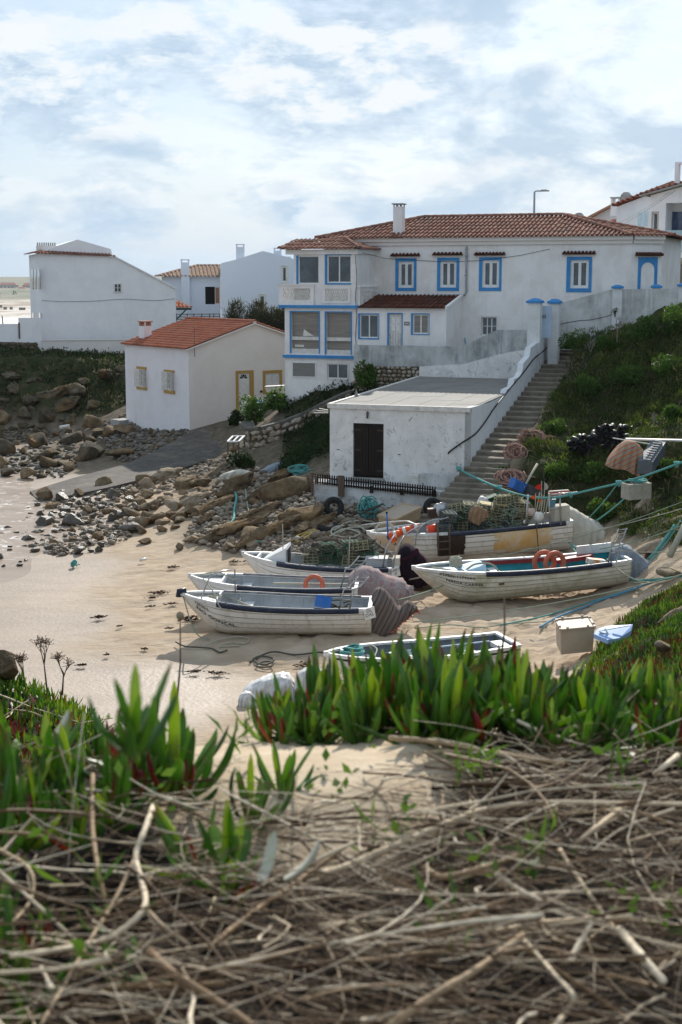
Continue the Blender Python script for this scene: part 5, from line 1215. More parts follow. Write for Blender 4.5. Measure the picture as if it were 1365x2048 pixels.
 a = at_y(1352, 380, 76); b1 = H.p(H.pix(960, 521, 2.5)[0], 2.5, H.pix(960, 521, 2.5)[1]); b2 = H.p(H.pix(1010, 515, 2.5)[0], 2.5, H.pix(1010, 515, 2.5)[1])
 w.tube(catenary(a, b1, .9, 14), .011, 4); w.tube(catenary(a+Vector((-.3, 0, -.1)), b2, .6, 14), .011, 4); o = w.build('overhead_wires', MT['cable'], label='thin black overhead wires running across the facade with blue windows', cat='wires')
MT['trav'] = mat('beige_stone_trim', (.52, .45, .38), (.44, .38, .31), 4, .8, .1)
MT['tile_flat2'] = tile_mat('red_edge_tiles', (.36, .11, .06), (.42, .14, .08), (.40, .16, .10), (.3, .14, .1))
right_houses()
def lamp_post():
 T = thing('street_lamp', 'grey street lamp with flat head rising behind the main roof', 'street lamp', at_y(1068, 470, 84)); b = at_y(1068, 470, 84); t = at_y(1069.5, 384, 84)
 m = MB(); m.tube([b-Vector((0, 0, 1.5)), t], [.09, .055], 8); m.tube([t, t+Vector((.06, -.03, .04)), t+Vector((.2, -.1, .06))], .04, 6); m.build('pole', MT['pipe'], T)
 m = MB(); m.box(t+Vector((.5, -.2, .05)), (.62, .24, .07), Matrix.Rotation(R(-20), 3, 'Z')); m.box(t+Vector((.52, -.2, .10)), (.3, .14, .05), Matrix.Rotation(R(-20), 3, 'Z')); m.build('lamp_head', MT['pipe'], T)
 p = at_y(1158, 436, 80); T = thing('satellite_dish', 'small grey satellite dish behind the right hip of the main roof', 'satellite dish', p); m = MB(); Mx = Matrix.Rotation(R(75), 3, 'X')
 m.lathe([(.001, 0), (.1, .01), (.2, .04), (.29, .09), (.28, .10), (.18, .05), (.001, .02)], p, 20, Mx); m.build('dish', MT['pipe'], T); m = MB(); m.tube([p, p+Vector((0, 0, -1.2))], .03, 6); m.build('pole', MT['pipe'], T)
lamp_post()
# ================================================================ rocks
def rock_mesh(seed, sub=3, flat=1.0, cuts=14, rough=.07):
 import bmesh
 r = random.Random(seed); bm = bmesh.new(); bmesh.ops.create_icosphere(bm, subdivisions=sub, radius=1.0)
 V_ = np.array([v.co[:] for v in bm.verts]); F_ = np.array([[v.index for v in f.verts] for f in bm.faces]); bm.free()
 g = np.random.default_rng(seed)
 for _ in range(cuts):
  n = g.normal(size=3); n /= np.linalg.norm(n); d = g.uniform(.36, .78); e = np.maximum(0, V_ @ n - d); V_ = V_ - e[:, None]*n*.96
 V_ *= np.array([1, g.uniform(.7, .9), g.uniform(.55, .75)*flat])
 q = (fbm(V_[:, 0]*2+V_[:, 2]*1.3+9, V_[:, 1]*2+V_[:, 2]*1.7+9, 4, seed)-.5)*rough*4; V_ = V_*(1+q)[:, None]
 return V_, F_
ROCKV = [rock_mesh(100+i, 3, 1.0, 13, .06) for i in range(12)]
SLABV = [rock_mesh(150+i, 4, 1.0, 26, .14) for i in range(12)]
SMALLV = [rock_mesh(200+i, 1, 1.0, 6, .03) for i in range(10)]
ROCKM = {}
def rock_data(k, m, slab=False):
 key = (k, m, slab)
 if key not in ROCKM:
  v, f = (SLABV if slab else ROCKV)[k]; v = v.copy()
  if slab:
   q = v[:, 1]*5.2+v[:, 2]*2.5+.8*(fbm(v[:, 0]*2+5, v[:, 1]*2+5, 3, k)-.5); st_ = (q-np.floor(q)); v[:, 2] += .20*(st_-.5)*(v[:, 2] > -.2); v *= (1+.22*(fbm(v[:, 0]*4+3, v[:, 1]*7+v[:, 2]*5, 4, k+3)-.5))[:, None]
  me = npmesh(v, f, smooth=False); me.materials.append(MT[m]); ROCKM[key] = me
 return ROCKM[key]
def rock(p, size, m='rock', rz=None, tilt=None, name='rock', label='', cat='rock', group=None, k=None, sx=1, sy=1, sz=1, sink=.3, slab=False):
 o = bpy.data.objects.new(name, rock_data(rnd.randrange(12) if k is None else k, m, slab)); COL.objects.link(o)
 M_ = Matrix.Translation(Vector(p)+Vector((0, 0, size*.5*(.65-sink)*sz))) @ Matrix.Rotation(rnd.uniform(0, 6.28) if rz is None else rz, 4, 'Z')
 if tilt: M_ = M_ @ Matrix.Rotation(tilt, 4, 'Y')
 else: M_ = M_ @ Matrix.Rotation(rnd.uniform(-.3, .3), 4, 'X') @ Matrix.Rotation(rnd.uniform(-.3, .3), 4, 'Y')
 o.matrix_world = M_ @ Matrix.Diagonal((size/2*sx, size/2*sy, size/2*sz, 1)); o['label'] = label; o['category'] = cat
 if group: o['group'] = group
 return o
def scatter_rocks(n, poly, smin, smax, m, label, group, seed, power=2.0, near=None):
 r = random.Random(seed); placed = []; tries = 0
 xs = [p[0] for p in poly]; ys = [p[1] for p in poly]
 while len(placed) < n and tries < n*40:
  tries += 1; px, py = r.uniform(min(xs), max(xs)), r.uniform(min(ys), max(ys)); c = False
  for i in range(len(poly)):
   (xa, ya), (xb, yb) = poly[i], poly[(i+1) % len(poly)]
   if (ya > py) != (yb > py) and px < (xb-xa)*(py-ya)/(yb-ya)+xa: c = not c
  if not c: continue
  s = smin+(smax-smin)*(r.random()**power)
  if any(abs(px-q[0]) < (s+q[2])*.32 and abs(py-q[1]) < (s+q[2])*.13 for q in placed): continue
  placed.append((px, py, s)); p = ground_pt(px, py); mm = m if isinstance(m, str) else r.choice(m)
  fs = (s-smin)/(smax-smin); rock(p, pxm(s, p.y), mm, label=('small ' if fs < .25 else 'middling ' if fs < .6 else 'large ')+label, group=group, name='rock', sx=r.uniform(.9, 1.25), sy=r.uniform(.7, 1), sz=r.uniform(.7, 1.1))
 return placed
def named_rock(px, py, wpx, m, label, **k):
 p = ground_pt(px, py); return rock(p, pxm(wpx, p.y), m, label=label, name=k.pop('name', 'rock'), **k)
# large bedrock slabs
for (px, py, w, lab, kw) in (
 (520, 1040, 190, 'upper striated bedrock ridge behind the long one', dict(sx=1, sy=.32, sz=.34, rz=R(40), tilt=R(-15), k=8, slab=True, sink=.25)),
 (450, 1075, 170, 'low front striated ridge just above the open sand', dict(sx=1, sy=.28, sz=.26, rz=R(36), tilt=R(-13), k=10, slab=True, sink=.25)),
 (585, 1045, 120, 'dark broken bedrock block between ridge and stained wall', dict(sx=1, sy=.6, sz=.6, rz=R(30), tilt=R(-10), k=11, slab=True, sink=.3)),
 (600, 985, 130, 'brown rock shelf below the green slope left of the shed', dict(sx=1, sy=.5, sz=.5, rz=R(20), tilt=R(-8), k=4, slab=True, sink=.35)),
 (485, 1060, 235, 'long striated bedrock ridge rising rightwards behind the left boats', dict(sx=1, sy=.38, sz=.30, rz=R(38), tilt=R(-13), k=2, slab=True, sink=.35)),
 (430, 1020, 190, 'striped slanting rock slab at the left end of the bedrock ridge', dict(sx=1, sy=.34, sz=.26, rz=R(44), tilt=R(-14), k=5, slab=True, sink=.4)),
 (560, 1000, 150, 'big brown boulder at the top of the bedrock ridge draped with green rope', dict(sx=1, sy=.7, sz=.72, rz=R(20), k=1, sink=.4)),
 (625, 1035, 120, 'brown boulder left of the stained retaining wall', dict(sx=1, sy=.7, sz=.62, rz=R(-10), k=4, sink=.4)),
 (520, 1078, 110, 'broad angular boulder below the bedrock ridge with teal rope hanging beside it', dict(sx=1, sy=.6, sz=.62, rz=R(0), k=7, sink=.35)),
 (435, 950, 130, 'pale striated slab pointing up the slope right of the slipway', dict(sx=1, sy=.3, sz=.3, rz=R(50), tilt=R(-16), k=3, slab=True, sink=.3)),
 (285, 975, 75, 'largest square brown boulder beside the slipway end', dict(sx=1, sy=.8, sz=.8, k=9, sink=.25)),
 (332, 1005, 75, 'dark split boulder in front of the pale slab', dict(sx=1, sy=.7, sz=.6, k=6, sink=.3)),
 (310, 1045, 90, 'dark slanting rock half buried in sand', dict(sx=1, sy=.5, sz=.5, rz=R(35), tilt=R(-12), k=8, sink=.3)),
 (385, 1085, 55, 'pale boulder at the foot of the ridge on the sand', dict(sz=.7, k=0)),
 (290, 1087, 36, 'flat dark rock lying alone on the sand', dict(sz=.5, k=10)),
 (360, 1100, 34, 'small yellowish rock on the sand below the ridge', dict(sz=.8, k=11)),
 (460, 1102, 52, 'pale rounded boulder at the sand edge behind the white cabin boat', dict(sz=.75, k=3)),
 (180, 915, 88, 'pale grey cracked boulder at the foot of the cobble bank', dict(sz=.75, sy=.7, k=2)),
 (255, 868, 70, 'brown squared boulder in the cobble bank under the cottage', dict(sz=.8, k=6)),
 (225, 872, 52, 'grey upright boulder in the cobble bank under the cottage', dict(sz=.95, k=1)),
 (245, 915, 80, 'long low grey boulder beside the slipway', dict(sz=.55, sy=.6, rz=R(15), k=9))):
 m = 'rock_pale' if 'pale' in lab else 'rock'; named_rock(px, py, w, m, lab, **kw)
r_ = random.Random(66)
for px, py in ((400, 975), (360, 1040), (415, 1050), (470, 990), (520, 1000), (560, 1065), (610, 1070), (390, 1010), (500, 1095), (330, 960), (560, 965), (440, 1085), (640, 1060), (300, 1020)):
 named_rock(px, py, r_.uniform(85, 150), r_.choice(['rock', 'rock', 'rock_pale']), 'tilted striated bedrock slab in the ledge behind the boats', group='bedrock slabs of the ledge', sx=1, sy=r_.uniform(.35, .55), sz=r_.uniform(.34, .55), rz=R(r_.uniform(28, 50)), tilt=R(r_.uniform(-18, -8)), k=r_.randrange(12), slab=True, sink=.3)
p = at_y(72, 735, 96.5); rock(p, 2.9, 'rock_pale', label='pale rough boulder under the garden wall on the dark bluff', k=4, sz=.95, sy=.7, rz=0, sink=.35)
scatter_rocks(100, [(30, 1085), (60, 1010), (130, 985), (230, 975), (275, 1000), (270, 1065), (180, 1115), (60, 1105)], 20, 74, ['rock_wet', 'rock_wet', 'rock'], "wet brown rock among the tide rocks at the water's edge", 'wet tide rocks', 11, 1.3)
scatter_rocks(62, [(-5, 950), (-5, 825), (90, 822), (190, 842), (215, 890), (170, 935), (60, 965)], 20, 78, ['rock_dark', 'rock', 'rock_dark'], 'brown boulder in the dark rock field under the left bluff', 'boulders under the bluff', 12, 1.4)
scatter_rocks(52, [(205, 905), (215, 850), (255, 828), (370, 862), (375, 872), (300, 915)], 9, 28, ['rock', 'rock_dark'], 'grey cobble of the stony bank between cottage and slipway', 'cobbles below the cottage', 13, 1.6)
scatter_rocks(74, [(380, 1080), (410, 1000), (440, 950), (520, 935), (560, 960), (630, 1050), (740, 1040), (850, 1050), (740, 1100), (480, 1105)], 14, 44, ['rock_pale', 'rock'], 'rounded stone in the cobbles behind the boats', 'stones behind the boats', 14, 1.8)
scatter_rocks(40, [(240, 990), (370, 960), (420, 990), (370, 1060), (270, 1070)], 24, 72, ['rock', 'rock_pale'], 'brown rock on the sand between slipway and ridge', 'rocks right of the slipway', 15, 1.2)
scatter_rocks(10, [(0, 1150), (0, 1060), (40, 1060), (60, 1130)], 14, 34, ['rock_wet'], 'wet rock standing in the shallow surf at the left edge', 'surf rocks', 16, 1.3)
for (px, py, w, lab, kw) in ((1285, 1030, 85, 'pale eroded rock under the mooring block', dict(sz=.9, sy=.7, k=2, sink=.3)), (1310, 1100, 150, 'broad pale rock ledge right of the mooring block', dict(sx=1.1, sy=.5, sz=.3, rz=R(25), tilt=R(-10), k=5, sink=.3)),
 (1352, 1055, 110, 'pale slanting rock at the right edge below the striped cloth', dict(sx=1, sy=.5, sz=.4, rz=R(25), tilt=R(-12), k=3, sink=.3)), (1345, 1160, 90, 'brown rock below the leaning pole', dict(sz=.6, k=8)),
 (1340, 1245, 150, 'long pale rock rib in the succulents at the right edge', dict(sx=1, sy=.3, sz=.28, rz=R(40), tilt=R(-14), k=6, slab=True, sink=.2)), (1250, 1310, 120, 'pale rock rib below the blue and white board', dict(sx=1, sy=.3, sz=.3, rz=R(35), tilt=R(-12), k=7, slab=True, sink=.2)), (1330, 1300, 60, 'grey rock at the right edge among the succulents', dict(sz=.7, k=1)), (1185, 1262, 30, 'small rock on the sand beside the tan crate', dict(sz=.6, k=4))):
 named_rock(px, py, w, 'rock_pale', lab, **kw)
def pebbles(name, label_mat, n, polys, smin, smax, seed, lift=.3):
 g = np.random.default_rng(seed); r = random.Random(seed); vs_, fs_ = [], []; off = 0; tot = 0; pts = []
 for poly, w in polys:
  xs = [p[0] for p in poly]; ys = [p[1] for p in poly]; k = 0
  while k < n*w:
   px, py = r.uniform(min(xs), max(xs)), r.uniform(min(ys), max(ys)); c = False
   for i in range(len(poly)):
    (xa, ya), (xb, yb) = poly[i], poly[(i+1) % len(poly)]
    if (ya > py) != (yb > py) and px < (xb-xa)*(py-ya)/(yb-ya)+xa: c = not c
   if c: pts.append((px, py)); k += 1
 for px, py in pts:
  p = ground_pt(px, py); s = r.uniform(smin, smax)*r.uniform(.5, 1); v, f = SMALLV[r.randrange(10)]
  t = r.uniform(0, 6.28); c_, s_ = math.cos(t), math.sin(t); q = v*np.array([s*r.uniform(.9, 1.3), s, s*r.uniform(.7, 1.1)]); q = np.stack([q[:, 0]*c_-q[:, 1]*s_, q[:, 0]*s_+q[:, 1]*c_, q[:, 2]], -1)+np.array([p.x, p.y, p.z+s*lift*r.uniform(0, 2)])
  vs_.append(q); fs_.append(f+off); off += len(v)
 me = npmesh(np.concatenate(vs_), np.concatenate(fs_), smooth=False, tint=np.repeat(g.random(len(pts)), len(SMALLV[0][1])))
 finish(name, me, label_mat, kind='stuff')
def pebble_mat(name, stops):
 m, nt, b = mat_nodes(name); n = NT(nt); col = n.ramp(n.attr('tint'), stops); col = n.mix(n.ramp(n.noise(n.coord(), 7, 6, .7), [(.4, 0.0), (.7, .45)]), col, (.10, .075, .05))
 n.L(col, b.inputs['Base Color']); b.inputs['Roughness'].default_value = .85; return m
MT['peb'] = pebble_mat('beach_pebbles', [(0, (.10, .07, .045)), (.35, (.21, .165, .115)), (.7, (.34, .29, .23)), (1, (.22, .14, .08))])
MT['pebdark'] = pebble_mat('grey_cobbles', [(0, (.07, .06, .045)), (.4, (.15, .13, .105)), (.75, (.24, .21, .175)), (1, (.15, .10, .06))])
pebbles('pebbles', MT['peb'], 3900, [([(230, 978), (400, 930), (482, 900), (505, 925), (420, 965), (280, 995)], .13), ([(370, 1085), (400, 1010), (450, 950), (510, 935), (570, 960), (620, 990), (632, 1008), (760, 1016), (868, 1024), (870, 1080), (760, 1110), (480, 1110)], 1.0), ([(40, 1095), (60, 1005), (240, 975), (300, 1010), (260, 1080), (120, 1115)], .16)], .07, .24, 21)
pebbles('cobbles', MT['pebdark'], 1500, [([(190, 905), (200, 850), (255, 828), (376, 860), (382, 872), (300, 918), (250, 925)], .75), ([(0, 945), (0, 860), (120, 850), (200, 900), (120, 960)], .25)], .10, .27, 22)
# ================================================================ foliage helpers
def leaf_quads(P_, size, g, up=.4, aspect=2.0):
 n = len(P_); d = g.normal(size=(n, 3)); d[:, 2] = np.abs(d[:, 2])*(1+up); d /= np.linalg.norm(d, axis=1)[:, None]
 s = np.cross(d, g.normal(size=(n, 3))); s /= np.linalg.norm(s, axis=1)[:, None]; L_ = size[:, None]*d; w = (size/aspect)[:, None]*s*.5
 bend = np.cross(d, s)*size[:, None]*.12
 V_ = np.stack([P_-L_*.1, P_+L_*.45+w+bend, P_+L_, P_+L_*.45-w+bend], 1).reshape(-1, 3)
 return V_, np.arange(n*4).reshape(n, 4)
def foliage(name, P_, size, m, seed=0, tint=None, up=.4, aspect=2.0, parent=None, **k):
 g = np.random.default_rng(seed); V_, F_ = leaf_quads(P_, size, g, up, aspect); t = g.random(len(P_)) if tint is None else tint
 return finish(name, npmesh(V_, F_, tint=t), m, parent, **k)
def in_stairs(x, y, pad=0):
 q = np.stack([x-S.o.x, y-S.o.y], -1); a = q @ np.array(S.A); b = q @ np.array(S.B)
 r1 = (a > -.2) & (a < SW+.1) & (b > -1.8) & (b < LB+10); w1 = SW+1.42+.25*(b < -.3)
 r2 = (a > SW-1.5) & (a < w1+pad) & (b > -4.6) & (b < bTop+2.5)
 q = np.stack([x-H.o.x, y-H.o.y], -1); ha = q @ np.array(H.A); hb = q @ np.array(H.B); r3 = (hb > -.1) & (ha > -3.2)
 Wq = np.stack([x-Wb.o.x, y-Wb.o.y], -1); r4 = (Wq @ np.array(Wb.B) > -.15) & (a > SW)
 return r1 | r2 | r3 | r4
def terrain_z(x, y):
 z = hgt_np(x, y); v = slopeveg(x, y)
 return z+(fbm(x*.5, y*.5, 5, 2)-.5)*1.0*v+(fbm(x*1.8, y*1.8, 3, 3)-.5)*.35*v
def cover(name, n, x0, x1, y0, y1, m, seed, smin, smax, thick=.35, thr=.5, clump=1.0, mask=None, up=.4, aspect=2.0, kind='stuff'):
 g = np.random.default_rng(seed); x = g.uniform(x0, x1, n); y = g.uniform(y0, y1, n); v = slopeveg(x, y); k = (v > thr) & ~in_stairs(x, y, .15)
 dens = fbm(x*.55, y*.55, 4, seed+4); k &= g.random(n) < np.clip((dens-.30)*5*clump, .3, 1)
 if mask is not None: k &= mask(x, y)
 x, y, dens = x[k], y[k], dens[k]; z = terrain_z(x, y)
 sub = fbm(x*2.3, y*2.3, 3, seed+9)
 h = np.clip(sub-.25, 0, 1)*thick*g.uniform(.15, 1.15, len(x))
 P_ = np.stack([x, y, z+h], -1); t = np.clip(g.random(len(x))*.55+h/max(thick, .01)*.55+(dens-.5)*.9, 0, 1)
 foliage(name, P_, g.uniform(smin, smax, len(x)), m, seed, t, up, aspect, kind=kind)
cover('ground_cover', 300000, 5.5, 30, 38, 66, MT['cover'], 31, .07, .19, .6, up=.9, aspect=4.0)
cover('dry_grass', 22000, 5.5, 30, 38, 66, MT['drygrass'], 32, .18, .42, .5, aspect=14, up=1.2, clump=.5)
cover('slope_greenery', 80000, -8, 4, 53, 67, MT['darkcover'], 33, .06, .16, .7)
cover('bluff_greenery', 90000, -40, -5, 80, 101, MT['darkcover'], 34, .09, .2, .7, mask=lambda x, y: (fbm(x*.45, y*.45, 3, 91)*1.1+np.clip((hgt_np(x, y)-2.2)/2.6, 0, 1)*.45 > .62))
cover('bluff_dry_grass', 9000, -40, -5, 80, 101, MT['drygrass'], 35, .2, .4, .4, aspect=12, up=1.2)
for i, (px, py, w, lab) in enumerate(((30, 790, 70, 'ochre rock outcrop low in the left bluff'), (70, 775, 60, 'ochre rock face left of centre in the bluff'), (110, 800, 80, 'brown rock outcrop in the middle of the bluff'), (20, 760, 55, 'brown rock near the left edge of the bluff'), (150, 790, 70, 'pale rock outcrop in the bluff below the wall'), (170, 770, 45, 'pinkish rock scar in the bluff'), (215, 760, 60, 'earthy rock face beside the cottage'), (240, 745, 40, 'pale rock at the bluff edge beside the cottage wall'), (60, 812, 80, 'wide rock step at the foot of the bluff'), (130, 825, 70, 'brown boulder at the foot of the bluff'), (5, 815, 70, 'large rock at the foot of the bluff by the left edge'), (190, 815, 50, 'boulder between bluff and cobble bank'))):
 named_rock(px, py, w, 'rock_dark', lab, k=i, sz=.8, sx=1.2, sink=.35, slab=True)
def crown(n, rx, ry, rz, seed, lobes=7):
 g = np.random.default_rng(seed); c = g.normal(size=(lobes, 3)); c /= np.linalg.norm(c, axis=1)[:, None]; c *= g.uniform(.25, .7, (lobes, 1)); rr = g.uniform(.35, .6, lobes)
 k = g.integers(0, lobes, n); d = g.normal(size=(n, 3)); d /= np.linalg.norm(d, axis=1)[:, None]; p = c[k]+d*rr[k][:, None]*g.uniform(.55, 1.1, (n, 1))**.6
 p[:, 2] = np.abs(p[:, 2]+.25)*.9; return p*np.array([rx, ry, rz])
SH = {}
def shrub(p, w, h, label, m='shrubleaf', kind=0, name='shrub', leaf=.09, n=1500, stems=5, group=None, upl=.4, asp=2.0):
 T = thing(name, label, 'shrub', p, group=group); P_ = crown(n, w/2, w/2*.8, h, kind+50)
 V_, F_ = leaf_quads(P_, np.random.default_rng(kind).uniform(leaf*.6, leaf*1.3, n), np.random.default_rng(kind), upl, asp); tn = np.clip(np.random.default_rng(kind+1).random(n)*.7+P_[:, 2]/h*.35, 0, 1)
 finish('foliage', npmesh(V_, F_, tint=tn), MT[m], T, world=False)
 mb = MB(); r = random.Random(kind)
 for i in range(stems):
  a = r.uniform(0, 6.28); q = Vector((math.cos(a)*w*.32, math.sin(a)*w*.25, h*r.uniform(.6, .95))); mb.tube([(0, 0, -.15), q*.4+Vector((0, 0, h*.08)), q], [.035, .022, .008], 5)
 mb.build('stem', MT['bark'], T, world=False); return T
sp = [(1150, 700, 70, 42, 'dark low shrub on the slope at the head of the steps'), (1215, 700, 60, 40, 'grey green shrub under the crack in the boundary wall'), (1290, 680, 80, 48, 'rounded green shrub below the boundary wall'), (1345, 668, 70, 50, 'bright green shrub at the right edge under the boundary wall'),
  (1180, 790, 70, 36, 'dark shrub beside the upper steps'), (1260, 770, 85, 40, 'wide green shrub halfway up the slope'), (1335, 760, 80, 44, 'yellow green shrub halfway up the slope at the right edge'), (1110, 870, 60, 34, 'low shrub beside the lower steps'),
  (1350, 840, 60, 40, 'green tuft above the grey slotted crate'), (1190, 965, 90, 38, 'broad bright shrub behind the fishing buoys'), (1110, 965, 70, 30, 'low bright shrub above the blue crate'), (1210, 1045, 80, 42, 'dark green shrub left of the mooring block'), (1330, 960, 70, 40, 'green shrub right of the mooring block'),
  (1160, 905, 60, 30, 'small shrub under the black pots'), (1000, 960, 40, 24, 'small dark shrub beside the bottom steps'), (1230, 880, 60, 30, 'low shrub between black pots and striped cloth')]
for i, (px, py, w, h, lab) in enumerate(sp):
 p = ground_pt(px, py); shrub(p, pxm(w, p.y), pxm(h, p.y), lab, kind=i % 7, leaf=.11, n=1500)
# leafy bushes by the cottage
for i, (px, py, Y, w, h, lab) in enumerate(((512, 845, 66.5, 75, 55, 'leafy green bush growing over the curved stone wall'), (560, 820, 67, 75, 42, 'leafy bush in front of the louvred cottage window'), (478, 850, 74, 40, 26, 'dark little bush at the cottage door'),
  (490, 935, 60, 60, 34, 'dark green bush at the foot of the curved stone wall'), (735, 775, 63.6, 60, 48, 'ivy like green shrub growing on the rubble wall'))):
 p = at_y(px, py, Y); shrub(p, pxm(w, Y), pxm(h, Y), lab, kind=i+20, leaf=.15, n=1300, m='shrubleaf' if i in (0, 1, 4) else 'darkcover')
for i, (px, Y, w) in enumerate(((470, 101, 60), (505, 100, 60), (540, 99, 70), (575, 98.5, 50))):
 p = at_y(px, 668, Y); shrub(p, pxm(w, Y), pxm(58, Y), 'thicket of bare brown green twigs behind the cottage roof', kind=i+30, leaf=.55, n=1500, m='reed', group='twig thicket behind the cottage', upl=2.2, asp=12, name='shrub')
p = Wb.p(*[Wb.pix(1231, 620, -.05)[0], -.05, Wb.pix(1231, 626, -.05)[1]]); shrub(p, .34, .2, 'tiny tuft growing out of the crack in the boundary wall', kind=41, leaf=.05, n=260, stems=2)
for i, (px, py, Y) in enumerate(((660, 795, 66), (620, 812, 66.6), (690, 782, 65.7))): shrub(at_y(px, py+2, Y), .9, .38, 'sparse weeds along the foot of the blue banded tower', kind=44+i, leaf=.12, n=300, m='darkcover', group='weeds at the tower foot')
# bare little tree on the slope
def bare_tree(px, py, h, label, seed, lean=0):
 p = ground_pt(px, py); T = thing('bare_tree', label, 'tree', p); r = random.Random(seed); mb = MB()
 def br(q, d, L_, rad, lv):
  e = q+d*L_; mb.tube([q, q+d*L_*.5+Vector((r.uniform(-.04, .04), 0, 0)), e], [rad, rad*.8, rad*.5], 5)
  if lv:
   for _ in range(3): br(q+d*L_*r.uniform(.5, 1), (d+Vector((r.uniform(-.8, .8), r.uniform(-.5, .5), r.uniform(-.1, .5)))).normalized(), L_*.6, rad*.55, lv-1)
 br(Vector((0, 0, -.1)), Vector((lean, 0, 1)).normalized(), h*.5, .03, 3); mb.build('branches', MT['palebark'], T, world=False)
MT['palebark'] = mat('pale_dead_wood', (.34, .30, .25), (.22, .19, .15), 8, .85, .3)
bare_tree(1235, 690, 1.5, 'slender bare pale tree on the slope under the boundary wall', 3); bare_tree(1178, 712, .9, 'small bare pale bush on the slope near the top of the steps', 5, .3); bare_tree(1300, 860, .8, 'bare twiggy bush behind the white plank', 8, .4); bare_tree(1345, 905, .8, 'bare twiggy bush at the right edge beside the white plank', 9, -.2)
# curved stone ramp wall between cottage and tower
def ramp_wall():
 T = thing('stone_wall', 'curved rubble stone wall with sloping top between slipway and shed', 'wall', at_y(560, 900, 66))
 prof = [(488, 848, 66.0, 935), (500, 862, 64.5, 945), (520, 858, 64.2, 940), (560, 848, 64.2, 925), (600, 832, 64.3, 910), (640, 812, 64.3, 880), (672, 797, 64.4, 860), (700, 785, 64.5, 840)]
 r = random.Random(4)
 for i in range(len(prof)-1):
  pass
 m = MB(); top = [at_y(x, y, Y) for x, y, Y, _ in prof]; bot = [at_y(x, yb, Y-.2) for x, y, Y, yb in prof]; bk = Vector((.2, .9, 0))
 m.grid([[b-Vector((0, 0, 1)), t] for b, t in zip(bot, top)], smooth=False); m.grid([[t, t+bk] for t in top], smooth=False)
 m.build('core', MT['mortar'], T)
 m = MB()
 for i in range(len(top)-1): m.beam(top[i]+Vector((.05, .25, .04)), top[i+1]+Vector((.05, .25, .04)), .6, .12)
 m.build('coping', mat('dark_old_coping', (.17, .155, .13), (.10, .09, .075), 4, .9, .5, 14), T)
 m = MB()
 for i in range(len(prof)-1):
  t0, t1, b0, b1 = top[i], top[i+1], bot[i], bot[i+1]; n = max(2, int((t1-t0).length/.25));
  hh = (t0-b0).length; rows = int(hh/.26)
  for j in range(rows):
   for k in range(n):
    u = (k+.5+r.uniform(-.2, .2)+(.5 if j % 2 else 0))/n; v_ = (j+.5+r.uniform(-.15, .15))/rows
    if v_ > .95: continue
    c = (b0.lerp(b1, u)).lerp(t0.lerp(t1, u), v_); nn = (t1-t0).cross(Vector((0, 0, 1))).normalized()
    if nn.y > 0: nn = -nn
    v, f = SMALLV[r.randrange(10)]; s = Vector((r.uniform(.16, .26), .10, r.uniform(.14, .2))); e = (t1-t0).normalized()
    m.add([c+e*(q[0]*s.x)+nn*(q[1]*s.y+.02)+Vector((0, 0, q[2]*s.z*1.4)) for q in v], [tuple(int(a) for a in ff) for ff in f])
 m.build('stones', MT['rubble'], T)
ramp_wall()
# ================================================================ the ledge under the camera
NC = [(x, y, 8.885) for x in (-1.5, -.5, 0, .5, 1.5) for y in (.2, .9, 1.7)] + [(-3, 1, 8.9), (3, 1, 8.95), (0, 2.05, 8.80), (.5, 2.2, 8.74), (-.5, 2.0, 8.76), (1.2, 2.3, 8.74),
  (0, 3, 7.9), (0, 5, 6), (1.5, 4, 7.3), (3, 6, 6.4), (5, 8, 6), (0, 9, 3), (4, 14, 2.0), (0, 13, .8), (-2, 13, .8), (8, 12, 4.5), (8, 4, 8.3), (12, 10, 6), (12, 2, 9),
  (-1, 2.5, 8.35), (-1.5, 4, 7.7), (-1.9, 6, 7.3), (-2.0, 8.3, 6.97), (-1.45, 8.2, 6.82), (-3.5, 8.2, 7.05), (-.8, 6, 6.6), (-.75, 8, 6.0), (-2, 9.5, 6.0), (-2, 11, 3), (-5, 8, 7.5), (-6, 12, 2), (-10, 6, 7.5), (-10, 12, 2), (-12, 0, 9)]
NCa = np.array(NC); nD = ((NCa[:, None, :2]-NCa[None, :, :2])**2).sum(-1); nn_ = len(NCa); An = np.zeros((nn_+3, nn_+3)); An[:nn_, :nn_] = _phi(nD)+np.eye(nn_)*.02; An[:nn_, nn_] = 1; An[:nn_, nn_+1:] = NCa[:, :2]; An[nn_, :nn_] = 1; An[nn_+1:, :nn_] = NCa[:, :2].T
NW = np.linalg.solve(An, np.concatenate([NCa[:, 2], [0, 0, 0]]))
def near_np(x, y):
 x = np.asarray(x, float); y = np.asarray(y, float); sh = x.shape; x = x.ravel(); y = y.ravel()
 r2 = (x[:, None]-NCa[None, :, 0])**2+(y[:, None]-NCa[None, :, 1])**2
 z = _phi(r2) @ NW[:nn_]+NW[nn_]+NW[nn_+1]*x+NW[nn_+2]*y
 z = z+(fbm(x*2.2, y*2.2, 4, 6)-.5)*.06*(y < 3)+(fbm(x*1.2, y*1.2, 4, 7)-.5)*.26*(y > 2.6)
 z = np.where(y < 2.3, np.minimum(z, 8.90+.02*fbm(x*3, y*3, 3, 8)), z)
 return z.reshape(sh)
def near_pt(px, py):
 d = ray(px, py); ts = np.linspace(1.0, 16, 900); k = np.argmax(CAMZ+d.z*ts < near_np(d.x*ts, d.y*ts)); t = ts[k]; return Vector((d.x*t, d.y*t, CAMZ+d.z*t))
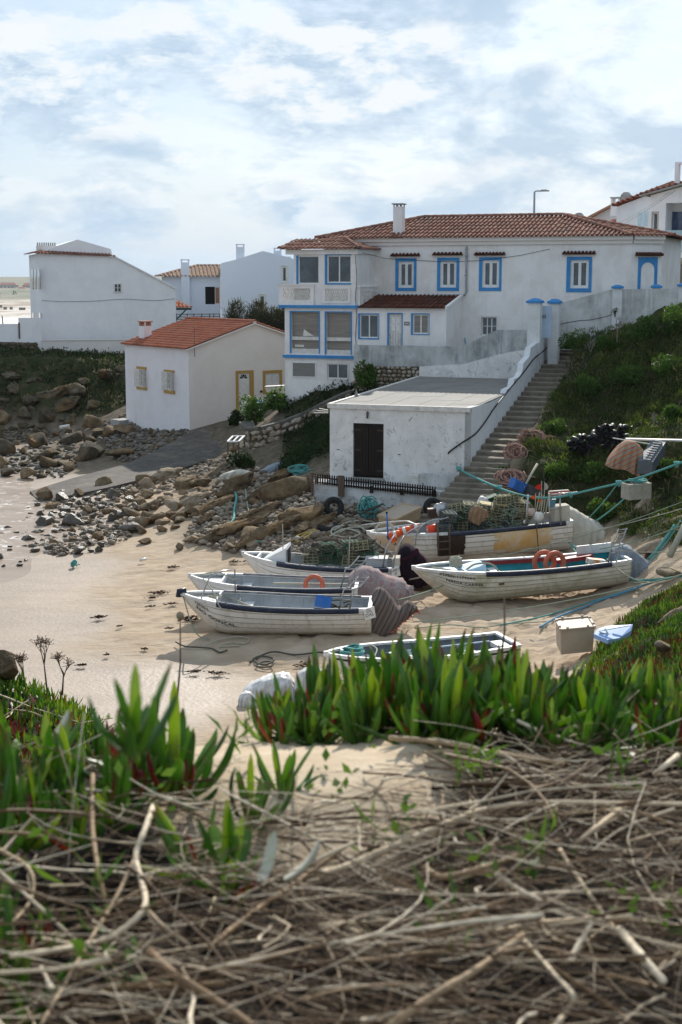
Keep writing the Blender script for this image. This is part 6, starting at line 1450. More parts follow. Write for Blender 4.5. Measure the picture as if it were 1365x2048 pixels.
def ledge():
 xs = np.concatenate([np.arange(-14, -1.6, .3), np.arange(-1.6, 1.6, .025), np.arange(1.6, 14, .3)]); ys = np.concatenate([np.arange(-1.5, .6, .15), np.arange(.6, 2.8, .022), np.arange(2.8, 14.5, .15)])
 X, Y = np.meshgrid(xs, ys); Z = near_np(X, Y); sandy = np.exp(-(((X+.05)/.19)**2+((Y-1.80)/.34)**2)**1.5)
 sandy = np.clip(sandy*1.6, 0, 1)
 Z = Z+sandy*.012-.055*(1-sandy)*np.clip((1.86-Y)/.12, 0, 1)*np.clip((Y-.2)/.3, 0, 1)+(fbm(X*30, Y*30, 3, 2)-.5)*.006
 nx, ny = len(xs), len(ys); idx = np.arange(nx*ny).reshape(ny, nx); F_ = np.stack([idx[:-1, :-1], idx[:-1, 1:], idx[1:, 1:], idx[1:, :-1]], -1).reshape(-1, 4)
 me = npmesh(np.stack([X, Y, Z], -1).reshape(-1, 3), F_, smooth=True); at = me.attributes.new('sandy', 'FLOAT', 'POINT'); at.data.foreach_set('value', sandy.astype(np.float32).ravel())
 m, nt, b = mat_nodes('ledge_soil'); n = NT(nt)
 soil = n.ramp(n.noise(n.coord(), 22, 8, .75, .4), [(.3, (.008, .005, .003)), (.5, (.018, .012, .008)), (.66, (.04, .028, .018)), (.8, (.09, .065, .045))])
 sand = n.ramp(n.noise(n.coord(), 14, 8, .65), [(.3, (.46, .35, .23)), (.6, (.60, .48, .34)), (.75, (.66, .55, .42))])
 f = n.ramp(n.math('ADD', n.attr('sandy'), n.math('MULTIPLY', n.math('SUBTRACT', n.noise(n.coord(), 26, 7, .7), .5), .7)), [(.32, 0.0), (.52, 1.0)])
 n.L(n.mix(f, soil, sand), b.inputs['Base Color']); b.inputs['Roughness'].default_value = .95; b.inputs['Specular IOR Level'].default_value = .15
 b1 = n.bump(b, n.noise(n.coord(), 60, 6, .7), .6, .006); n.bump(b, n.noise(n.coord(), 240, 3, .7), .4, .002, b1)
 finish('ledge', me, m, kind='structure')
ledge()
def ice_mat():
 m, nt, b = mat_nodes('ice_plant_leaf'); n = NT(nt); t = n.attr('tint'); h = n.attr('hue'); nz = n.noise(n.coord(), 30, 4, .6)
 green = n.ramp(n.math('ADD', n.math('MULTIPLY', h, .8), n.math('MULTIPLY', nz, .3)), [(.15, (.035, .08, .02)), (.40, (.07, .155, .022)), (.62, (.15, .27, .03)), (.9, (.36, .40, .05))])
 base = n.mix(n.ramp(t, [(0.0, .6), (.2, 0.0)]), green, (.11, .16, .04))
 tip = n.math('ADD', t, n.math('MULTIPLY', n.math('SUBTRACT', h, .5), .25)); fr_ = n.math('FRACT', n.math('MULTIPLY', h, 7.3)); tipc = n.math('MULTIPLY', n.ramp(tip, [(.78, 0.0), (1.0, .85)]), n.ramp(fr_, [(.64, .15), (.74, 1.0)]))
 base = n.mix(tipc, base, (.17, .028, .03))
 red = n.ramp(n.math('ADD', t, n.math('MULTIPLY', nz, .3)), [(.2, (.34, .20, .03)), (.6, (.34, .075, .03)), (.95, (.20, .03, .04))])
 isred = n.math('GREATER_THAN', h, .93); n.L(n.mix(isred, base, red), b.inputs['Base Color'])
 b.inputs['Roughness'].default_value = .32; b.inputs['Specular IOR Level'].default_value = .5; b.inputs['Subsurface Weight'].default_value = 0
 tr = n.N('ShaderNodeBsdfTranslucent'); n.L(n.mix(1.0, n.mix(isred, base, red), (2.0, 2.3, .8), 'MULTIPLY'), tr.inputs[0]); ms = n.N('ShaderNodeMixShader'); ms.inputs[0].default_value = .38
 out = [x for x in nt.nodes if x.type == 'OUTPUT_MATERIAL'][0]; n.L(b.outputs[0], ms.inputs[1]); n.L(tr.outputs[0], ms.inputs[2]); n.L(ms.outputs[0], out.inputs[0]); n.bump(b, n.noise(n.coord(), 160, 3, .6), .12, .001); return m
MT['ice'] = ice_mat()
def ice_leaves(base, az, tilt, L_, w, bend, hue, rings=8):
 n = len(az); s = np.linspace(0, 1, rings); prof = np.interp(s, [0, .1, .4, .75, .9, 1], [.7, .88, 1, .9, .6, .12])
 th = tilt[:, None]+bend[:, None]*s[None, :]; ds = (L_/(rings-1))[:, None]
 rr = np.concatenate([np.zeros((n, 1)), np.cumsum((np.sin(th)*ds)[:, :-1], 1)], 1); zz = np.concatenate([np.zeros((n, 1)), np.cumsum((np.cos(th)*ds)[:, :-1], 1)], 1)
 ca, sa = np.cos(az)[:, None], np.sin(az)[:, None]; C_ = np.stack([rr*ca, rr*sa, zz], -1)+base[:, None, :]
 side = np.stack([-sa+0*rr, ca+0*rr, 0*rr], -1); up = np.stack([-np.cos(th)*ca, -np.cos(th)*sa, np.sin(th)], -1)
 W = w[:, None]*prof[None, :]; sec = np.array([(-1, .28), (-.5, .34), (0, .22), (.5, .34), (1, .28), (.45, -.45), (0, -.8), (-.45, -.45)]) if rings >= 7 else np.array([(-1, .3), (0, .2), (1, .3), (0, -.8)])
 k = len(sec); V_ = C_[:, :, None, :]+side[:, :, None, :]*(W[:, :, None]*sec[None, None, :, 0])[..., None]+up[:, :, None, :]*(W[:, :, None]*sec[None, None, :, 1]*.85)[..., None]
 idx = np.arange(n*rings*k).reshape(n, rings, k); nx = np.roll(idx, -1, 2)
 F_ = np.stack([idx[:, :-1], nx[:, :-1], nx[:, 1:], idx[:, 1:]], -1).reshape(-1, 4); T_ = np.broadcast_to(s[None, :, None], (n, rings, k)).ravel(); Hh = np.broadcast_to(hue[:, None, None], (n, rings, k)).ravel()
 return V_.reshape(-1, 3), F_, T_, Hh
def ice_mesh(arr):
 V_, F_, T_, Hh = arr; me = npmesh(V_, F_, smooth=True)
 for nm, a in (('tint', T_), ('hue', Hh)): at = me.attributes.new(nm, 'FLOAT', 'POINT'); at.data.foreach_set('value', a.astype(np.float32))
 return me
def ice_clump(seed, n=11, L0=.10, spread=.02):
 g = np.random.default_rng(seed); az = np.arange(n)*2.4+g.uniform(-.4, .4, n); f = np.linspace(0, 1, n); tilt = .08+f*1.05+g.uniform(-.2, .2, n); L_ = L0*g.uniform(.5, 1.15, n)*(1-.15*f); w = g.uniform(.0052, .0072, n)*L0/.10
 hue = np.clip(g.normal(.42, .2, n), .05, .88); hue[g.random(n) < .04] = .97; bend = g.uniform(-1.1, .25, n)*(.35+f); bs = np.stack([np.cos(az)*spread*f*.5, np.sin(az)*spread*f*.5, .02-.015*f], -1)
 return ice_leaves(bs, az, tilt, L_, w, bend, hue)
ICE = []
for i in range(14): me = ice_mesh(ice_clump(300+i, rnd.choice([8, 10, 12, 14]))); me.materials.append(MT['ice']); ICE.append(me)
def ice_plant(p, scale, label, group, k=None, tilt=(0, 0)):
 o = bpy.data.objects.new('ice_plant', ICE[rnd.randrange(14) if k is None else k]); COL.objects.link(o)
 o.matrix_world = Matrix.Translation(p) @ Matrix.Rotation(tilt[0], 4, 'X') @ Matrix.Rotation(tilt[1], 4, 'Y') @ Matrix.Rotation(rnd.uniform(0, 6.28), 4, 'Z') @ Matrix.Scale(scale, 4)
 o['label'] = label; o['category'] = 'plant'; o['group'] = group
r = random.Random(5); cnt = 0
# band along the right of the ledge
while cnt < 155:
 px = r.uniform(540, 1450); y = r.uniform(1.72, 2.22); x = (px-682.5)/FPX*y/.965
 lo_ = 1.86 if px < 820 else 1.80 - (px-820)*.00006
 if y < lo_: continue
 z = float(near_np(np.array([x]), np.array([y]))[0]); top = 1300 if px > 620 else 1330
 sc = r.uniform(.6, 1.0)*(1.25 if 640 < px < 1080 else .95)
 p = Vector((x, y, z+max(0, (y-1.9))*.22));
 ice_plant(p, sc, 'green ice plant in the ledge edge row, '+('in front of the white sacks' if px < 640 else 'in front of the small open boat' if px < 1040 else 'between open boat and tan crate' if px < 1105 else 'in front of the tan crate and board' if px < 1275 else 'at the right edge'), 'ice plants along the right of the ledge', tilt=(r.uniform(-.25, .15), r.uniform(-.3, .3))); cnt += 1
for (px, py, sc, tl) in ((345, 1585, 1.75, .05), (300, 1560, 1.4, -.2), (255, 1590, 1.35, -.1), (225, 1640, 1.25, .1), (150, 1600, 1.3, -.15), (90, 1590, 1.5, .1), (30, 1640, 1.5, -.1), (10, 1560, 1.4, 0), (200, 1520, 1.0, 0), (110, 1520, 1.0, .2), (50, 1520, 1.1, -.2), (-20, 1720, 1.5, .2), (60, 1690, 1.2, .0), (160, 1690, 1.0, -.1), (320, 1540, 1.2, -.1), (360, 1600, 1.3, .2), (375, 1540, 1.2, .1), (285, 1600, 1.2, 0), (240, 1540, 1.1, .1), (70, 1620, 1.2, .1), (130, 1640, 1.1, 0), (270, 1500, .9, 0)):
 ice_plant(near_pt(px, py+20), sc*(.70 if px > 210 else .66), 'green ice plant left on the ledge, '+('at the left edge' if px < 80 else 'in the low part nearer the edge' if px < 210 else 'in the tallest clump beside the sandy hump'), 'ice plants on the left of the ledge', tilt=(r.uniform(-.1, .1), tl))
for (px, py, sc, tl, lab) in ((560, 1605, .68, .15, 'small ice plant standing alone on the sandy hump'), (505, 1670, .8, -.05, 'ice plant in the middle in front of the sandy hump'), (455, 1800, .95, .05, 'ice plant among the twigs below the sandy hump'), (400, 1760, .75, -.5, 'leaning ice plant left of centre among the twigs')):
 ice_plant(near_pt(px, py), sc, lab, 'single ice plants in the middle', tilt=(0, tl))
for (px, py, sc) in ((20, 1990, 1.1), (95, 1905, .7), (-20, 1900, 1.0), (50, 2060, 1.0)): ice_plant(near_pt(px, py), sc*.7, 'ice plant at the bottom left corner of the ledge', 'ice plants at the bottom left corner')
# small succulents covering the cliff left of the ledge and the slope at the right edge
def ice_cover(name, n, f_ok, f_z, x0, x1, y0, y1, L0, seed, hue_lo=.05, hue_hi=.9, red=.12):
 g = np.random.default_rng(seed); x = g.uniform(x0, x1, n); y = g.uniform(y0, y1, n); k = f_ok(x, y, g); x, y = x[k], y[k]; z = f_z(x, y); d = fbm(x*3/(L0*12), y*3/(L0*12), 3, seed)
 az = g.uniform(0, 6.28, len(x)); hue = np.clip(g.uniform(hue_lo, hue_hi, len(x))+(d-.5)*.5, .02, .9); rm = (fbm(x*2/(L0*12), y*2/(L0*12), 3, seed+3) > .56) & (g.random(len(x)) < red*3.5) | (g.random(len(x)) < red*.4); hue[rm] = .97
 arr = ice_leaves(np.stack([x, y, z+(d-.4)*L0*1.0], -1), az, g.uniform(.1, .9, len(x)), L0*g.uniform(.6, 1.2, len(x)), L0*g.uniform(.055, .075, len(x)), g.uniform(-.6, .1, len(x)), hue, rings=5)
 finish(name, ice_mesh(arr), MT['ice'], kind='stuff')
ice_cover('ice_plant_mat', 42000, lambda x, y, g: (fbm(x*1.7, y*1.7, 3, 77) > .30), near_np, -4.2, .3, 2.3, 9.8, .085, 61, .25)
ice_cover('succulent_mat', 70000, lambda x, y, g: (slopeveg(x, y) > .3) & (fbm(x*.8, y*.8, 3, 78) > .30) & (g.random(len(x)) < np.clip((39.5-y)/3, 0, 1)), terrain_z, 3.8, 16, 25, 40, .17, 62, red=.09)
# sticks and dead stems among them
def twig_mat():
 m, nt, b = mat_nodes('dry_twigs'); n = NT(nt); t = n.attr('tint')
 col = n.ramp(t, [(0.0, (.035, .020, .012)), (.3, (.12, .070, .036)), (.55, (.33, .215, .115)), (.78, (.60, .45, .28)), (1.0, (.82, .69, .50))]); col = n.mix(n.ramp(n.noise(n.coord(scale=(1, 1, 1)), 55, 6, .7), [(.42, 0.0), (.7, .55)]), col, (.06, .04, .028))
 n.L(col, b.inputs['Base Color']); b.inputs['Roughness'].default_value = .6; b.inputs['Specular IOR Level'].default_value = .12; n.bump(b, n.noise(n.coord(), 120, 5, .7), .5, .002); return m
MT['twig'] = twig_mat()
def twigs_np(base, az, el, L_, rad, curve, tint, rings=6, k=5):
 n = len(az); s = np.linspace(0, 1, rings); gk = np.random.default_rng(n); a = az[:, None]+curve[:, None]*(s[None, :]-.5)+np.cumsum(gk.normal(0, .11, (n, rings)), 1)*(gk.random((n, 1)) < .7); e = el[:, None]+np.cumsum(gk.normal(0, .06, (n, rings)), 1)
 ds = (L_/(rings-1))[:, None]; dx = np.cos(a)*np.cos(e)*ds; dy = np.sin(a)*np.cos(e)*ds; dz = np.sin(e)*ds
 C_ = np.cumsum(np.stack([dx, dy, dz], -1), 1); C_ = C_-C_[:, rings//2:rings//2+1]+base[:, None, :]
 sd = np.stack([-np.sin(a), np.cos(a), 0*a], -1); up = np.stack([-np.sin(e)*np.cos(a), -np.sin(e)*np.sin(a), np.cos(e)], -1); t = np.arange(k)*2*np.pi/k
 rr = (rad[:, None]*(1-.55*s[None, :])*(1+.25*np.sin(s[None, :]*23+az[:, None]*11)))[:, :, None, None]
 V_ = C_[:, :, None, :]+rr*(sd[:, :, None, :]*np.cos(t)[None, None, :, None]+up[:, :, None, :]*np.sin(t)[None, None, :, None])
 idx = np.arange(n*rings*k).reshape(n, rings, k); nx = np.roll(idx, -1, 2); F_ = np.stack([idx[:, :-1], nx[:, :-1], nx[:, 1:], idx[:, 1:]], -1).reshape(-1, 4)
 return V_.reshape(-1, 3), F_, np.repeat(tint, (rings-1)*k)
def litter():
 g = np.random.default_rng(71); n = 9000; y = g.uniform(.70, 2.05, n); x = g.uniform(-.85, .85, n)*(.5+y*.4)
 pxs = 682+FPX*x/y*.965
 # leave the sandy hump mostly bare
 hump = np.exp(-(((x+.05)/.18)**2+((y-1.80)/.30)**2)**1.5); k = g.random(n) > hump*1.9
 left = (x < -.12*y) & (y > 1.25); k &= ~(left & (g.random(n) < .55)); k &= ~((y > 1.78) & (x < .12))
 x, y = x[k], y[k]; n = len(x); z = near_np(x, y); pile = np.clip(.10*(1.88-y)+.006, .006, .065)
 az = np.where(g.random(n) < .68, g.normal(.0, .38, n), g.uniform(-1.6, 1.6, n)); az = az+np.where(g.random(n) < .5, 0, np.pi)
 big = g.random(n)**7; hgt_ = g.random(n)**.8*(pile+.05*np.clip((1.8-y)/.2, 0, 1))-.04*np.clip((1.8-y)/.2, 0, 1)
 V_, F_, T_ = twigs_np(np.stack([x, y, z+hgt_], -1), az, g.normal(0, .17, n), .03+.26*g.random(n)**1.5, .0005+.0022*big, g.normal(0, .6, n), np.clip(np.where(g.random(n) < .34, .68, .0)+g.random(n)*.3+hgt_/pile*.25-.06, 0, 1))
 finish('dry_twigs', npmesh(V_, F_, smooth=True, tint=T_), MT['twig'], kind='stuff')
 # withered leaves and bark chips
 n = 1500; y = g.uniform(.72, 2.0, n); x = g.uniform(-.85, .85, n)*(.5+y*.4); hump = np.exp(-(((x+.05)/.18)**2+((y-1.80)/.30)**2)**1.5); k = g.random(n) > hump*1.9; x, y = x[k], y[k]; n = len(x)
 P_ = np.stack([x, y, near_np(x, y)-.03+g.random(n)*.03], -1); V_, F_ = leaf_quads(P_, g.uniform(.004, .013, n), g, -.5, 2.5); finish('leaf_litter', npmesh(V_, F_, tint=g.random(n)*.8), MT['twig'], kind='stuff')
 # sticks over the small succulents on the cliff
 n = 260; x = g.uniform(-4, .2, n); y = g.uniform(2.6, 9.3, n); V_, F_, T_ = twigs_np(np.stack([x, y, near_np(x, y)+.05], -1), g.uniform(0, 6.3, n), g.normal(0, .15, n), g.uniform(.15, .7, n), g.uniform(.003, .007, n), g.normal(0, .5, n), g.uniform(.6, 1, n)); finish('dead_stems', npmesh(V_, F_, smooth=True, tint=T_), MT['twig'], kind='stuff')
litter()
BR = [([(307, 1613), (290, 1660), (272, 1712), (283, 1760), (290, 1813), (245, 1860), (192, 1885), (100, 1902), (20, 1912)], 9, .07, 'pale forked stalk zigzagging across the left of the twigs'), ([(290, 1813), (325, 1850), (380, 1890)], 6, .06, 'short side stalk leaving the pale forked stalk'),
  ([(269, 1722), (230, 1800), (175, 1890), (77, 2060)], 7, .05, 'thin straight stalk running to the bottom left'), ([(640, 1748), (700, 1730), (819, 1679), (890, 1648), (973, 1618), (1075, 1606), (1200, 1606), (1390, 1609)], 12, .06, 'long curved grey branch sweeping right across the dry twigs'),
  ([(850, 1735), (870, 1750), (901, 1753), (998, 1726), (1060, 1702), (1121, 1680)], 11, .055, 'hooked branch in the middle of the dry twigs'), ([(770, 2060), (870, 1990), (960, 1935), (1045, 1870)], 15, .07, 'thick branch rising from the bottom edge'),
  ([(300, 1905), (350, 1950), (430, 2000), (525, 2065)], 15, .07, 'thick dark branch at the bottom left of centre'), ([(420, 1895), (500, 1830), (600, 1760), (690, 1695)], 10, .05, 'branch slanting up right through the middle'),
  ([(993, 1746), (1030, 1775), (1085, 1803)], 10, .06, 'short pale broken stick under the hooked branch'), ([(700, 1925), (800, 1912), (900, 1900), (1000, 1888)], 8, .05, 'level stick near the bottom right of centre'),
  ([(178, 1977), (300, 1972), (446, 1967)], 10, .05, 'level stick near the bottom left'), ([(186, 1550), (185, 1650), (197, 1740), (210, 1800)], 8, .06, 'upright grey stem in the left ice plants'),
  ([(1239, 1620), (1200, 1650), (1152, 1687)], 9, .06, 'short stick crossing right of centre'), ([(1355, 1512), (1330, 1532), (1308, 1548)], 9, .05, 'pale broken stick at the right under the ice plants'),
  ([(780, 1476), (860, 1482), (960, 1500), (1030, 1512), (1130, 1528)], 8, .03, 'long thin stick along the foot of the ice plants'), ([(640, 1852), (760, 1843), (906, 1838)], 9, .05, 'level pale stick left of the hooked branch end'),
  ([(1105, 2060), (1135, 2020), (1147, 1992), (1110, 1950), (1050, 1880)], 10, .065, 'bent stick at the bottom right'), ([(1142, 1922), (1160, 1885), (1185, 1846)], 10, .06, 'short thick pale twig right of the thick branch'),
  ([(1240, 1860), (1290, 1920), (1330, 1965)], 14, .06, 'pale flattened stick at the lower right'), ([(0, 1700), (60, 1740), (62, 1800), (20, 1850)], 7, .05, 'grey curled stalk at the left edge'), ([(1120, 1700), (1180, 1790), (1240, 1870), (1300, 1925)], 7, .05, 'slim stick falling to the lower right')]
for k, (pts, w, h, lab) in enumerate(BR):
 q = [at_z(x, y, 8.895+h+.008*math.sin(i*1.9+k)) for i, (x, y) in enumerate(pts)]; mb = MB(); sp_ = smooth_path(q, 5); w0 = pxm(w, q[0].y)*.72
 mb.tube(sp_, [w0*(1-.35*i/len(sp_))*(1+.10*math.sin(i*2.3+k)) for i in range(len(sp_))], 8)
 me = mb.mesh(); at = me.attributes.new('tint', 'FLOAT', 'FACE'); at.data.foreach_set('value', np.full(len(me.polygons), [.92, .8, .7, .86, .6, .62, .45, .55, .95, .6, .5, .5, .8, .95, .65, .8, .9, 1, 1, .7, .8][k], dtype=np.float32))
 finish('dry_branch', me, MT['twig'], label=lab, cat='branch', group='dry branches on the ledge')
# loose fallen leaves
for (px, py, L_, az, lab) in ((80, 1600, .06, .5, 'whitish curved dead leaf among the left ice plants'), (523, 1890, .05, 1.2, 'white withered leaf curl among the twigs'), (570, 1885, .05, .1, 'pale green fallen leaf beside the white curl')):
 p = near_pt(px, py)+Vector((0, 0, .06)); g = np.array; arr = ice_leaves(g([[0, 0, 0.]]), g([az]), g([1.1]), g([L_]), g([.006]), g([-.9]), g([.3]), 8); me = ice_mesh(arr)
 o = finish('fallen_leaf', me, MT['deadleaf'] if 'deadleaf' in MT else MT.setdefault('deadleaf', mat('whitish_dead_leaf', (.55, .50, .42), (.40, .42, .28), 40, .4)), label=lab, cat='leaf'); o.location = p
# thin dry stalks standing in front of the beach
def stalk(px, pyt, pyb, Y, label, head=True, name='dry_stalk'):
 t, b = at_y(px, pyt, Y), at_y(px-8, pyb, Y); T = thing(name, label, 'plant', b); m = MB(); m.tube([b, b.lerp(t, .5)+Vector((.004, 0, 0)), t], [.0022, .0018, .0012], 5); m.build('stem', MT['twigbrown'], T)
 if head: m = MB(); m.lathe([(.001, -.009), (.006, -.006), (.008, 0), (.006, .007), (.001, .009)], t, 8); m.build('seed_head', MT['drygrass_solid'], T)
MT['twigbrown'] = mat('brown_stalk', (.19, .12, .08), None, 20, .7); MT['drygrass_solid'] = mat('pale_seed_head', (.42, .33, .22), (.3, .22, .14), 90, .9)
stalk(361, 1232, 1420, 2.6, 'thin dry stalk with a round seed head in front of the sand')
stalk(1009, 1188, 1330, 2.2, 'thin pale blurred stalk in front of the green stained boat', False)
def umbel(px, py, Y, h, seed, label):
 b = at_y(px, py, Y); T = thing('dry_umbel', label, 'plant', b); r = random.Random(seed); m = MB(); hd = MB()
 def br(q, d, L_, rad, lv):
  e = q+d*L_; m.tube([q, e], [rad, rad*.6], 4)
  if lv == 0:
   for k in range(9): a = r.uniform(0, 6.3); f = e+Vector((math.cos(a)*r.uniform(.0, .045), math.sin(a)*r.uniform(0, .045), r.uniform(.0, .03))); m.tube([e, f], .0015, 3); hd.box(f, (.005, .005, .004))
  else:
   for _ in range(3): br(q+d*L_*r.uniform(.6, 1), (d+Vector((r.uniform(-.6, .6), r.uniform(-.4, .4), .2))).normalized(), L_*.55, rad*.6, lv-1)
 br(b, Vector((r.uniform(-.1, .1), 0, 1)).normalized(), h*.5, .006, 2); m.build('stem', MT['twigbrown'], T); hd.build('seed_head', MT['twigbrown'], T)
umbel(95, 1385, 8.0, .36, 1, 'dry brown umbel plant standing on the left cliff edge'); umbel(125, 1390, 7.8, .26, 2, 'shorter dry umbel plant on the left cliff edge'); umbel(50, 1375, 8.1, .24, 4, 'dark bare umbel stems left of the tall dry umbel')
p = near_pt(8, 1375); rock(p, .30, 'rock', label='grey rock on the left cliff edge with a rope round it', k=3, sz=1.3, sink=.1)
def shoots():
 g = np.random.default_rng(81); n = 160; c = g.integers(0, 16, n); cx = g.uniform(-.45, .45, 16); cy_ = g.uniform(1.0, 1.75, 16); x = cx[c]+g.normal(0, .012, n); y = cy_[c]+g.normal(0, .012, n)
 P_ = np.stack([x, y, near_np(x, y)+.01+g.random(n)*.05], -1); V_, F_ = leaf_quads(P_, g.uniform(.02, .06, n), g, 1.0, 9); finish('grass_shoots', npmesh(V_, F_, tint=.5+.5*g.random(n)), MT['shrubleaf'], kind='stuff')
 n = 300; c = g.integers(0, 26, n); cx = g.uniform(-.5, .5, 26); cy_ = g.uniform(1.05, 1.9, 26); x = cx[c]+g.normal(0, .02, n); y = cy_[c]+g.normal(0, .015, n)
 P_ = np.stack([x, y, near_np(x, y)+.03+g.random(n)*.05], -1); V_, F_ = leaf_quads(P_, g.uniform(.008, .018, n), g, .2, 1.6); finish('tiny_weeds', npmesh(V_, F_, tint=.4+.5*g.random(n)), MT['shrubleaf'], kind='stuff')
shoots()
# ================================================================ boats
def hull_mat(name, base, base2, stain, algae=None, bottom=None):
 m, nt, b = mat_nodes(name); n = NT(nt)
 col = n.ramp(n.noise(n.coord(scale=(.6, 1, 2)), 2.2, 7, .6), [(.35, base), (.65, base2)])
 d = n.ramp(n.noise(n.coord(scale=(1.6, 1, .7)), 2.4, 9, .72, .6), [(.52, 0.0), (.74, .85)]); col = n.mix(d, col, stain)
 dr = n.ramp(n.noise(n.coord(scale=(6, 6, .35)), 1.3, 7, .7, .2), [(.55, 0.0), (.78, .5)]); col = n.mix(dr, col, stain)
 if algae:
  a = n.ramp(n.noise(n.coord(scale=(.6, 1, 1.4)), 1.6, 8, .7, .5), [(.47, 0.0), (.66, .75)]); col = n.mix(a, col, algae)
 if bottom:
  sp = n.N('ShaderNodeSeparateXYZ'); n.L(n.coord(), sp.inputs[0]); z = n.math('ADD', sp.outputs[2], n.math('MULTIPLY', n.noise(n.coord(), 3, 6, .7), .16)); col = n.mix(n.ramp(z, [(.14, .8), (.30, 0.0)]), col, bottom)
 n.L(col, b.inputs['Base Color']); b.inputs['Roughness'].default_value = .5; b.inputs['Specular IOR Level'].default_value = .35; n.bump(b, n.noise(n.coord(), 12, 6, .65), .15, .01); return m
MT['hull_cream'] = hull_mat('cream_painted_hull', (.76, .71, .63), (.68, .62, .53), (.42, .33, .23), None, (.46, .36, .20))
MT['hull_white'] = hull_mat('white_painted_hull', (.78, .77, .74), (.72, .70, .66), (.50, .44, .36), None, (.55, .48, .38))
MT['hull_green'] = hull_mat('algae_stained_hull', (.74, .71, .62), (.68, .64, .54), (.40, .36, .24), (.34, .33, .17), (.55, .50, .40))
MT['hull_big'] = hull_mat('white_timber_hull', (.76, .73, .68), (.70, .65, .58), (.50, .42, .33), None, (.55, .48, .40))
MT['hull_tan'] = mat('tan_primer', (.60, .45, .30), (.66, .52, .38), 3, .6)
MT['navy'] = mat('navy_rubber_fender', (.018, .024, .045), (.035, .042, .065), 6, .42, .2, dirt=(.07, .075, .09), dscale=4)
MT['rail'] = mat('white_gunwale_paint', (.76, .76, .74), (.60, .58, .54), 7, .45, .1, dirt=(.30, .28, .24), dscale=5)
MT['in_grey'] = mat('grey_boat_interior', (.42, .44, .45), (.33, .35, .36), 3, .6, .1, dirt=(.22, .21, .19), dscale=3)
MT['in_turq'] = mat('turquoise_boat_interior', (.02, .20, .24), (.03, .26, .28), 4, .55, .1, dirt=(.05, .12, .12), dscale=3)
MT['in_white'] = mat('white_thwart_paint', (.70, .71, .71), (.58, .59, .58), 4, .5, .1, dirt=(.35, .33, .29), dscale=4)
MT['paleblue'] = mat('pale_blue_deck_paint', (.46, .62, .74), (.55, .68, .76), 4, .5, .1)
MT['red_paint'] = mat('worn_red_paint', (.30, .035, .04), (.22, .03, .03), 5, .5, .1)
MT['seam'] = mat('stained_shaded_plank_seam', (.20, .15, .10), (.38, .31, .24), 5, .8)  # seam stain, dark also to paint in the shadow line under each plank lip
MT['ink'] = mat('black_lettering', (.02, .02, .025), None, 9, .6)
MT['orange'] = mat('orange_plastic', (.85, .13, .03), (.78, .10, .02), 6, .4, .05)
MT['orange_old'] = mat('faded_orange_life_ring', (.55, .12, .06), (.48, .15, .09), 8, .5, .1)
MT['tape'] = mat('grey_reflective_tape', (.60, .60, .58), None, 9, .35)
MT['blueplastic'] = mat('blue_plastic', (.03, .13, .42), (.05, .17, .46), 5, .4, .05)
MT['rope_teal'] = mat('teal_rope', (.07, .27, .25), (.13, .36, .33), 30, .8, .6, 90, dirt=(.30, .34, .26), dscale=4)
MT['rope_pale'] = mat('pale_rope', (.46, .43, .34), (.34, .33, .25), 25, .85, .6, 90)
MT['rope_green'] = mat('grey_green_rope', (.20, .27, .20), (.30, .34, .26), 25, .85, .6, 90)
MT['rope_dark'] = mat('dark_wet_rope', (.06, .065, .05), (.12, .11, .08), 25, .85, .6, 90)
MT['rope_pink'] = mat('faded_pink_rope', (.30, .16, .12), (.40, .25, .19), 25, .85, .5, 90)
MT['rope_blue'] = mat('blue_rope', (.08, .22, .38), (.15, .3, .4), 25, .85, .5, 90)
MT['rope_yellow'] = mat('ochre_rope', (.50, .33, .08), (.42, .3, .12), 25, .85, .5, 90)
def hshape(L_, B_, hb, hs, rake=.24):
 def zs(s): return hs+(hb-hs)*(1-s)**2.1-.03*math.sin(math.pi*min(1, s*1.0))
 def bb(s):
  if s < .45: return B_/2*max(0, (1-(1-s/.45)**2.1))**.72
  return B_/2*(1-.20*((s-.45)/.55)**2)
 def zk(s): return hb*.96*max(0, 1-s/rake)**1.55 + .02*s
 def pt(s, t, side, off=0.0):
  b_, z0, z1 = bb(s), zk(s), zs(s); v = b_*math.sin(t*math.pi/2)**.78; w = z0+(z1-z0)*(1-math.cos(t*math.pi/2))**.82
  # flare near the bow
  return Vector((s*L_, side*(v+off), w-off*.3*(1-t)))
 return zs, bb, zk, pt
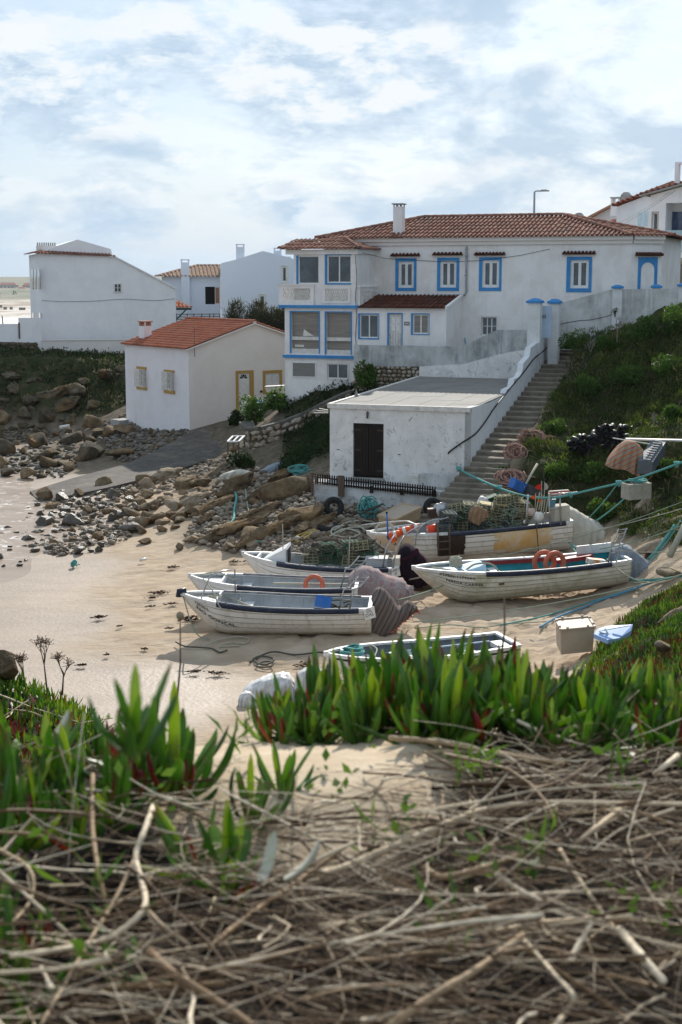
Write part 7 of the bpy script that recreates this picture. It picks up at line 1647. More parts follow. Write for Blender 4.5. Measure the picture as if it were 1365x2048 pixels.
def boat(key, name_label, B_, hb, hs, hullm, inm, fender=(.2, .96), fender_far=None, planks=7, deck=.2, deckm=None, floor=.24, ribs=True, railm=None, group='fishing boats pulled up on the beach', cat='boat', thwarts=(.36, .62), stern_box=None):
 M_, L_ = BOATS[key]; T = thing('fishing_boat', name_label, cat, mat=M_, group=group); zs, bb, zk, pt = hshape(L_, B_, hb, hs)
 SS = [0, .012, .03, .06, .1, .14, .19, .25, .32, .4, .5, .6, .7, .8, .9, 1.0]
 # outer shell with lapped planks
 mb = MB(); ts = []
 for k in range(planks):
  t0, t1 = (k/planks)**.85, ((k+1)/planks)**.85; ts += [(t0, .026 if k else 0), ((t0+t1)/2, .014), (t1-.002, .0)]
 for side in (-1, 1):
  mb.grid([[pt(s, t, side, o*min(1, s*12)) for t, o in ts] for s in SS], smooth=False)
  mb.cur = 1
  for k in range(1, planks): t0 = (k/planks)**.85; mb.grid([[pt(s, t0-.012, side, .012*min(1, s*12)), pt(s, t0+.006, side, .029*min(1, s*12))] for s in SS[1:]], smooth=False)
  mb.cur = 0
 # transom
 for side in (-1, 1):
  col = [pt(1.0, t, side) for t, _ in ts]
  for i in range(len(col)-1): mb.add([Vector((L_, 0, col[i].z)), col[i], col[i+1], Vector((L_, 0, col[i+1].z))], [(0, 1, 2, 3)])
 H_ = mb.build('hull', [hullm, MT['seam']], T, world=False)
 # stem and keel strip
 mb = MB(); path = [Vector((s*L_, 0, zk(s)-.015)) for s in (0, .03, .06, .1, .14, .19, .25, .4, .6, .8, 1)]
 for i in range(len(path)-1): mb.beam(path[i], path[i+1], .06, .07)
 mb.build('keel', hullm, T, world=False)
 # inside
 im = MB(); S2 = [s for s in SS if s >= deck*.8]
 def inner(s, z, side):
  lo, hi = 0.0, 1.0
  for _ in range(24):
   md = (lo+hi)/2
   if pt(s, md, side).z < z: lo = md
   else: hi = md
  p = pt(s, (lo+hi)/2, side); return Vector((p.x, side*max(0.0, abs(p.y)-.045), z))
 for side in (-1, 1):
  im.grid([[inner(s, max(zk(s)+.03, floor)+(zs(s)-max(zk(s)+.03, floor))*f, side) for f in (0, .33, .66, 1)] for s in S2], smooth=False)
 im.grid([[inner(s, max(zk(s)+.03, floor)+.002, -1), inner(s, max(zk(s)+.03, floor)+.002, 1)] for s in S2], smooth=False)
 a = inner(.985, floor, -1); im.hexa([Vector((L_-.06, -abs(a.y), floor)), Vector((L_-.003, -abs(a.y), floor)), Vector((L_-.003, abs(a.y), floor)), Vector((L_-.06, abs(a.y), floor)), Vector((L_-.06, -bb(1)+.05, zs(1)-.004)), Vector((L_-.003, -bb(1)+.05, zs(1)-.004)), Vector((L_-.003, bb(1)-.05, zs(1)-.004)), Vector((L_-.06, bb(1)-.05, zs(1)-.004))])
 im.build('interior', inm, T, world=False)
 if ribs:
  for s in np.arange(deck+.1, .96, .11):
   rb = MB()
   for side in (-1, 1):
    q = [inner(float(s), floor+(zs(s)-floor)*f, side)-Vector((0, side*.012, 0)) for f in (0, .5, .97)]
    for i in range(2): rb.beam(q[i], q[i+1], .045, .03)
   rb.build('rib', inm, T, world=False)
 # gunwale
 g = MB(); railm = railm or MT['rail']
 for side in (-1, 1):
  rows = []
  for s in SS:
   p = pt(s, 1, side); o = .035; i_ = min(.075, abs(p.y)); y = abs(p.y)
   rows.append([Vector((p.x, side*(y+o), p.z-.05)), Vector((p.x, side*(y+o), p.z+.025)), Vector((p.x, side*(y-i_), p.z+.025)), Vector((p.x, side*(y-i_), p.z-.03))])
  g.grid(rows, smooth=False)
 g.beam(Vector((L_-.02, -bb(1)-.03, zs(1)+.005)), Vector((L_-.02, bb(1)+.03, zs(1)+.005)), .10, .055); g.box((-.01, 0, zs(0)-.01), (.10, .09, .12)); g.build('gunwale', railm, T, world=False)
 for side, fr_ in ((-1, fender), (1, fender_far or fender)):
  if not fr_: continue
  f = MB(); rows = []; n = 26
  for i in range(n+1):
   s = fr_[0]+(fr_[1]-fr_[0])*i/n; p = pt(s, 1, side); r_ = .082
   rows.append([Vector((p.x, side*(abs(p.y)+.02-r_*.5+r_*1.05*math.sin(a_)), p.z-.035+r_*math.cos(a_))) for a_ in [R(d) for d in (-60, -20, 20, 60, 100, 140, 170)]])
  f.grid(rows);
  for rr in (rows[0], rows[-1]): f.poly(rr)
  f.build('fender', MT['navy'], T, world=False)
 # foredeck
 dm = deckm or MT['in_white']
 if deck:
  d = MB(); sd = [s for s in (.02, .04, .07, .1, .14, .18, .22, .26, .3) if s < deck]+[deck]
  rows = [[Vector((s*L_, -max(0, bb(s)-.05), zs(s)-.10)), Vector((s*L_, 0, zs(s)-.085)), Vector((s*L_, max(0, bb(s)-.05), zs(s)-.10))] for s in sd]
  d.grid(rows, smooth=False); s = deck; y = bb(s)-.05; zf = max(zk(s)+.05, floor)
  d.add([Vector((s*L_, -y, zs(s)-.10)), Vector((s*L_, y, zs(s)-.10)), Vector((s*L_, y*.75, zf)), Vector((s*L_, -y*.75, zf))], [(0, 1, 2, 3)]); d.beam(Vector((s*L_, -y-.02, zs(s)-.04)), Vector((s*L_, y+.02, zs(s)-.04)), .05, .12)
  d.build('foredeck', dm, T, world=False)
 for s in thwarts:
  th = MB(); z = zs(s)-.24; y = bb(s)-.05; th.box((s*L_, 0, z), (.26, y*1.96, .04)); th.box((s*L_, 0, z-.17), (.03, y*1.7, .28)); th.build('thwart', MT['in_white'], T, world=False)
 return T, (L_, zs, bb, zk, pt)
def lettering(T, geo, text, s0, t0, h, material=None, slant=0, side=-1, squeeze=1.0, off=.032, name='lettering'):
 L_, zs, bb, zk, pt = geo; cu = bpy.data.curves.new('text', 'FONT'); cu.body = text; cu.size = h*1.4; cu.resolution_u = 2; cu.space_character = 1.05; cu.offset = h*.02
 o = bpy.data.objects.new('text_tmp', cu); COL.objects.link(o); dg = bpy.context.evaluated_depsgraph_get(); me = bpy.data.meshes.new_from_object(o.evaluated_get(dg)); bpy.data.objects.remove(o)
 import bmesh
 bm = bmesh.new(); bm.from_mesh(me); bmesh.ops.triangulate(bm, faces=bm.faces[:])
 for v in bm.verts:
  u, w = v.co.x*squeeze, v.co.y; s = s0+u/L_; arc = (zs(s)-zk(s)); t = t0+(w+slant*u)/max(arc, .1)*.62; p = pt(s, min(t, .995), side, off); v.co = p
 bm.to_mesh(me); bm.free(); return finish(name, me, material or MT['ink'], T, world=False)
def plate_text(T, text, M_, h, m=None, world=False):
 cu = bpy.data.curves.new('text', 'FONT'); cu.body = text; cu.size = h*1.4; cu.resolution_u = 2; cu.align_x = 'CENTER'; cu.space_line = .85
 o = bpy.data.objects.new('text_tmp', cu); COL.objects.link(o); dg = bpy.context.evaluated_depsgraph_get(); me = bpy.data.meshes.new_from_object(o.evaluated_get(dg)); bpy.data.objects.remove(o); me.transform(M_); return finish('lettering', me, m or MT['ink'], T, world=world)
def reg_plate(T, geo, text, h=.30, w=.30):
 L_, zs, bb, zk, pt = geo; c = Vector((L_-.02, -bb(1)+.02, zs(1)-.10)); m = MB(); Rt = Matrix.Rotation(R(28), 3, 'Z') @ Matrix.Rotation(R(-10), 3, 'Y'); m.box(c+Vector((0, -.06, 0)), (w, .03, h), Rt); p = m.build('registration_board', MT['white_paint'], T, world=False)
 plate_text(p, text, Matrix.Translation(c+Vector((-.005, -.085, .03))) @ (Rt @ Matrix.Rotation(R(90), 3, 'X')).to_4x4(), .09)
def ladder(T, geo, s, h=.75, lean=.35, y=-1, w=.34, name='ladder_frame'):
 L_, zs, bb, zk, pt = geo; x = s*L_; yy = y*(bb(s)-.03); m = MB(); z = zs(s)
 for k in (0, 1):
  x0 = x+k*w*.8; m.tube([(x0-.12, yy, z-.02), (x0+.02, yy, z+h*.62), (x0+.05+lean*.3, yy+.02, z+h*.72), (x0+lean, yy+.1, z+h)], .02, 6)
 for f in (.3, .62): m.tube([(x-.12+.14*f/.62, yy, z+h*f), (x+w*.8-.12+.14*f/.62, yy, z+h*f)], .016, 5)
 for f in (.15, .5, .9): m.tube([(x+.05+lean*.3+lean*.7*f, yy+.02+.08*f, z+h*(.72+.28*f)), (x+w*.8+.05+lean*.3+lean*.7*f, yy+.02+.08*f, z+h*(.72+.28*f))], .014, 5)
 return m.build(name, MT['steel'], T, world=False)
def drape(name, label, cat, cols, Y, depth, m, seed=0, fold=.03, freq=9, parent=None, nring=36, sub=5, power=.62, fringe=None, dirx=0, group=None):
 """cloth hung over a bulky thing: cols = (px, y_top, y_bottom, depth factor)"""
 r = random.Random(seed); rows = []; cp = []
 for c in cols:
  px, yt, yb_ = c[:3]; d = depth*(c[3] if len(c) > 3 else 1); yy = Y+dirx*(px-cols[0][0]); t = at_y((px), yt, yy); b = at_y(px, yb_, yy-d); cp.append(Vector((t.x, t.z, b.z))); cp[-1].freeze() if False else None; rows.append((t.x, t.z, b.z, d, yy))
 dense = []
 P3 = smooth_path([Vector((a[0], a[1], a[2])) for a in rows], sub); D3 = smooth_path([Vector((a[3], a[4], 0)) for a in rows], sub)
 for i, (p, q) in enumerate(zip(P3, D3)):
  x, zt, zb = p; d, yy, _ = q; ring = []
  for j in range(nring+1):
   th = math.pi*j/nring; cc = math.cos(th); sn = math.sin(th)
   yv = yy-d*(abs(cc)**.75)*(1 if cc > 0 else -1); zv = zb+(zt-zb)*(sn**power if sn > 0 else 0)
   f = fold*(1-sn*.6)*(math.sin(i*freq*.35+2.2*math.sin(j*.23+seed))+.6*math.sin(i*freq*.8+seed*2+j*.15))
   f += fold*.5*(float(vn(i*.6, j*.35, seed))-.5)*2
   ring.append(Vector((x+f*.35, yv-(f if cc > 0 else -f), zv+f*.35*sn)))
  dense.append(ring)
 mb = MB(); mb.grid(dense)
 for ring in (dense[0], dense[-1]): mb.add(ring, [tuple(range(len(ring)))], smooth=False)
 root = None
 if parent is None:
  c = dense[len(dense)//2][0]; o = mb.build(name, m, label=label, cat=cat, loc=(c.x, c.y, c.z), group=group)
 else: o = mb.build(name, m, parent)
 if fringe:
  f = MB();
  ed = [rg[0] for rg in dense[len(dense)//3:]]+[q for q in dense[-1][:nring//3]]
  f.tube([q+Vector((0, -.01, 0)) for q in ed], .018, 5);
  for q in ed[::2]: f.tube([q, q+Vector((r.uniform(-.03, .05), -.01, -r.uniform(.04, .12)))], .006, 3)
  f.build('fringe', fringe, o)
 return o
def cloth_mat(name, stops, scale, axis='z', rot=(0, 0, 0), dirt=(.1, .09, .08)):
 m, nt, b = mat_nodes(name); n = NT(nt); w = n.N('ShaderNodeTexWave'); w.bands_direction = {'x': 'X', 'y': 'Y', 'z': 'Z'}[axis]; w.inputs['Scale'].default_value = scale; w.inputs['Distortion'].default_value = 1.2; w.inputs['Detail'].default_value = 3; w.inputs['Detail Scale'].default_value = .8
 n.L(n.coord(rot=rot), w.inputs['Vector']); col = n.ramp(w.outputs['Fac'], stops); col = n.mix(n.ramp(n.noise(n.coord(), 3, 7, .7), [(.45, 0.0), (.75, .5)]), col, dirt); n.L(col, b.inputs['Base Color']); b.inputs['Roughness'].default_value = .95; b.inputs['Specular IOR Level'].default_value = .1; n.bump(b, n.noise(n.coord(), 30, 5, .7), .3, .01); return m
MT['stripe'] = cloth_mat('brown_striped_blanket', [(0, (.10, .085, .075)), (.3, (.19, .155, .135)), (.5, (.16, .08, .065)), (.7, (.24, .20, .175)), (1, (.08, .065, .06))], 1.3, 'x', (0, R(-25), 0))
MT['stripe2'] = cloth_mat('orange_striped_rug', [(0, (.45, .16, .07)), (.35, (.40, .33, .24)), (.5, (.14, .16, .12)), (.75, (.42, .36, .28)), (1, (.42, .13, .06))], 1.1, 'z', (R(20), R(25), 0))
def pattern_mat():
 m, nt, b = mat_nodes('faded_paisley_cloth'); n = NT(nt); v = n.voro(n.coord(), 4.2); ring = n.ramp(v, [(0, (.30, .13, .12)), (.18, (.40, .30, .28)), (.3, (.33, .16, .15)), (.45, (.42, .35, .33)), (.7, (.36, .28, .27))]); col = n.mix(n.ramp(n.noise(n.coord(), 22, 4, .7), [(.4, 0.0), (.6, .7)]), ring, (.26, .20, .19)); n.L(col, b.inputs['Base Color']); b.inputs['Roughness'].default_value = .95; b.inputs['Specular IOR Level'].default_value = .1; return m
MT['paisley'] = pattern_mat()
MT['blackcloth'] = mat('black_purple_cloth', (.012, .010, .014), (.03, .014, .022), 2.5, .95, .3, spec=.1); MT['purple'] = mat('dark_maroon_cloth', (.055, .012, .025), (.04, .01, .02), 3, .95, .2, spec=.1)
MT['greycloth'] = mat('grey_blue_tarpaulin', (.20, .235, .275), (.27, .30, .33), 2, .7, .3, dirt=(.13, .14, .15)); MT['canvas'] = mat('stained_cream_canvas', (.56, .53, .45), (.48, .44, .35), 2, .85, .3, dirt=(.28, .20, .12), dscale=1.5)
MT['sack'] = mat('white_plastic_sacking', (.72, .70, .66), (.62, .58, .53), 3, .45, .4, dirt=(.42, .34, .26), dscale=3)
def coil(m, c, r0, n, rad, seed, flat=.5, M_=None):
 rr = random.Random(seed); pts = [];
 for i in range(n*14): a = 2*math.pi*i/14; q = r0*(1+.22*math.sin(i*.37+seed)+rr.uniform(-.03, .03)); pts.append(Vector(c)+Vector((math.cos(a)*q, math.sin(a)*q*.8, rr.uniform(0, .02)+.05*flat*(i/(n*14))*n*.3+.03*math.sin(i*.9))))
 m.tube(pts, rad, 5)
T, geo = boat('gon', 'cream clinker boat with navy fender and faded bow lettering, nearest of the left boats', 1.75, 1.08, .84, MT['hull_cream'], MT['in_grey'], (.20, .94), deck=.19, thwarts=(.34,))
L_, zs, bb, zk, pt = geo
lettering(T, geo, '12030-L', .075, .80, .085, squeeze=1.0, slant=-.14); lettering(T, geo, 'NO GONÇAL..', .085, .60, .12, slant=-.14)
reg_plate(T, geo, 'DL\nDXL')
m = MB(); m.tube([(-.10, 0, zs(0)-.10), (-.09, 0, zs(0)+.04), (.10, .02, zs(0)+.06)], .085, 8); m.build('bow_cap', MT['navy'], T, world=False)
m = MB(); m.tube([(.55, -.3, zs(.11)), (.72, -.32, zs(.1)+.42), (.82, -.3, zs(.1)+.62), (1.1, .0, zs(.1)+.66), (1.35, .35, zs(.1)+.62), (1.35, .38, zs(.14))], .022, 6); m.build('bow_rail', MT['steel'], T, world=False)
m = MB(); m.beam((.9, bb(.3)-.10, zs(.3)-.03), (2.9, -.35, .40), .035, .035); m.build('boathook', MT['rope_pale'], T, world=False)
m = MB(); m.box((3.75, -.42, zs(.75)+.13), (.42, .10, .30), Matrix.Rotation(R(10), 3, 'Y') @ Matrix.Rotation(R(-20), 3, 'X')); cu_ = m.build('blue_cushion', MT['blueplastic'], T, world=False)
ladder(T, geo, .86, .85, .4)
m = MB()
for k in range(9): rr_ = random.Random(k); m.tube(smooth_path([Vector((4.15+rr_.uniform(-.35, .35), -.2+rr_.uniform(-.4, .4), .45+rr_.uniform(0, .5))) for _ in range(5)], 4), .02, 4)
m.build('heaped_rope', MT['rope_dark'], T, world=False)
m = MB(); coil(m, (.85, -.05, zs(.15)-.02), .16, 4, .016, 3); m.tube(smooth_path([Vector((.6, -.25, zs(.12)+.5)), Vector((.9, -.62, zs(.2)+.3)), Vector((1.15, -.82, zs(.2)-.12)), Vector((1.5, -.80, zs(.3)-.06)), Vector((1.6, -.5, zs(.3)+.12))], 6), .018, 5); m.build('mooring_rope', MT['rope_pale'], T, world=False)
m = MB(); q = M_ = BOATS['gon'][0]; m.tube(smooth_path([Vector((.02, -.05, zs(0)-.05)), Vector((.15, -.3, .75)), Vector((.3, -.45, .35)), Vector((.5, -.6, .08)), Vector((.8, -.75, .02))], 5), .016, 5); m.build('bow_line', MT['rope_green'], T, world=False)
drape('engine_cover', 'brown striped blanket with red fringe draped over the outboard of the nearest left boat', 'blanket', [(738, 1212, 1275), (752, 1178, 1273), (772, 1180, 1270), (792, 1208, 1258), (800, 1213, 1248, .8), (815, 1202, 1238, .7), (826, 1206, 1228, .55), (836, 1216, 1222, .4)], 36.6, .45, MT['stripe'], 3, .045, 11, fringe=MT['orange_old'])
T, geo = boat('pai', 'white grey boat with life ring inside, second of the left boats behind the nearest', 1.75, 1.08, .86, MT['hull_white'], MT['in_grey'], (.30, .97), (.30, .95), deck=.2, thwarts=(.33,)); L_, zs, bb, zk, pt = geo
ladder(T, geo, .93, .9, .4)
m = MB(); m.torus((3.45, .1, .80), .24, .065, Matrix.Rotation(R(62), 3, 'X')); m.build('life_ring', MT['orange_old'], T, world=False)
m = MB(); m.tube(smooth_path([Vector((.3, -.1, zs(.05)+.05)), Vector((.8, -.2, zs(.1)+.18)), Vector((1.2, -.1, zs(.2)+.0)), Vector((1.25, .2, zs(.2)-.05))], 5), .02, 5); m.build('bow_rope', MT['rope_pale'], T, world=False)
m = MB(); m.beam((2.3, .3, zs(.5)-.1), (4.4, .45, zs(.9)-.12), .06, .06); m.build('oar', MT['rope_pale'], T, world=False)
drape('engine_cover', 'faded pink patterned cloth draped over the outboard of the second left boat', 'cloth', [(699, 1150, 1200, .8), (714, 1136, 1210), (732, 1132, 1222), (752, 1138, 1225), (778, 1152, 1215), (805, 1158, 1207), (815, 1170, 1200, .7), (828, 1174, 1190, .5)], 39.3, .55, MT['paisley'], 5, .05, 6)
T, geo = boat('cab', 'white boat with small wedge cabin and a load of green traps, behind the left boats', 1.75, 1.12, .86, MT['hull_white'], MT['in_grey'], (.24, .95), deck=.10, thwarts=()); L_, zs, bb, zk, pt = geo
m = MB(); x0, x1 = .55, 1.36; z = zs(.2)-.02
m.hexa([(x0, -.42, z-.08), (x1, -.62, z-.15), (x1, .62, z-.15), (x0, .42, z-.08), (x0+.14, -.34, z+.04), (x1, -.55, z+.40), (x1, .55, z+.40), (x0+.14, .34, z+.04)]); c = m.build('cabin', MT['hull_white'], T, world=False)
m = MB(); m.box((x1+.012, 0, z+.10), (.02, 1.0, .5)); m.build('cabin_back', MT['in_grey'], T, world=False); m = MB(); m.box((x1+.03, -.05, z+.10), (.02, .55, .42)); m.build('cabin_door', MT['interior'], T, world=False)
m = MB(); m.tube([(1.28, -.5, zs(.3)-.1), (1.27, -.5, zs(.3)+1.15)], .014, 5); m.build('mast', MT['rope_pale'], T, world=False); m = MB(); m.tube([(3.25, -.78, zs(.7)-.1), (3.29, -.78, zs(.7)+.95)], .016, 5); m.build('flag_pole', MT['rope_pale'], T, world=False)
m = MB(); m.box((4.05, -.35, zs(.85)+.10), (.62, .5, .30)); m.box((4.05, -.35, zs(.85)+.265), (.66, .54, .035)); m.build('engine_box', MT['in_grey'], T, world=False)
m = MB()
for x in (4.25, 4.55): m.tube([(x, -.72, zs(.9)), (x+.10, -.70, zs(.9)+.62), (x+.32, -.5, zs(.9)+.95)], .026, 6)
m.tube([(4.33, -.71, zs(.9)+.5), (4.63, -.71, zs(.9)+.5)], .02, 5); m.build('stern_frame', MT['steel'], T, world=False)
m = MB(); m.box((4.62, -.2, zs(1)+.12), (.2, .5, .28)); m.build('battery_box', MT['canvas'], T, world=False)
reg_plate(T, geo, 'GART.\nV', .26, .26)
m = MB(); Mx = Matrix.Rotation(R(90), 3, 'X') @ Matrix.Rotation(R(60), 3, 'Y'); m.lathe([(.02, -.05), (.19, -.05), (.19, -.03), (.07, -.01), (.07, .02), (.19, .04), (.19, .06), (.02, .06)], (2.15, .3, zs(.4)+.32), 18, Mx); m.tube([(2.0, .3, zs(.4)-.1), (2.05, .3, zs(.4)+.3)], .05, 6); m.build('pot_hauler', MT['iron'], T, world=False)
drape('engine_cover', 'black and maroon cloth over the outboard of the cabin boat', 'cloth', [(792, 1128, 1170, .8), (800, 1096, 1172), (814, 1087, 1174), (830, 1096, 1175), (848, 1112, 1172), (866, 1132, 1168), (877, 1152, 1166, .8)], 42.0, .6, MT['blackcloth'], 7, .05, 7)
m = MB(); m.tube(smooth_path([at_y(x, y, 41.38) for x, y in ((800, 1120), (812, 1118), (826, 1110), (834, 1098), (838, 1108), (852, 1122))], 5), .035, 5); m.build('maroon_hem', MT['purple'], label='maroon hem band across the black cloth on the cabin boat', cat='cloth')
T, geo = boat('big', 'largest white boat with orange and black hull patches, loaded with traps', 2.1, 1.15, 1.10, MT['hull_big'], MT['in_grey'], (.37, .965), (.4, .96), deck=.16, thwarts=(), planks=7); L_, zs, bb, zk, pt = geo
def patch(name, s0, s1, t0, t1, m, seed, off=.03, jag=.10):
 r = random.Random(seed); mb = MB(); n, k = 30, 16; mask = {}
 P_ = [[pt(s0+(s1-s0)*i/n, t0+(t1-t0)*j/k, -1, off) for j in range(k+1)] for i in range(n+1)]; vs_ = [p for row in P_ for p in row]; fs_ = []
 for i in range(n):
  for j in range(k):
   u, v_ = (i+.5)/n, (j+.5)/k; e = min(u, 1-u)*2, min(v_, 1-v_ + .3)*2; q = float(fbm(u*5+seed, v_*4+seed, 4, seed)); edge = min(min(u, 1-u)/jag, (v_)/(jag*2), 2)
   if q+edge*.35 > .54: fs_.append((i*(k+1)+j, (i+1)*(k+1)+j, (i+1)*(k+1)+j+1, i*(k+1)+j+1))
 mb.add(vs_, fs_); return mb.build(name, m, T, world=False)
patch('black_patch', .315, .455, .42, .955, mat('bare_black_tar', (.03, .022, .018), (.06, .04, .03), 6, .6), 3, jag=.06); patch('orange_patch', .60, .90, .35, .95, mat('faded_orange_paint', (.66, .40, .14), (.70, .50, .26), 2.5, .6, dirt=(.7, .62, .5), dscale=1.5, dlo=.45, dhi=.65), 8, jag=.25)
patch('tan_patch', .03, .20, .25, .98, MT['hull_tan'], 12, jag=.05)
lettering(T, geo, 'TPPSI', .075, .80, .10, slant=-.05); lettering(T, geo, '..ALM', .10, .62, .11, slant=-.05)
m = MB()
for x in (2.05, 2.42): m.tube([(x, -bb(.35)-.10, .42), (x+.05, -bb(.35)-.04, zs(.35)+.32)], .028, 6)
for z in (.6, .85): m.tube([(2.08, -bb(.35)-.09, z), (2.44, -bb(.35)-.09, z)], .022, 5)
m.build('boarding_ladder', MT['rust_wood'], T, world=False)
m = MB(); q = zs(.1)
m.tube(smooth_path([Vector((-.25, -.1, q+.28)), Vector((1.0, -.3, q+.34)), Vector((1.35, -.5, q+.30)), Vector((1.6, -.8, q+.12))], 5), .024, 6); m.tube(smooth_path([Vector((.9, -.95, zs(.2)-.25)), Vector((1.05, -.98, zs(.2)+.05)), Vector((1.7, -.9, zs(.3)+.32)), Vector((2.5, -.8, zs(.3)+.46))], 5), .026, 6); m.tube(smooth_path([Vector((1.35, -.95, zs(.2)-.35)), Vector((1.45, -.98, zs(.2)+.12)), Vector((1.8, -.9, zs(.3)+.38)), Vector((2.2, -.85, zs(.3)+.45))], 5), .026, 6); m.build('bow_frame', MT['steel'], T, world=False)
m = MB(); Mx = Matrix.Rotation(R(80), 3, 'X') @ Matrix.Rotation(R(35), 3, 'Y'); hp = Vector((2.35, -.3, zs(.4)+.62)); m.lathe([(.02, -.12), (.25, -.12), (.25, -.08), (.09, -.05), (.09, .0), (.27, .05), (.27, .09), (.02, .10)], hp, 22, Mx); m.tube([(2.2, -.3, zs(.4)-.1), hp+Vector((-.05, 0, -.1))], .06, 6); m.build('pot_hauler', MT['steel'], T, world=False)
m = MB(); m.box(hp+Vector((-.28, .0, -.05)), (.3, .26, .3)); m.build('hauler_motor', MT['iron'], T, world=False)
# stern frame
m = MB(); z = zs(.9)
for x in (4.95, 5.75, 6.1): m.tube([(x, -.95, z-.05), (x+(.12 if x < 5 else 0), -.95, z+1.0)], .032, 6)
m.tube([(5.8, -.95, z+.95), (6.7, -.9, z+.95)], .03, 6); m.tube([(5.75, -.95, z+.5), (6.15, -.95, z+.5)], .03, 6); m.build('stern_frame', MT['steel'], T, world=False)
m = MB(); m.box((6.2, -.55, z+.28), (.5, .5, .5)); m.build('helm_box', MT['canvas'], T, world=False)
BIG = (T, geo)
drape('engine_cover', 'stained cream canvas over the outboard of the largest boat', 'canvas', [(1120, 1020, 1102, .8), (1135, 1012, 1105), (1150, 1018, 1106), (1170, 1030, 1106), (1190, 1040, 1104), (1205, 1052, 1102), (1213, 1072, 1098, .7)], 46.3, .7, MT['canvas'], 9, .05, 5, power=.5)
T, geo = boat('nad', 'green stained white boat with turquoise interior and two orange life rings', 1.95, 1.20, .88, MT['hull_green'], MT['in_turq'], (.30, .90), (.99, 1.0), deck=.22, deckm=MT['paleblue'], thwarts=(.40,), planks=8); L_, zs, bb, zk, pt = geo
lettering(T, geo, 'PTPEN-117934-L', .098, .865, .094, squeeze=1.0, slant=-.02); lettering(T, geo, 'NADIA CARINA', .125, .72, .098, squeeze=1.0, slant=-.02)
for k, (x, dy) in enumerate(((3.9, .05), (4.12, -.22))):
 m = MB(); Mx = Matrix.Rotation(R(88), 3, 'X') @ Matrix.Rotation(R(12*k), 3, 'Y'); c = (x, dy, zs(.65)+.02); m.torus(c, .30, .075, Mx, 28, 10); lr = m.build('life_ring', MT['orange_old'], T, world=False); m = MB()
 for a in (45, 135, 225, 315): p = Vector(c)+Mx @ Vector((.30*math.cos(R(a)), .30*math.sin(R(a)), 0)); tdir = Mx @ Vector((-math.sin(R(a)), math.cos(R(a)), 0)); m.tube([p-tdir*.035, p+tdir*.035], .08, 10)
 m.build('reflective_band', MT['tape'], lr)
m = MB(); m.beam((4.4, .5, zs(.8)-.08), (5.5, .45, zs(.9)-.02), .28, .12); m.build('red_plank', MT['red_paint'], T, world=False)
m = MB(); m.grid([[inner_ for inner_ in (Vector((s*L_, bb(s)-.09, zs(s)-.02)), Vector((s*L_, bb(s)-.10, zs(s)-.14)))] for s in np.linspace(.25, .9, 12)], smooth=False); m.build('red_stringer', MT['red_paint'], T, world=False)
m = MB(); m.hexa([(1.35, -.5, zs(.25)-.1), (2.0, -.55, zs(.3)-.15), (2.0, .4, zs(.3)-.15), (1.35, .4, zs(.25)-.1), (1.45, -.42, zs(.25)+.0), (2.0, -.45, zs(.3)+.14), (2.0, .3, zs(.3)+.14), (1.45, .3, zs(.25)+.02)]); m.build('deck_box', MT['paleblue'], T, world=False)
m = MB()
for k in range(16): rr_ = random.Random(k+40); a = rr_.uniform(0, 6.3); m.tube(smooth_path([Vector((1.25+.16*math.cos(a+j*1.1)*rr_.uniform(.6, 1.2), .02+.16*math.sin(a+j*1.1), zs(.2)+.08+rr_.uniform(-.05, .2))) for j in range(6)], 4), .03, 5)
m.build('rope_bundle', MT['rope_pale'], T, world=False)
m = MB(); m.tube(smooth_path([Vector((.55, .1, zs(.1)-.02)), Vector((.8, -.1, zs(.1)-.04)), Vector((1.3, -.42, zs(.2)-.04)), Vector((1.7, -.4, zs(.2)+.12)), Vector((2.2, -.3, zs(.3)+.1)), Vector((2.5, -.2, zs(.4)-.2))], 6), .03, 6); m.build('hose', MT['rope_pale'], T, world=False)
ladder(T, geo, .905, .95, .28, y=-1, w=.30)
m = MB(); m.box((5.25, -.55, zs(.85)+.03), (.5, .3, .16), Matrix.Rotation(.2, 3, 'Y')); m.build('orange_bag', mat('orange_white_bag', (.80, .28, .06), (.78, .74, .68), 5, .6, lo=.45, hi=.55), T, world=False)
m = MB(); p = pt(.37, .74, -1, .02); m.box(p, (.16, .02, .055)); m.build('small_sign', MT['rust_wood'], T, world=False)
# raised quarter board at the stern
m = MB(); m.beam((5.15, bb(.9)-.06, zs(.9)+.12), (6.2, bb(1)-.03, zs(1)+.12), .05, .25); m.build('quarter_board', MT['hull_white'], T, world=False)
drape('engine_cover', 'grey blue tarpaulin over the outboard of the green stained boat', 'tarpaulin', [(1225, 1098, 1150, .7), (1238, 1088, 1156), (1255, 1090, 1162), (1272, 1102, 1164), (1292, 1118, 1164), (1312, 1130, 1162), (1325, 1145, 1160, .7)], 41.3, .55, MT['greycloth'], 11, .05, 6)
T, geo = boat('fro', 'small open white boat with teal rope coil in the bow, half hidden by ice plants', 1.65, .95, .75, MT['hull_white'], mat('slate_boat_interior', (.16, .18, .20), (.12, .14, .15), 3, .6), None, None, deck=.10, thwarts=(.24, .50, .80), ribs=False, planks=5); L_, zs, bb, zk, pt = geo
lettering(T, geo, '..280RES', .105, .83, .10, slant=-.08)
m = MB()
for side in (-1, 1):
 m.grid([[Vector((s*L_, side*(bb(s)+.045), zs(s)-.06)), Vector((s*L_, side*(bb(s)+.045), zs(s)-.10))] for s in np.linspace(.02, 1, 20)], smooth=False)
m.build('black_stripe', MT['ink'], T, world=False)
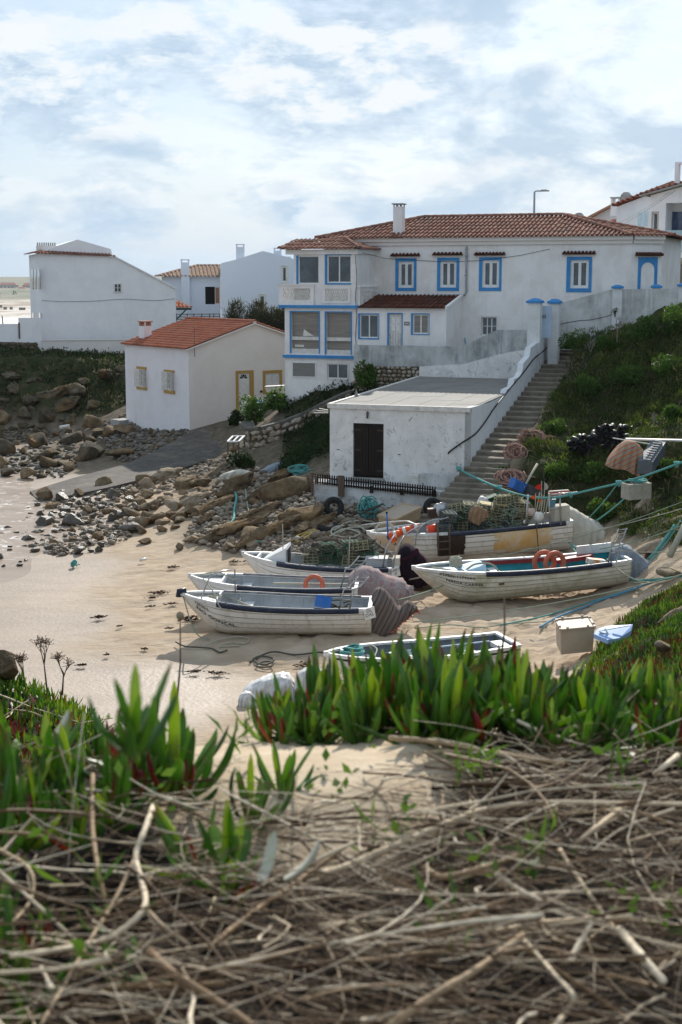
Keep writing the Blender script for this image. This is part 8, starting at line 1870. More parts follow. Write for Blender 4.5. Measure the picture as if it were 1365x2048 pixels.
m = MB(); coil(m, (.62, -.02, zs(.1)-.02), .24, 7, .02, 5); coil(m, (.66, .05, zs(.1)+.06), .20, 5, .02, 9); m.build('rope_coil', MT['rope_teal'], T, world=False)
m = MB(); m.tube([(1.9, .35, zs(.4)-.12), (4.2, .2, zs(.9)-.05)], .022, 6); m.box((1.8, .36, zs(.4)-.13), (.35, .12, .02)); m.build('oar', MT['paleblue'], T, world=False)
m = MB(); m.box((4.35, -.1, zs(.95)-.1), (.3, .5, .12)); m.build('stern_bundle', MT['sack'], T, world=False)
m = MB(); m.tube(smooth_path([Vector((.95, -.6, zs(.2)+.04)), Vector((1.2, -.1, zs(.2)+.08)), Vector((1.2, .4, zs(.2)+.02)), Vector((1.35, .0, .5)), Vector((1.3, -.5, zs(.3)))], 5), .018, 5); m.build('rope_end', MT['rope_pale'], T, world=False)
# ================================================================ traps, buoys, crates, ropes
MT['netting'] = mat('dark_netting', (.035, .04, .03), (.09, .09, .06), 14, .9, .4, c3=(.22, .19, .11)); MT['cage'] = mat('yellowed_trap_frame', (.42, .38, .22), (.28, .27, .17), 8, .7); MT['cagegreen'] = mat('green_trap_frame', (.04, .13, .08), (.08, .20, .13), 8, .7); MT['cagegrey'] = mat('grey_blue_trap_frame', (.14, .18, .20), (.10, .13, .15), 8, .7)
def trap_proto(fm, plate=None):
 T = thing('lobster_trap', 'x', 'trap'); m = MB(); w, d, h = .46, .34, .28; r_ = .016
 for x in (-w/2, -w/6, w/6, w/2):
  for y in (-d/2, d/2): m.box((x, y, h/2), (r_, r_, h))
  m.box((x, 0, h), (r_, d, r_)); m.box((x, 0, 0.01), (r_, d, r_))
 for y in (-d/2, -d/6, d/6, d/2):
  for z in (.01, h): m.box((0, y, z), (w, r_*.9, r_*.9))
 for z in (h*.35, h*.68):
  for y in (-d/2, d/2): m.box((0, y, z), (w, r_*.8, r_*.8))
  for x in (-w/2, w/2): m.box((x, 0, z), (r_*.8, d, r_*.8))
 m.build('frame', fm, T); m = MB(); m.box((0, 0, h*.47), (w*.86, d*.86, h*.8)); m.build('netting', MT['netting'], T)
 if plate: m = MB(); m.box((0, 0, h+.012), (w*.8, d*.75, .012)); m.build('lid', plate, T)
 return T
MT['lid_y'] = mat('ochre_trap_lid', (.55, .42, .18), (.44, .33, .15), 7, .7)
pro = [trap_proto(MT['cage'], MT['lid_y']), trap_proto(MT['cage']), trap_proto(MT['cagegrey']), trap_proto(MT['cagegreen'])]
r = random.Random(12); used = set()
def put_trap(k, p, rz, tl, label, group, sc=1.0):
 M_ = Matrix.Translation(p) @ Matrix.Rotation(rz, 4, 'Z') @ Matrix.Rotation(tl, 4, 'X') @ Matrix.Rotation(tl*.7, 4, 'Y') @ Matrix.Scale(sc, 4)
 if k not in used: used.add(k); o = pro[k]; o.matrix_world = M_; o['label'] = label; o['group'] = group; return o
 return copy_tree(pro[k], M_, label, group)
LB_ = ['pile of traps aboard the largest boat, yellow framed trap with ochre lid', 'pile of traps aboard the largest boat, open yellowish trap', 'pile of traps aboard the largest boat, grey blue trap', 'pile of traps aboard the largest boat, green trap']
LB_ = ['yellowish trap with ochre lid in the pile aboard the largest boat', 'open yellowish trap in the pile aboard the largest boat', 'grey blue trap in the pile aboard the largest boat', 'green trap in the pile aboard the largest boat']
for row, (y0, ks) in enumerate(((1063, (895, 925, 955, 985, 1015, 1040)), (1044, (892, 915, 943, 972, 1000, 1028, 1048)), (1028, (912, 940, 968, 996, 1022, 1042)), (1016, (1008, 1030)))):
 for px in ks:
  for dY in ((0, .5) if row else (0, .45)):
   k = r.choice([0, 0, 1, 1, 2, 3]) if px > 925 else r.choice([1, 2, 3]); put_trap(k, at_y(px+r.uniform(-4, 4), y0+r.uniform(-2, 2)-((px-890)*.055), 45.35+dY+(px-890)*.0022), r.uniform(-.6, .6), r.uniform(-.4, .4), LB_[k], 'traps aboard the largest boat', 1.02)
for i, (px, py) in enumerate(((622, 1126), (648, 1127), (672, 1126), (697, 1127), (720, 1126), (743, 1125), (635, 1113), (662, 1112), (688, 1111), (712, 1112), (735, 1110), (700, 1100), (725, 1101), (655, 1104))):
 put_trap(3 if i % 3 else 1, at_y(px, py, 41.7+r.uniform(-.2, .4)), r.uniform(-.5, .5), r.uniform(-.25, .25), 'green trap in the heap aboard the cabin boat' if i % 3 else 'yellowish trap in the heap aboard the cabin boat', 'traps aboard the cabin boat', .98)
put_trap(2, at_y(894, 1040, 44.9), .3, .2, 'grey blue trap leaning off the near end of the trap pile', 'traps aboard the largest boat', 1.0); put_trap(2, at_y(888, 1065, 44.8), .1, .1, 'grey blue trap at the lower left of the trap pile', 'traps aboard the largest boat', 1.0)
# lines in the traps
for nm, x0, x1, y0, y1, Y, n, mm, lab in (('tangled_line', 890, 1050, 1000, 1060, 45.2, 46, 'rope_green', 'grey green lines tangled through the traps on the largest boat'), ('tangled_line', 612, 752, 1075, 1125, 41.55, 42, 'rope_dark', 'dark green lines tangled over the traps of the cabin boat')):
 m = MB()
 for k in range(n): px, py = r.uniform(x0, x1), r.uniform(y0, y1-10); m.tube(smooth_path([at_y(px+r.uniform(-14, 14), py+j*r.uniform(3, 8), Y+r.uniform(-.15, .3)) for j in range(5)], 4), r.uniform(.008, .016), 4)
 m.build(nm, MT[mm], label=lab, cat='rope')
# jacket on the traps
drape('jacket', 'tan jacket thrown over the traps of the largest boat', 'jacket', [(938, 1024, 1040, .6), (946, 1014, 1046), (958, 1012, 1050), (968, 1016, 1040), (976, 1022, 1034, .5)], 45.0, .16, mat('tan_jacket', (.30, .19, .11), (.24, .15, .09), 6, .9), 3, .04, 4)
def box_crate(name, label, cat, px0, py0, px1, py1, Y, dep, m, rz=0, tilt=0, ribs=0, lid=None, group=None):
 a, b = at_y(px0, py1, Y), at_y(px1, py0, Y); w, h = (b.x-a.x), (b.z-a.z); M_ = Matrix.Translation(((a.x+b.x)/2, Y+dep/2, a.z)) @ Matrix.Rotation(rz, 4, 'Z') @ Matrix.Rotation(tilt, 4, 'Y'); T = thing(name, label, cat, mat=M_, group=group)
 mb = MB(); t = .03; mb.hexa([(-w/2*.92, -dep/2*.92, 0), (w/2*.92, -dep/2*.92, 0), (w/2*.92, dep/2*.92, 0), (-w/2*.92, dep/2*.92, 0), (-w/2, -dep/2, h), (w/2, -dep/2, h), (w/2, dep/2, h), (-w/2, dep/2, h)])
 mb.build('body', m, T, world=False); mb = MB()
 for s in (-1, 1): mb.box((s*w/2, 0, h-.02), (t, dep+t, .05)); mb.box((0, s*dep/2, h-.018), (w-t, t, .05))
 for k in range(ribs): x = -w/2+(k+.5)*w/ribs; mb.box((x, -dep/2-.006, h*.5), (.02, .025, h*.8))
 mb.build('rim', m, T, world=False)
 if lid: mb = MB(); mb.box((0, 0, h+.015), (w*.98, dep*.98, .025)); mb.build('lid', lid, T, world=False)
 return T
MT['tanplastic'] = mat('tan_fish_bin', (.50, .36, .22), (.44, .32, .20), 3, .55, .1, dirt=(.32, .26, .2)); MT['tanlid'] = mat('pale_tan_lid', (.42, .34, .26), (.38, .30, .23), 2, .6, .1)
# tan fish bin behind the largest boat
T = thing('fish_bin', 'large tan insulated fish bin with sagging lid below the retaining wall', 'bin', at_y(805, 1075, 47.3)); c = [(757, 1033), (788, 1062), (845, 1030), (800, 1012)]
A_ = [at_y(757, 1032, 47.6), at_y(790, 1041, 46.5), at_y(843, 1016, 47.6), at_y(806, 1009, 48.6)]; Bm = [p-Vector((0, 0, .95)) for p in A_]; cen = sum(A_, Vector())/4
Bm = [cen+(p-cen)*.88-Vector((0, 0, .95)) for p in A_]; m = MB(); m.hexa(Bm+A_); m.build('body', MT['tanplastic'], T); m = MB(); m.grid([[A_[0].lerp(A_[1], u).lerp(A_[3].lerp(A_[2], u), v)+Vector((0, 0, .03+.03*math.sin(u*3.1)*math.sin(v*3.1))) for u in np.linspace(-.03, 1.03, 8)] for v in np.linspace(-.03, 1.03, 8)]); m.build('lid', MT['tanlid'], T)
m = MB()
for i in range(4): m.beam(A_[i]+Vector((0, 0, .01)), A_[(i+1) % 4]+Vector((0, 0, .01)), .07, .08)
m.build('rim', MT['tanplastic'], T)
# tan crate in front
T = thing('plastic_crate', 'upright tan plastic crate on the sand beside the blue and white board', 'crate', at_y(1150, 1300, 31.8)); A_ = [at_y(1113, 1252, 32.2), at_y(1122, 1262, 31.7), at_y(1190, 1251, 31.9), at_y(1178, 1236, 32.6)];
A_ = [at_y(1112, 1243, 32.6), at_y(1122, 1261, 31.6), at_y(1190, 1251, 31.9), at_y(1178, 1233, 32.9)]
for q in A_: q.z = (A_[1].z)
A_[1] = Vector((A_[1].x, A_[1].y, A_[1].z)); cen = sum(A_, Vector())/4; Bm = [cen+(p-cen)*.93-Vector((0, 0, .58)) for p in A_]; m = MB(); m.hexa(Bm+A_); m.build('body', mat('tan_crate', (.50, .40, .30), (.46, .36, .26), 3, .6, .1), T); m = MB()
for i in range(4): m.beam(A_[i]+Vector((0, 0, .012)), A_[(i+1) % 4]+Vector((0, 0, .012)), .05, .045)
for i in range(4):
 for f in (.2, .8): q = A_[i].lerp(A_[(i+1) % 4], f); m.box(q+Vector((0, 0, .05)), (.05, .05, .04))
m.build('rim', MT['tanlid'], T)
# blue and white board
T = thing('board', 'blue and white striped board lying on the sand under the succulents', 'board', at_y(1228, 1275, 31.3)); q = [at_y(1188, 1272, 31.2), at_y(1196, 1262, 31.5), at_y(1215, 1256, 31.8), at_y(1266, 1253, 32.0), at_y(1262, 1266, 31.7), at_y(1240, 1280, 31.2), at_y(1216, 1284, 31.0)]
for v in q: v.z += .05
m = MB(); m.prism(q, (0, 0, -.10)); m.build('deck', mat('light_blue_board', (.30, .45, .75), (.36, .5, .78), 3, .45), T)
for a, b_ in (((1198, 1268), (1258, 1257)), ((1200, 1270), (1240, 1278)), ((1210, 1264), (1222, 1283))): m = MB(); m.beam(at_y(*a, 31.3)+Vector((0, 0, .07)), at_y(*b_, 31.4)+Vector((0, 0, .07)), .05, .02); m.build('stripe', mat('white_stripe', (.8, .8, .8)), T)
m = MB(); m.beam(at_y(1225, 1262, 31.5)+Vector((0, 0, .075)), at_y(1262, 1257, 31.6)+Vector((0, 0, .075)), .05, .02); m.build('dark_stripe', MT['blueplastic'], T)
# white sacks
drape('sack', 'crumpled white plastic sack on the sand below the nearest left boat', 'sack', [(478, 1398, 1412, .5), (490, 1376, 1413), (510, 1362, 1412), (535, 1352, 1412), (560, 1346, 1408), (580, 1352, 1400), (592, 1372, 1396, .6)], 31.2, .38, MT['sack'], 4, .07, 7)
drape('sack', 'upright white sack beside the bow of the small open boat', 'sack', [(586, 1385, 1405, .6), (596, 1348, 1408), (612, 1336, 1410), (630, 1332, 1410), (648, 1345, 1408), (660, 1372, 1400, .6)], 31.0, .3, MT['sack'], 6, .06, 7)
drape('sack', 'small glossy white bag at the left end of the white sacks', 'bag', [(477, 1398, 1412, .5), (484, 1386, 1414), (498, 1384, 1414), (514, 1396, 1412, .6)], 30.7, .16, MT['sack'], 8, .03, 5)
drape('tarp', 'pale yellowish tarpaulin bundle among the cobbles beside the big brown boulder', 'tarpaulin', [(440, 951, 958, .4), (455, 944, 958), (480, 939, 956), (500, 943, 954), (512, 946, 952, .4)], 57, .22, MT['canvas'], 2, .05, 6)
drape('tarp', 'grey blue torn tarpaulin above the big brown boulder', 'tarpaulin', [(500, 955, 965, .4), (520, 942, 964), (540, 930, 955), (556, 925, 940, .6), (565, 926, 932, .3)], 57.5, .4, MT['greycloth'], 3, .05, 6)
# stern gear on the largest boat
m = MB();
def ball(name, label, p, s, m_, cat='buoy', group=None):
 T = thing(name, label, cat, p, group=group); mb = MB(); mb.lathe([(.001, -s), (s*.5, -s*.87), (s*.87, -s*.5), (s, 0), (s*.87, s*.5), (s*.5, s*.87), (.001, s)], p, 16); mb.build('ball', m_, T); mb = MB(); mb.lathe([(s*.25, s*.9), (s*.25, s*1.2), (.001, s*1.25)], p, 8); mb.build('eyelet', MT['ink'], T)
MT['buoywhite'] = mat('white_buoy', (.72, .70, .66), (.6, .56, .5), 6, .4); MT['buoypink'] = mat('faded_pink_buoy', (.55, .36, .30), (.5, .42, .38), 4, .5)
ball('buoy', 'white round buoy hanging over the gunwale of the largest boat', at_y(1078, 1033, 44.9), .17, MT['buoywhite']); ball('buoy', 'pinkish oval buoy left of the white round buoy', at_y(1062, 1024, 44.95), .14, MT['buoypink']); ball('buoy', 'small white float on the gunwale left of the pinkish buoy', at_y(1051, 1044, 44.9), .07, MT['buoywhite'])
def flag(px, py0, py1, Y, w, h, m_, label, lean=4):
 a, b = at_y(px, py1, Y), at_y(px+lean, py0, Y); T = thing('marker_flag', label, 'flag', a); mb = MB(); mb.tube([a, b], .012, 6); mb.build('pole', MT['rope_pale'], T); mb = MB(); rows = []
 for i in range(7): f = i/6; rows.append([b+Vector((-w*f+.03*math.sin(f*5), .04*math.sin(f*7), -h*.1-h*f*.35)), b+Vector((-w*f+.02*math.sin(f*5), .05*math.sin(f*7+1), -h*(.9-.25*f)))])
 mb.grid(rows); mb.build('flag_cloth', m_, T)
MT['flagred'] = mat('red_flag_cloth', (.75, .03, .02), None, 4, .8); MT['flagorange'] = mat('orange_flag_cloth', (.85, .12, .02), None, 4, .8); MT['flagyellow'] = mat('pale_yellow_cloth', (.62, .55, .18), None, 4, .8); MT['flagwhite'] = mat('dirty_white_cloth', (.5, .48, .42), None, 4, .8)
flag(1082, 962, 1030, 45.2, .16, .36, MT['flagred'], 'tall red marker flag above the stern of the largest boat', 2); flag(1070, 986, 1035, 45.0, .13, .26, MT['flagorange'], 'small orange marker flag on the left of the flag bundle', 2); flag(1088, 964, 1035, 45.3, -.15, .30, MT['flagwhite'], 'dirty white triangular flag beside the red flag', 2); flag(1092, 984, 1035, 45.1, -.14, .36, MT['flagyellow'], 'pale yellow flag at the right of the flag bundle', 6); flag(1084, 996, 1035, 45.0, .1, .16, MT['flagorange'], 'lowest orange flag in the flag bundle', 0)
m = MB()
for k in range(5): m.tube([at_y(1070+k*5, 1038, 45.2), at_y(1080+k*4, 985+k*3, 45.2)], .02, 6)
m.build('pole_bundle', MT['rope_pale'], label='bundle of pale marker poles standing at the stern of the largest boat', cat='poles')
T = box_crate('plastic_box', 'pale blue plastic box on the stern frame of the largest boat', 'box', 1097, 999, 1112, 1013, 45.2, .3, mat('pale_blue_plastic', (.14, .32, .46), None, 4, .5))
T = box_crate('plastic_crate', 'blue fish crate tilted on the slope behind the traps', 'crate', 1018, 962, 1046, 982, 46.8, .45, MT['blueplastic'], .3, .5, ribs=6); T = box_crate('plastic_crate', 'dark grey crate beside the blue fish crate', 'crate', 1054, 975, 1080, 994, 46.6, .4, mat('dark_grey_plastic', (.06, .06, .06), (.1, .09, .08), 5, .7), .3, .35, ribs=5)
T = thing('life_raft_float', 'long faded orange float lying on the stern frame of the largest boat', 'float', at_y(1120, 987, 45.3)); m = MB(); m.tube([at_y(1100, 988, 45.2), at_y(1137, 986, 45.5)], .11, 10); m.build('body', MT['orange_old'], T); m = MB(); m.beam(at_y(1098, 983, 45.1), at_y(1137, 980, 45.4), .03, .03); m.beam(at_y(1098, 993, 45.1), at_y(1137, 991, 45.4), .03, .03); m.build('edge_strip', MT['white_paint'], T)
# bow gear of the largest boat
def buoyancy(px0, py0, px1, py1, Y, rad, label, m_=None):
 a, b = at_y(px0, py0, Y), at_y(px1, py1, Y); T = thing('float', label, 'float', (a+b)/2); m = MB(); m.tube([a, a.lerp(b, .15), a.lerp(b, .85), b], [rad*.7, rad, rad, rad*.7], 10); m.build('body', m_ or MT['orange'], T); m = MB(); c = a.lerp(b, .5); d = (b-a).normalized(); m.tube([c-d*.05, c+d*.05], rad*1.05, 10); m.build('band', MT['white_paint'], T)
buoyancy(778, 1072, 802, 1066, 44.5, .11, 'bright orange float tied at the bow frame of the largest boat, lower left one'); buoyancy(796, 1065, 822, 1058, 44.6, .12, 'bright orange float in the middle of the bow frame of the largest boat'); buoyancy(822, 1055, 842, 1053, 44.8, .11, 'dull orange float right end of the bow frame of the largest boat', MT['orange_old'])
drape('orange_cloth', 'orange gloves hanging under the floats of the largest boat', 'gloves', [(780, 1076, 1084, .4), (786, 1072, 1086), (793, 1074, 1082, .4)], 44.4, .08, MT['orange'], 3, .02, 5)
T = thing('bucket', 'bright orange bucket lying on the gunwale of the largest boat', 'bucket', at_y(866, 1060, 45)); m = MB(); a, b = at_y(856, 1061, 45), at_y(880, 1057, 45.1); m.tube([a, b], [.15, .19], 14); m.build('body', mat('fluorescent_orange', (.95, .10, .04), None, 4, .4), T); m = MB(); m.tube([b-(b-a)*.06, b+(b-a)*.02], .205, 14); m.build('rim', MT['orange'], T); m = MB(); m.tube([a-(b-a)*.08, a], .06, 10); m.build('knob', MT['tape'], T)
T = thing('pole', 'dark blue pole standing at the bow of the largest boat', 'pole', at_y(776, 1080, 44.3)); m = MB(); m.tube([at_y(777, 1080, 44.3), at_y(774, 1025, 44.3)], .025, 8); m.build('shaft', MT['blueplastic'], T); m = MB(); m.tube([at_y(774, 1027, 44.3), at_y(774, 1023, 44.3)], .032, 8); m.build('cap', MT['ink'], T)
m = MB(); m.torus(at_y(770, 1063, 45.2), .30, .04, Matrix.Rotation(R(60), 3, 'X'), 24, 8); m.build('hose_ring', MT['rope_pale'], label='cream hose ring behind the bow frame of the largest boat', cat='hose')
drape('plastic_bag', 'white plastic bag on the left of the trap pile', 'bag', [(955, 1002, 1010, .5), (962, 992, 1010), (972, 995, 1008), (980, 1004, 1008, .5)], 46.4, .15, MT['sack'], 5, .03, 5)
box_crate('plastic_crate', 'dark green crate above the traps of the largest boat', 'crate', 976, 992, 1004, 1004, 46.5, .35, mat('dark_green_plastic', (.02, .09, .06), None, 5, .6), .3, -.3, ribs=4)
# black octopus pots on the slope
def pot_mesh():
 m = MB(); m.lathe([(.001, -.17), (.085, -.165), (.105, -.12), (.11, 0), (.10, .10), (.07, .14), (.085, .17), (.068, .172), (.055, .14), (.08, .05), (.001, -.1)], (0, 0, 0), 12); return m
pm = pot_mesh().mesh(); pm.materials.append(mat('black_plastic_pot', (.012, .012, .013), (.04, .04, .04), 8, .5, .1)); r = random.Random(33); n = 0
for row in range(6):
 for c in range(16):
  px = 1135+c*10.5+(5 if row % 2 else 0)+row*3; py = 906-row*9.5
  if row > 3 and (c < 4 or c > 9): continue
  if row in (0,) and c < 3: continue
  if px > 1290: continue
  p = ground_pt(px, 895); Y = 50.3+(px-1150)*.004+r.uniform(-.15, .15); q = at_y(px+r.uniform(-3, 3), py+r.uniform(-3, 3)-(px-1135)*.04, Y)
  o = bpy.data.objects.new('octopus_pot', pm); COL.objects.link(o); o.matrix_world = Matrix.Translation(q) @ Matrix.Rotation(r.uniform(-.9, .9), 4, 'Z') @ Matrix.Rotation(R(90)+r.uniform(-.4, .4), 4, 'X') @ Matrix.Rotation(r.uniform(0, 3), 4, 'Z'); o['label'] = 'black clay like octopus pot in the pile on the green slope'; o['category'] = 'pot'; o['group'] = 'black octopus pots piled on the slope'; n += 1
# striped rug over a crate, slotted grey crate, white plank
drape('rug', 'orange striped rug thrown over a heap on the slope beside the grey slotted crate', 'rug', [(1214, 926, 934, .5), (1224, 908, 938), (1246, 884, 940), (1266, 882, 950), (1280, 892, 956), (1290, 905, 940, .5)], 47.3, .5, MT['stripe2'], 2, .05, 5)
T = thing('slotted_crate', 'grey slotted plastic crate tilted on the slope beside the striped rug', 'crate', at_y(1300, 930, 46.8)); MT['greyplastic'] = mat('grey_plastic', (.13, .14, .15), (.10, .11, .12), 4, .5)
A_ = [at_y(1276, 922, 46.6), at_y(1306, 924, 46.3), at_y(1332, 884, 47.4), at_y(1302, 880, 47.7)]; Bm = [p+Vector((0, .05, -.42)) for p in A_]; m = MB(); m.hexa(Bm+A_); m.build('body', MT['greyplastic'], T); m = MB()
for k in range(9): f = (k+.5)/9; a = A_[0].lerp(A_[3], f).lerp(A_[1].lerp(A_[2], f), .3); b = A_[0].lerp(A_[3], f).lerp(A_[1].lerp(A_[2], f), .8); nn = Vector((0, -.01, .03)); m.beam(a+nn, b+nn, .05, .04)
m.build('slats', mat('light_grey_plastic', (.30, .31, .33), None, 4, .45), T)
T = thing('plank', 'whitish plank laid level behind the slotted crate at the right edge', 'plank', at_y(1320, 880, 47.9)); m = MB(); m.beam(at_y(1252, 878, 47.9), at_y(1385, 881, 47.6), .30, .05); m.build('board', MT['white_worn'], T); m = MB(); m.beam(at_y(1226, 876, 47.6), at_y(1300, 888, 47.2), .03, .03); m.build('thin_batten', MT['white_worn'], T)
# mooring block with ropes
T = thing('mooring_block', 'square concrete mooring block wrapped with teal rope on a pale rock', 'mooring block', at_y(1275, 990, 42.6)); q0, q1 = at_y(1243, 970, 42.4), at_y(1303, 990, 42.4)
A_ = [at_y(1243, 966, 42.4), at_y(1260, 975, 41.9), at_y(1304, 966, 42.3), at_y(1288, 955, 43.0)]; zt = sum(p.z for p in A_)/4; A_ = [Vector((p.x, p.y, zt)) for p in A_]; Bm = [p-Vector((0, 0, .46)) for p in A_]; m = MB(); m.hexa(Bm+A_); m.build('block', mat('lichened_concrete_block', (.40, .37, .30), (.28, .26, .21), 5, .9, .6, 18, dirt=(.36, .28, .10), dscale=3), T)
m = MB(); cc = sum(A_, Vector())/4
for k in range(5): coil(m, (cc.x+r.uniform(-.1, .1), cc.y, zt+.03+k*.012), .24-.02*k, 2, .025, k)
m.build('rope_wrap', MT['rope_teal'], T)
def rope(label, pts, rad, mm, sub=6, name='rope', cat='rope', group=None):
 m = MB(); m.tube(smooth_path(pts, sub), rad, 6); p = pts[0]; return m.build(name, MT[mm], label=label, cat=cat, loc=tuple(p), group=group)
anc = S.p(*[S.pix(914, 936, -.06)[0], -.06, S.pix(914, 936, -.06)[1]])
rope('thick teal mooring rope sagging from the shed wall over the trap pile', [anc, at_y(940, 950, 49), at_y(998, 976, 47), at_y(1050, 992, 45.6), at_y(1100, 996, 45.0), at_y(1140, 990, 44.6)], .04, 'rope_teal')
rope('thick teal rope rising from the largest boat past the mooring block to the right edge', [at_y(1140, 990, 44.6), at_y(1190, 978, 43.6), at_y(1240, 966, 42.6), at_y(1290, 952, 42.0), at_y(1350, 930, 41.0), at_y(1420, 905, 40)], .036, 'rope_teal')
for i, (px, py, Y) in enumerate(((998, 976, 47), (1140, 990, 44.6), (1236, 967, 42.6), (1352, 929, 41.0), (916, 938, 50))):
 m = MB(); c = at_y(px, py, Y);
 for k in range(3): m.torus(c+Vector((.03*k, 0, 0)), .075, .035, Matrix.Rotation(R(60+25*k), 3, 'Y'), 10, 6)
 m.build('rope_knot', MT['rope_teal'], label=['teal knot above the trap pile', 'teal knot by the stern of the largest boat', 'teal knot just left of the mooring block', 'teal knot near the right edge', 'teal knot on the shed wall'][i], cat='knot', loc=tuple(c))
bs = lambda px, py, Y: at_y(px, py, Y)
for lab, a, b, sag, rad, mm in (('thin line from the teal knot down to the cream canvas', (1236, 967, 42.6), (1178, 1036, 44.5), .05, .018, 'rope_teal'), ('teal line from below the mooring block to the cream canvas', (1262, 985, 42.3), (1192, 1042, 44), .05, .025, 'rope_teal'),
 ('long pale line from the black patch of the largest boat to the right edge', (900, 1128, 43.5), (1400, 990, 38), .25, .014, 'rope_green'), ('second long pale line crossing above the green stained boat', (1130, 1070, 44), (1420, 1000, 38), .1, .014, 'rope_pale'),
 ('level pale line from the ladder to the right edge', (1215, 1098, 40.6), (1420, 1094, 38), .12, .014, 'rope_pale'), ('slack line from the ladder to the right edge over the grey tarpaulin', (1215, 1118, 40.3), (1420, 1105, 36), .75, .02, 'rope_pale'),
 ('thick teal rope along the sand right of the grey tarpaulin', (1262, 1160, 40.3), (1420, 1138, 37), .1, .04, 'rope_teal'), ('pale green rope below the thick teal rope', (1262, 1166, 40), (1420, 1125, 37), .15, .02, 'rope_green'),
 ('long low line across the sand under the green stained boat', (826, 1244, 36.2), (1400, 1140, 36.5), .18, .014, 'rope_green'), ('line from the striped blanket to the bow of the green stained boat', (795, 1200, 37), (900, 1165, 40), .05, .02, 'rope_green'), ('pale line from the maroon cloth to the bow of the green stained boat', (815, 1160, 41.5), (872, 1145, 40.2), .02, .025, 'rope_pale'),
 ('teal slack rope from the largest boat stern to the green stained boat', (1138, 1085, 44.8), (1200, 1104, 42.5), .12, .025, 'rope_teal'), ('thin teal line from the largest boat stern down to the sand', (1140, 1085, 44.8), (1160, 1112, 42.5), .04, .02, 'rope_teal'),
 ('thick teal rope from the grey tarpaulin up to the right rocks', (1298, 1118, 40), (1350, 1050, 40.5), .05, .045, 'rope_teal'), ('thin teal line beside the thick teal rope', (1303, 1122, 40), (1362, 1040, 40.5), .08, .02, 'rope_teal'), ('pale line over the rock ledge to the green stained boat', (1200, 1098, 41.3), (1400, 1035, 40), .12, .018, 'rope_green'), ('dark line hanging down the near side of the largest boat', (1073, 1045, 44.7), (1078, 1110, 44.6), .0, .018, 'rope_dark')):
 p, q = at_y(*a), at_y(*b); pts = catenary(p, q, sag, 10)
 pts = [Vector((v.x, v.y, max(v.z, (hgt(v.x, v.y)+.04) if rad else v.z))) if 'rocks' not in lab else v for v in pts]; rope(lab, pts, rad, mm, 2)
def ground_rope(label, pix, rad, mm, group=None): rope(label, [ground_pt(x, y)+Vector((0, 0, rad+.05)) for x, y in pix], rad, mm, 6, group=group)
ground_rope('blue and green rope strand on the sand running up to the right slope', [(1080, 1262), (1120, 1238), (1165, 1222), (1200, 1208), (1240, 1195), (1300, 1175), (1365, 1155)], .03, 'rope_blue'); ground_rope('green rope strand beside the blue one on the right sand', [(1000, 1258), (1060, 1246), (1110, 1232), (1160, 1216), (1215, 1198), (1280, 1180)], .022, 'rope_teal')
ground_rope('green line trailing across the sand left of the tan crate', [(830, 1262), (900, 1256), (960, 1262), (1020, 1254), (1110, 1248)], .014, 'rope_green'); ground_rope('dark tangled rope on the sand under the nearest left boat', [(500, 1330), (520, 1318), (548, 1326), (530, 1336), (510, 1328), (545, 1312), (590, 1318), (640, 1312), (655, 1316)], .022, 'rope_dark')
ground_rope('pale rope loops under the bow of the nearest left boat', [(408, 1300), (430, 1290), (470, 1282), (498, 1284), (490, 1296), (462, 1292), (440, 1300), (480, 1298)], .018, 'rope_pale'); ground_rope('dark rope bits on the sand left of the nearest boat', [(352, 1292), (370, 1298), (400, 1300), (425, 1305), (440, 1312), (455, 1308)], .02, 'rope_dark')
ground_rope('dark rope loop beside the pale sack', [(512, 1338), (530, 1330), (548, 1334), (540, 1342), (520, 1342), (512, 1338)], .02, 'rope_dark')
for lab, pix, mm, rad in (('teal rope hanging down the big boulder', [(452, 985), (468, 988), (474, 1000), (470, 1025), (468, 1045), (455, 1058)], 'rope_teal', .045), ('green rope strand beside the hanging teal rope', [(492, 985), (495, 1010), (500, 1035), (505, 1060)], 'rope_green', .03), ('bright green rope bundle on the cobbles', [(485, 1060), (500, 1075), (520, 1085), (505, 1082), (492, 1070), (510, 1088), (522, 1092)], 'rope_teal', .04),
 ('ochre rope heap on the cobbles behind the cabin boat', [(585, 1090), (600, 1078), (630, 1066), (618, 1078), (595, 1092), (612, 1074), (640, 1068)], 'rope_yellow', .035), ('thick pale hose looping over the cobbles', [(660, 1080), (690, 1066), (720, 1074), (700, 1084), (665, 1078), (672, 1062), (715, 1060), (735, 1070), (760, 1066)], 'rope_pale', .035), ('second pale hose loop over the cobbles', [(668, 1070), (700, 1052), (745, 1050), (740, 1062), (700, 1064), (680, 1074)], 'rope_pale', .03)):
 rope(lab, [ground_pt(x, y)+Vector((0, -.12, .12)) for x, y in pix], rad, mm)
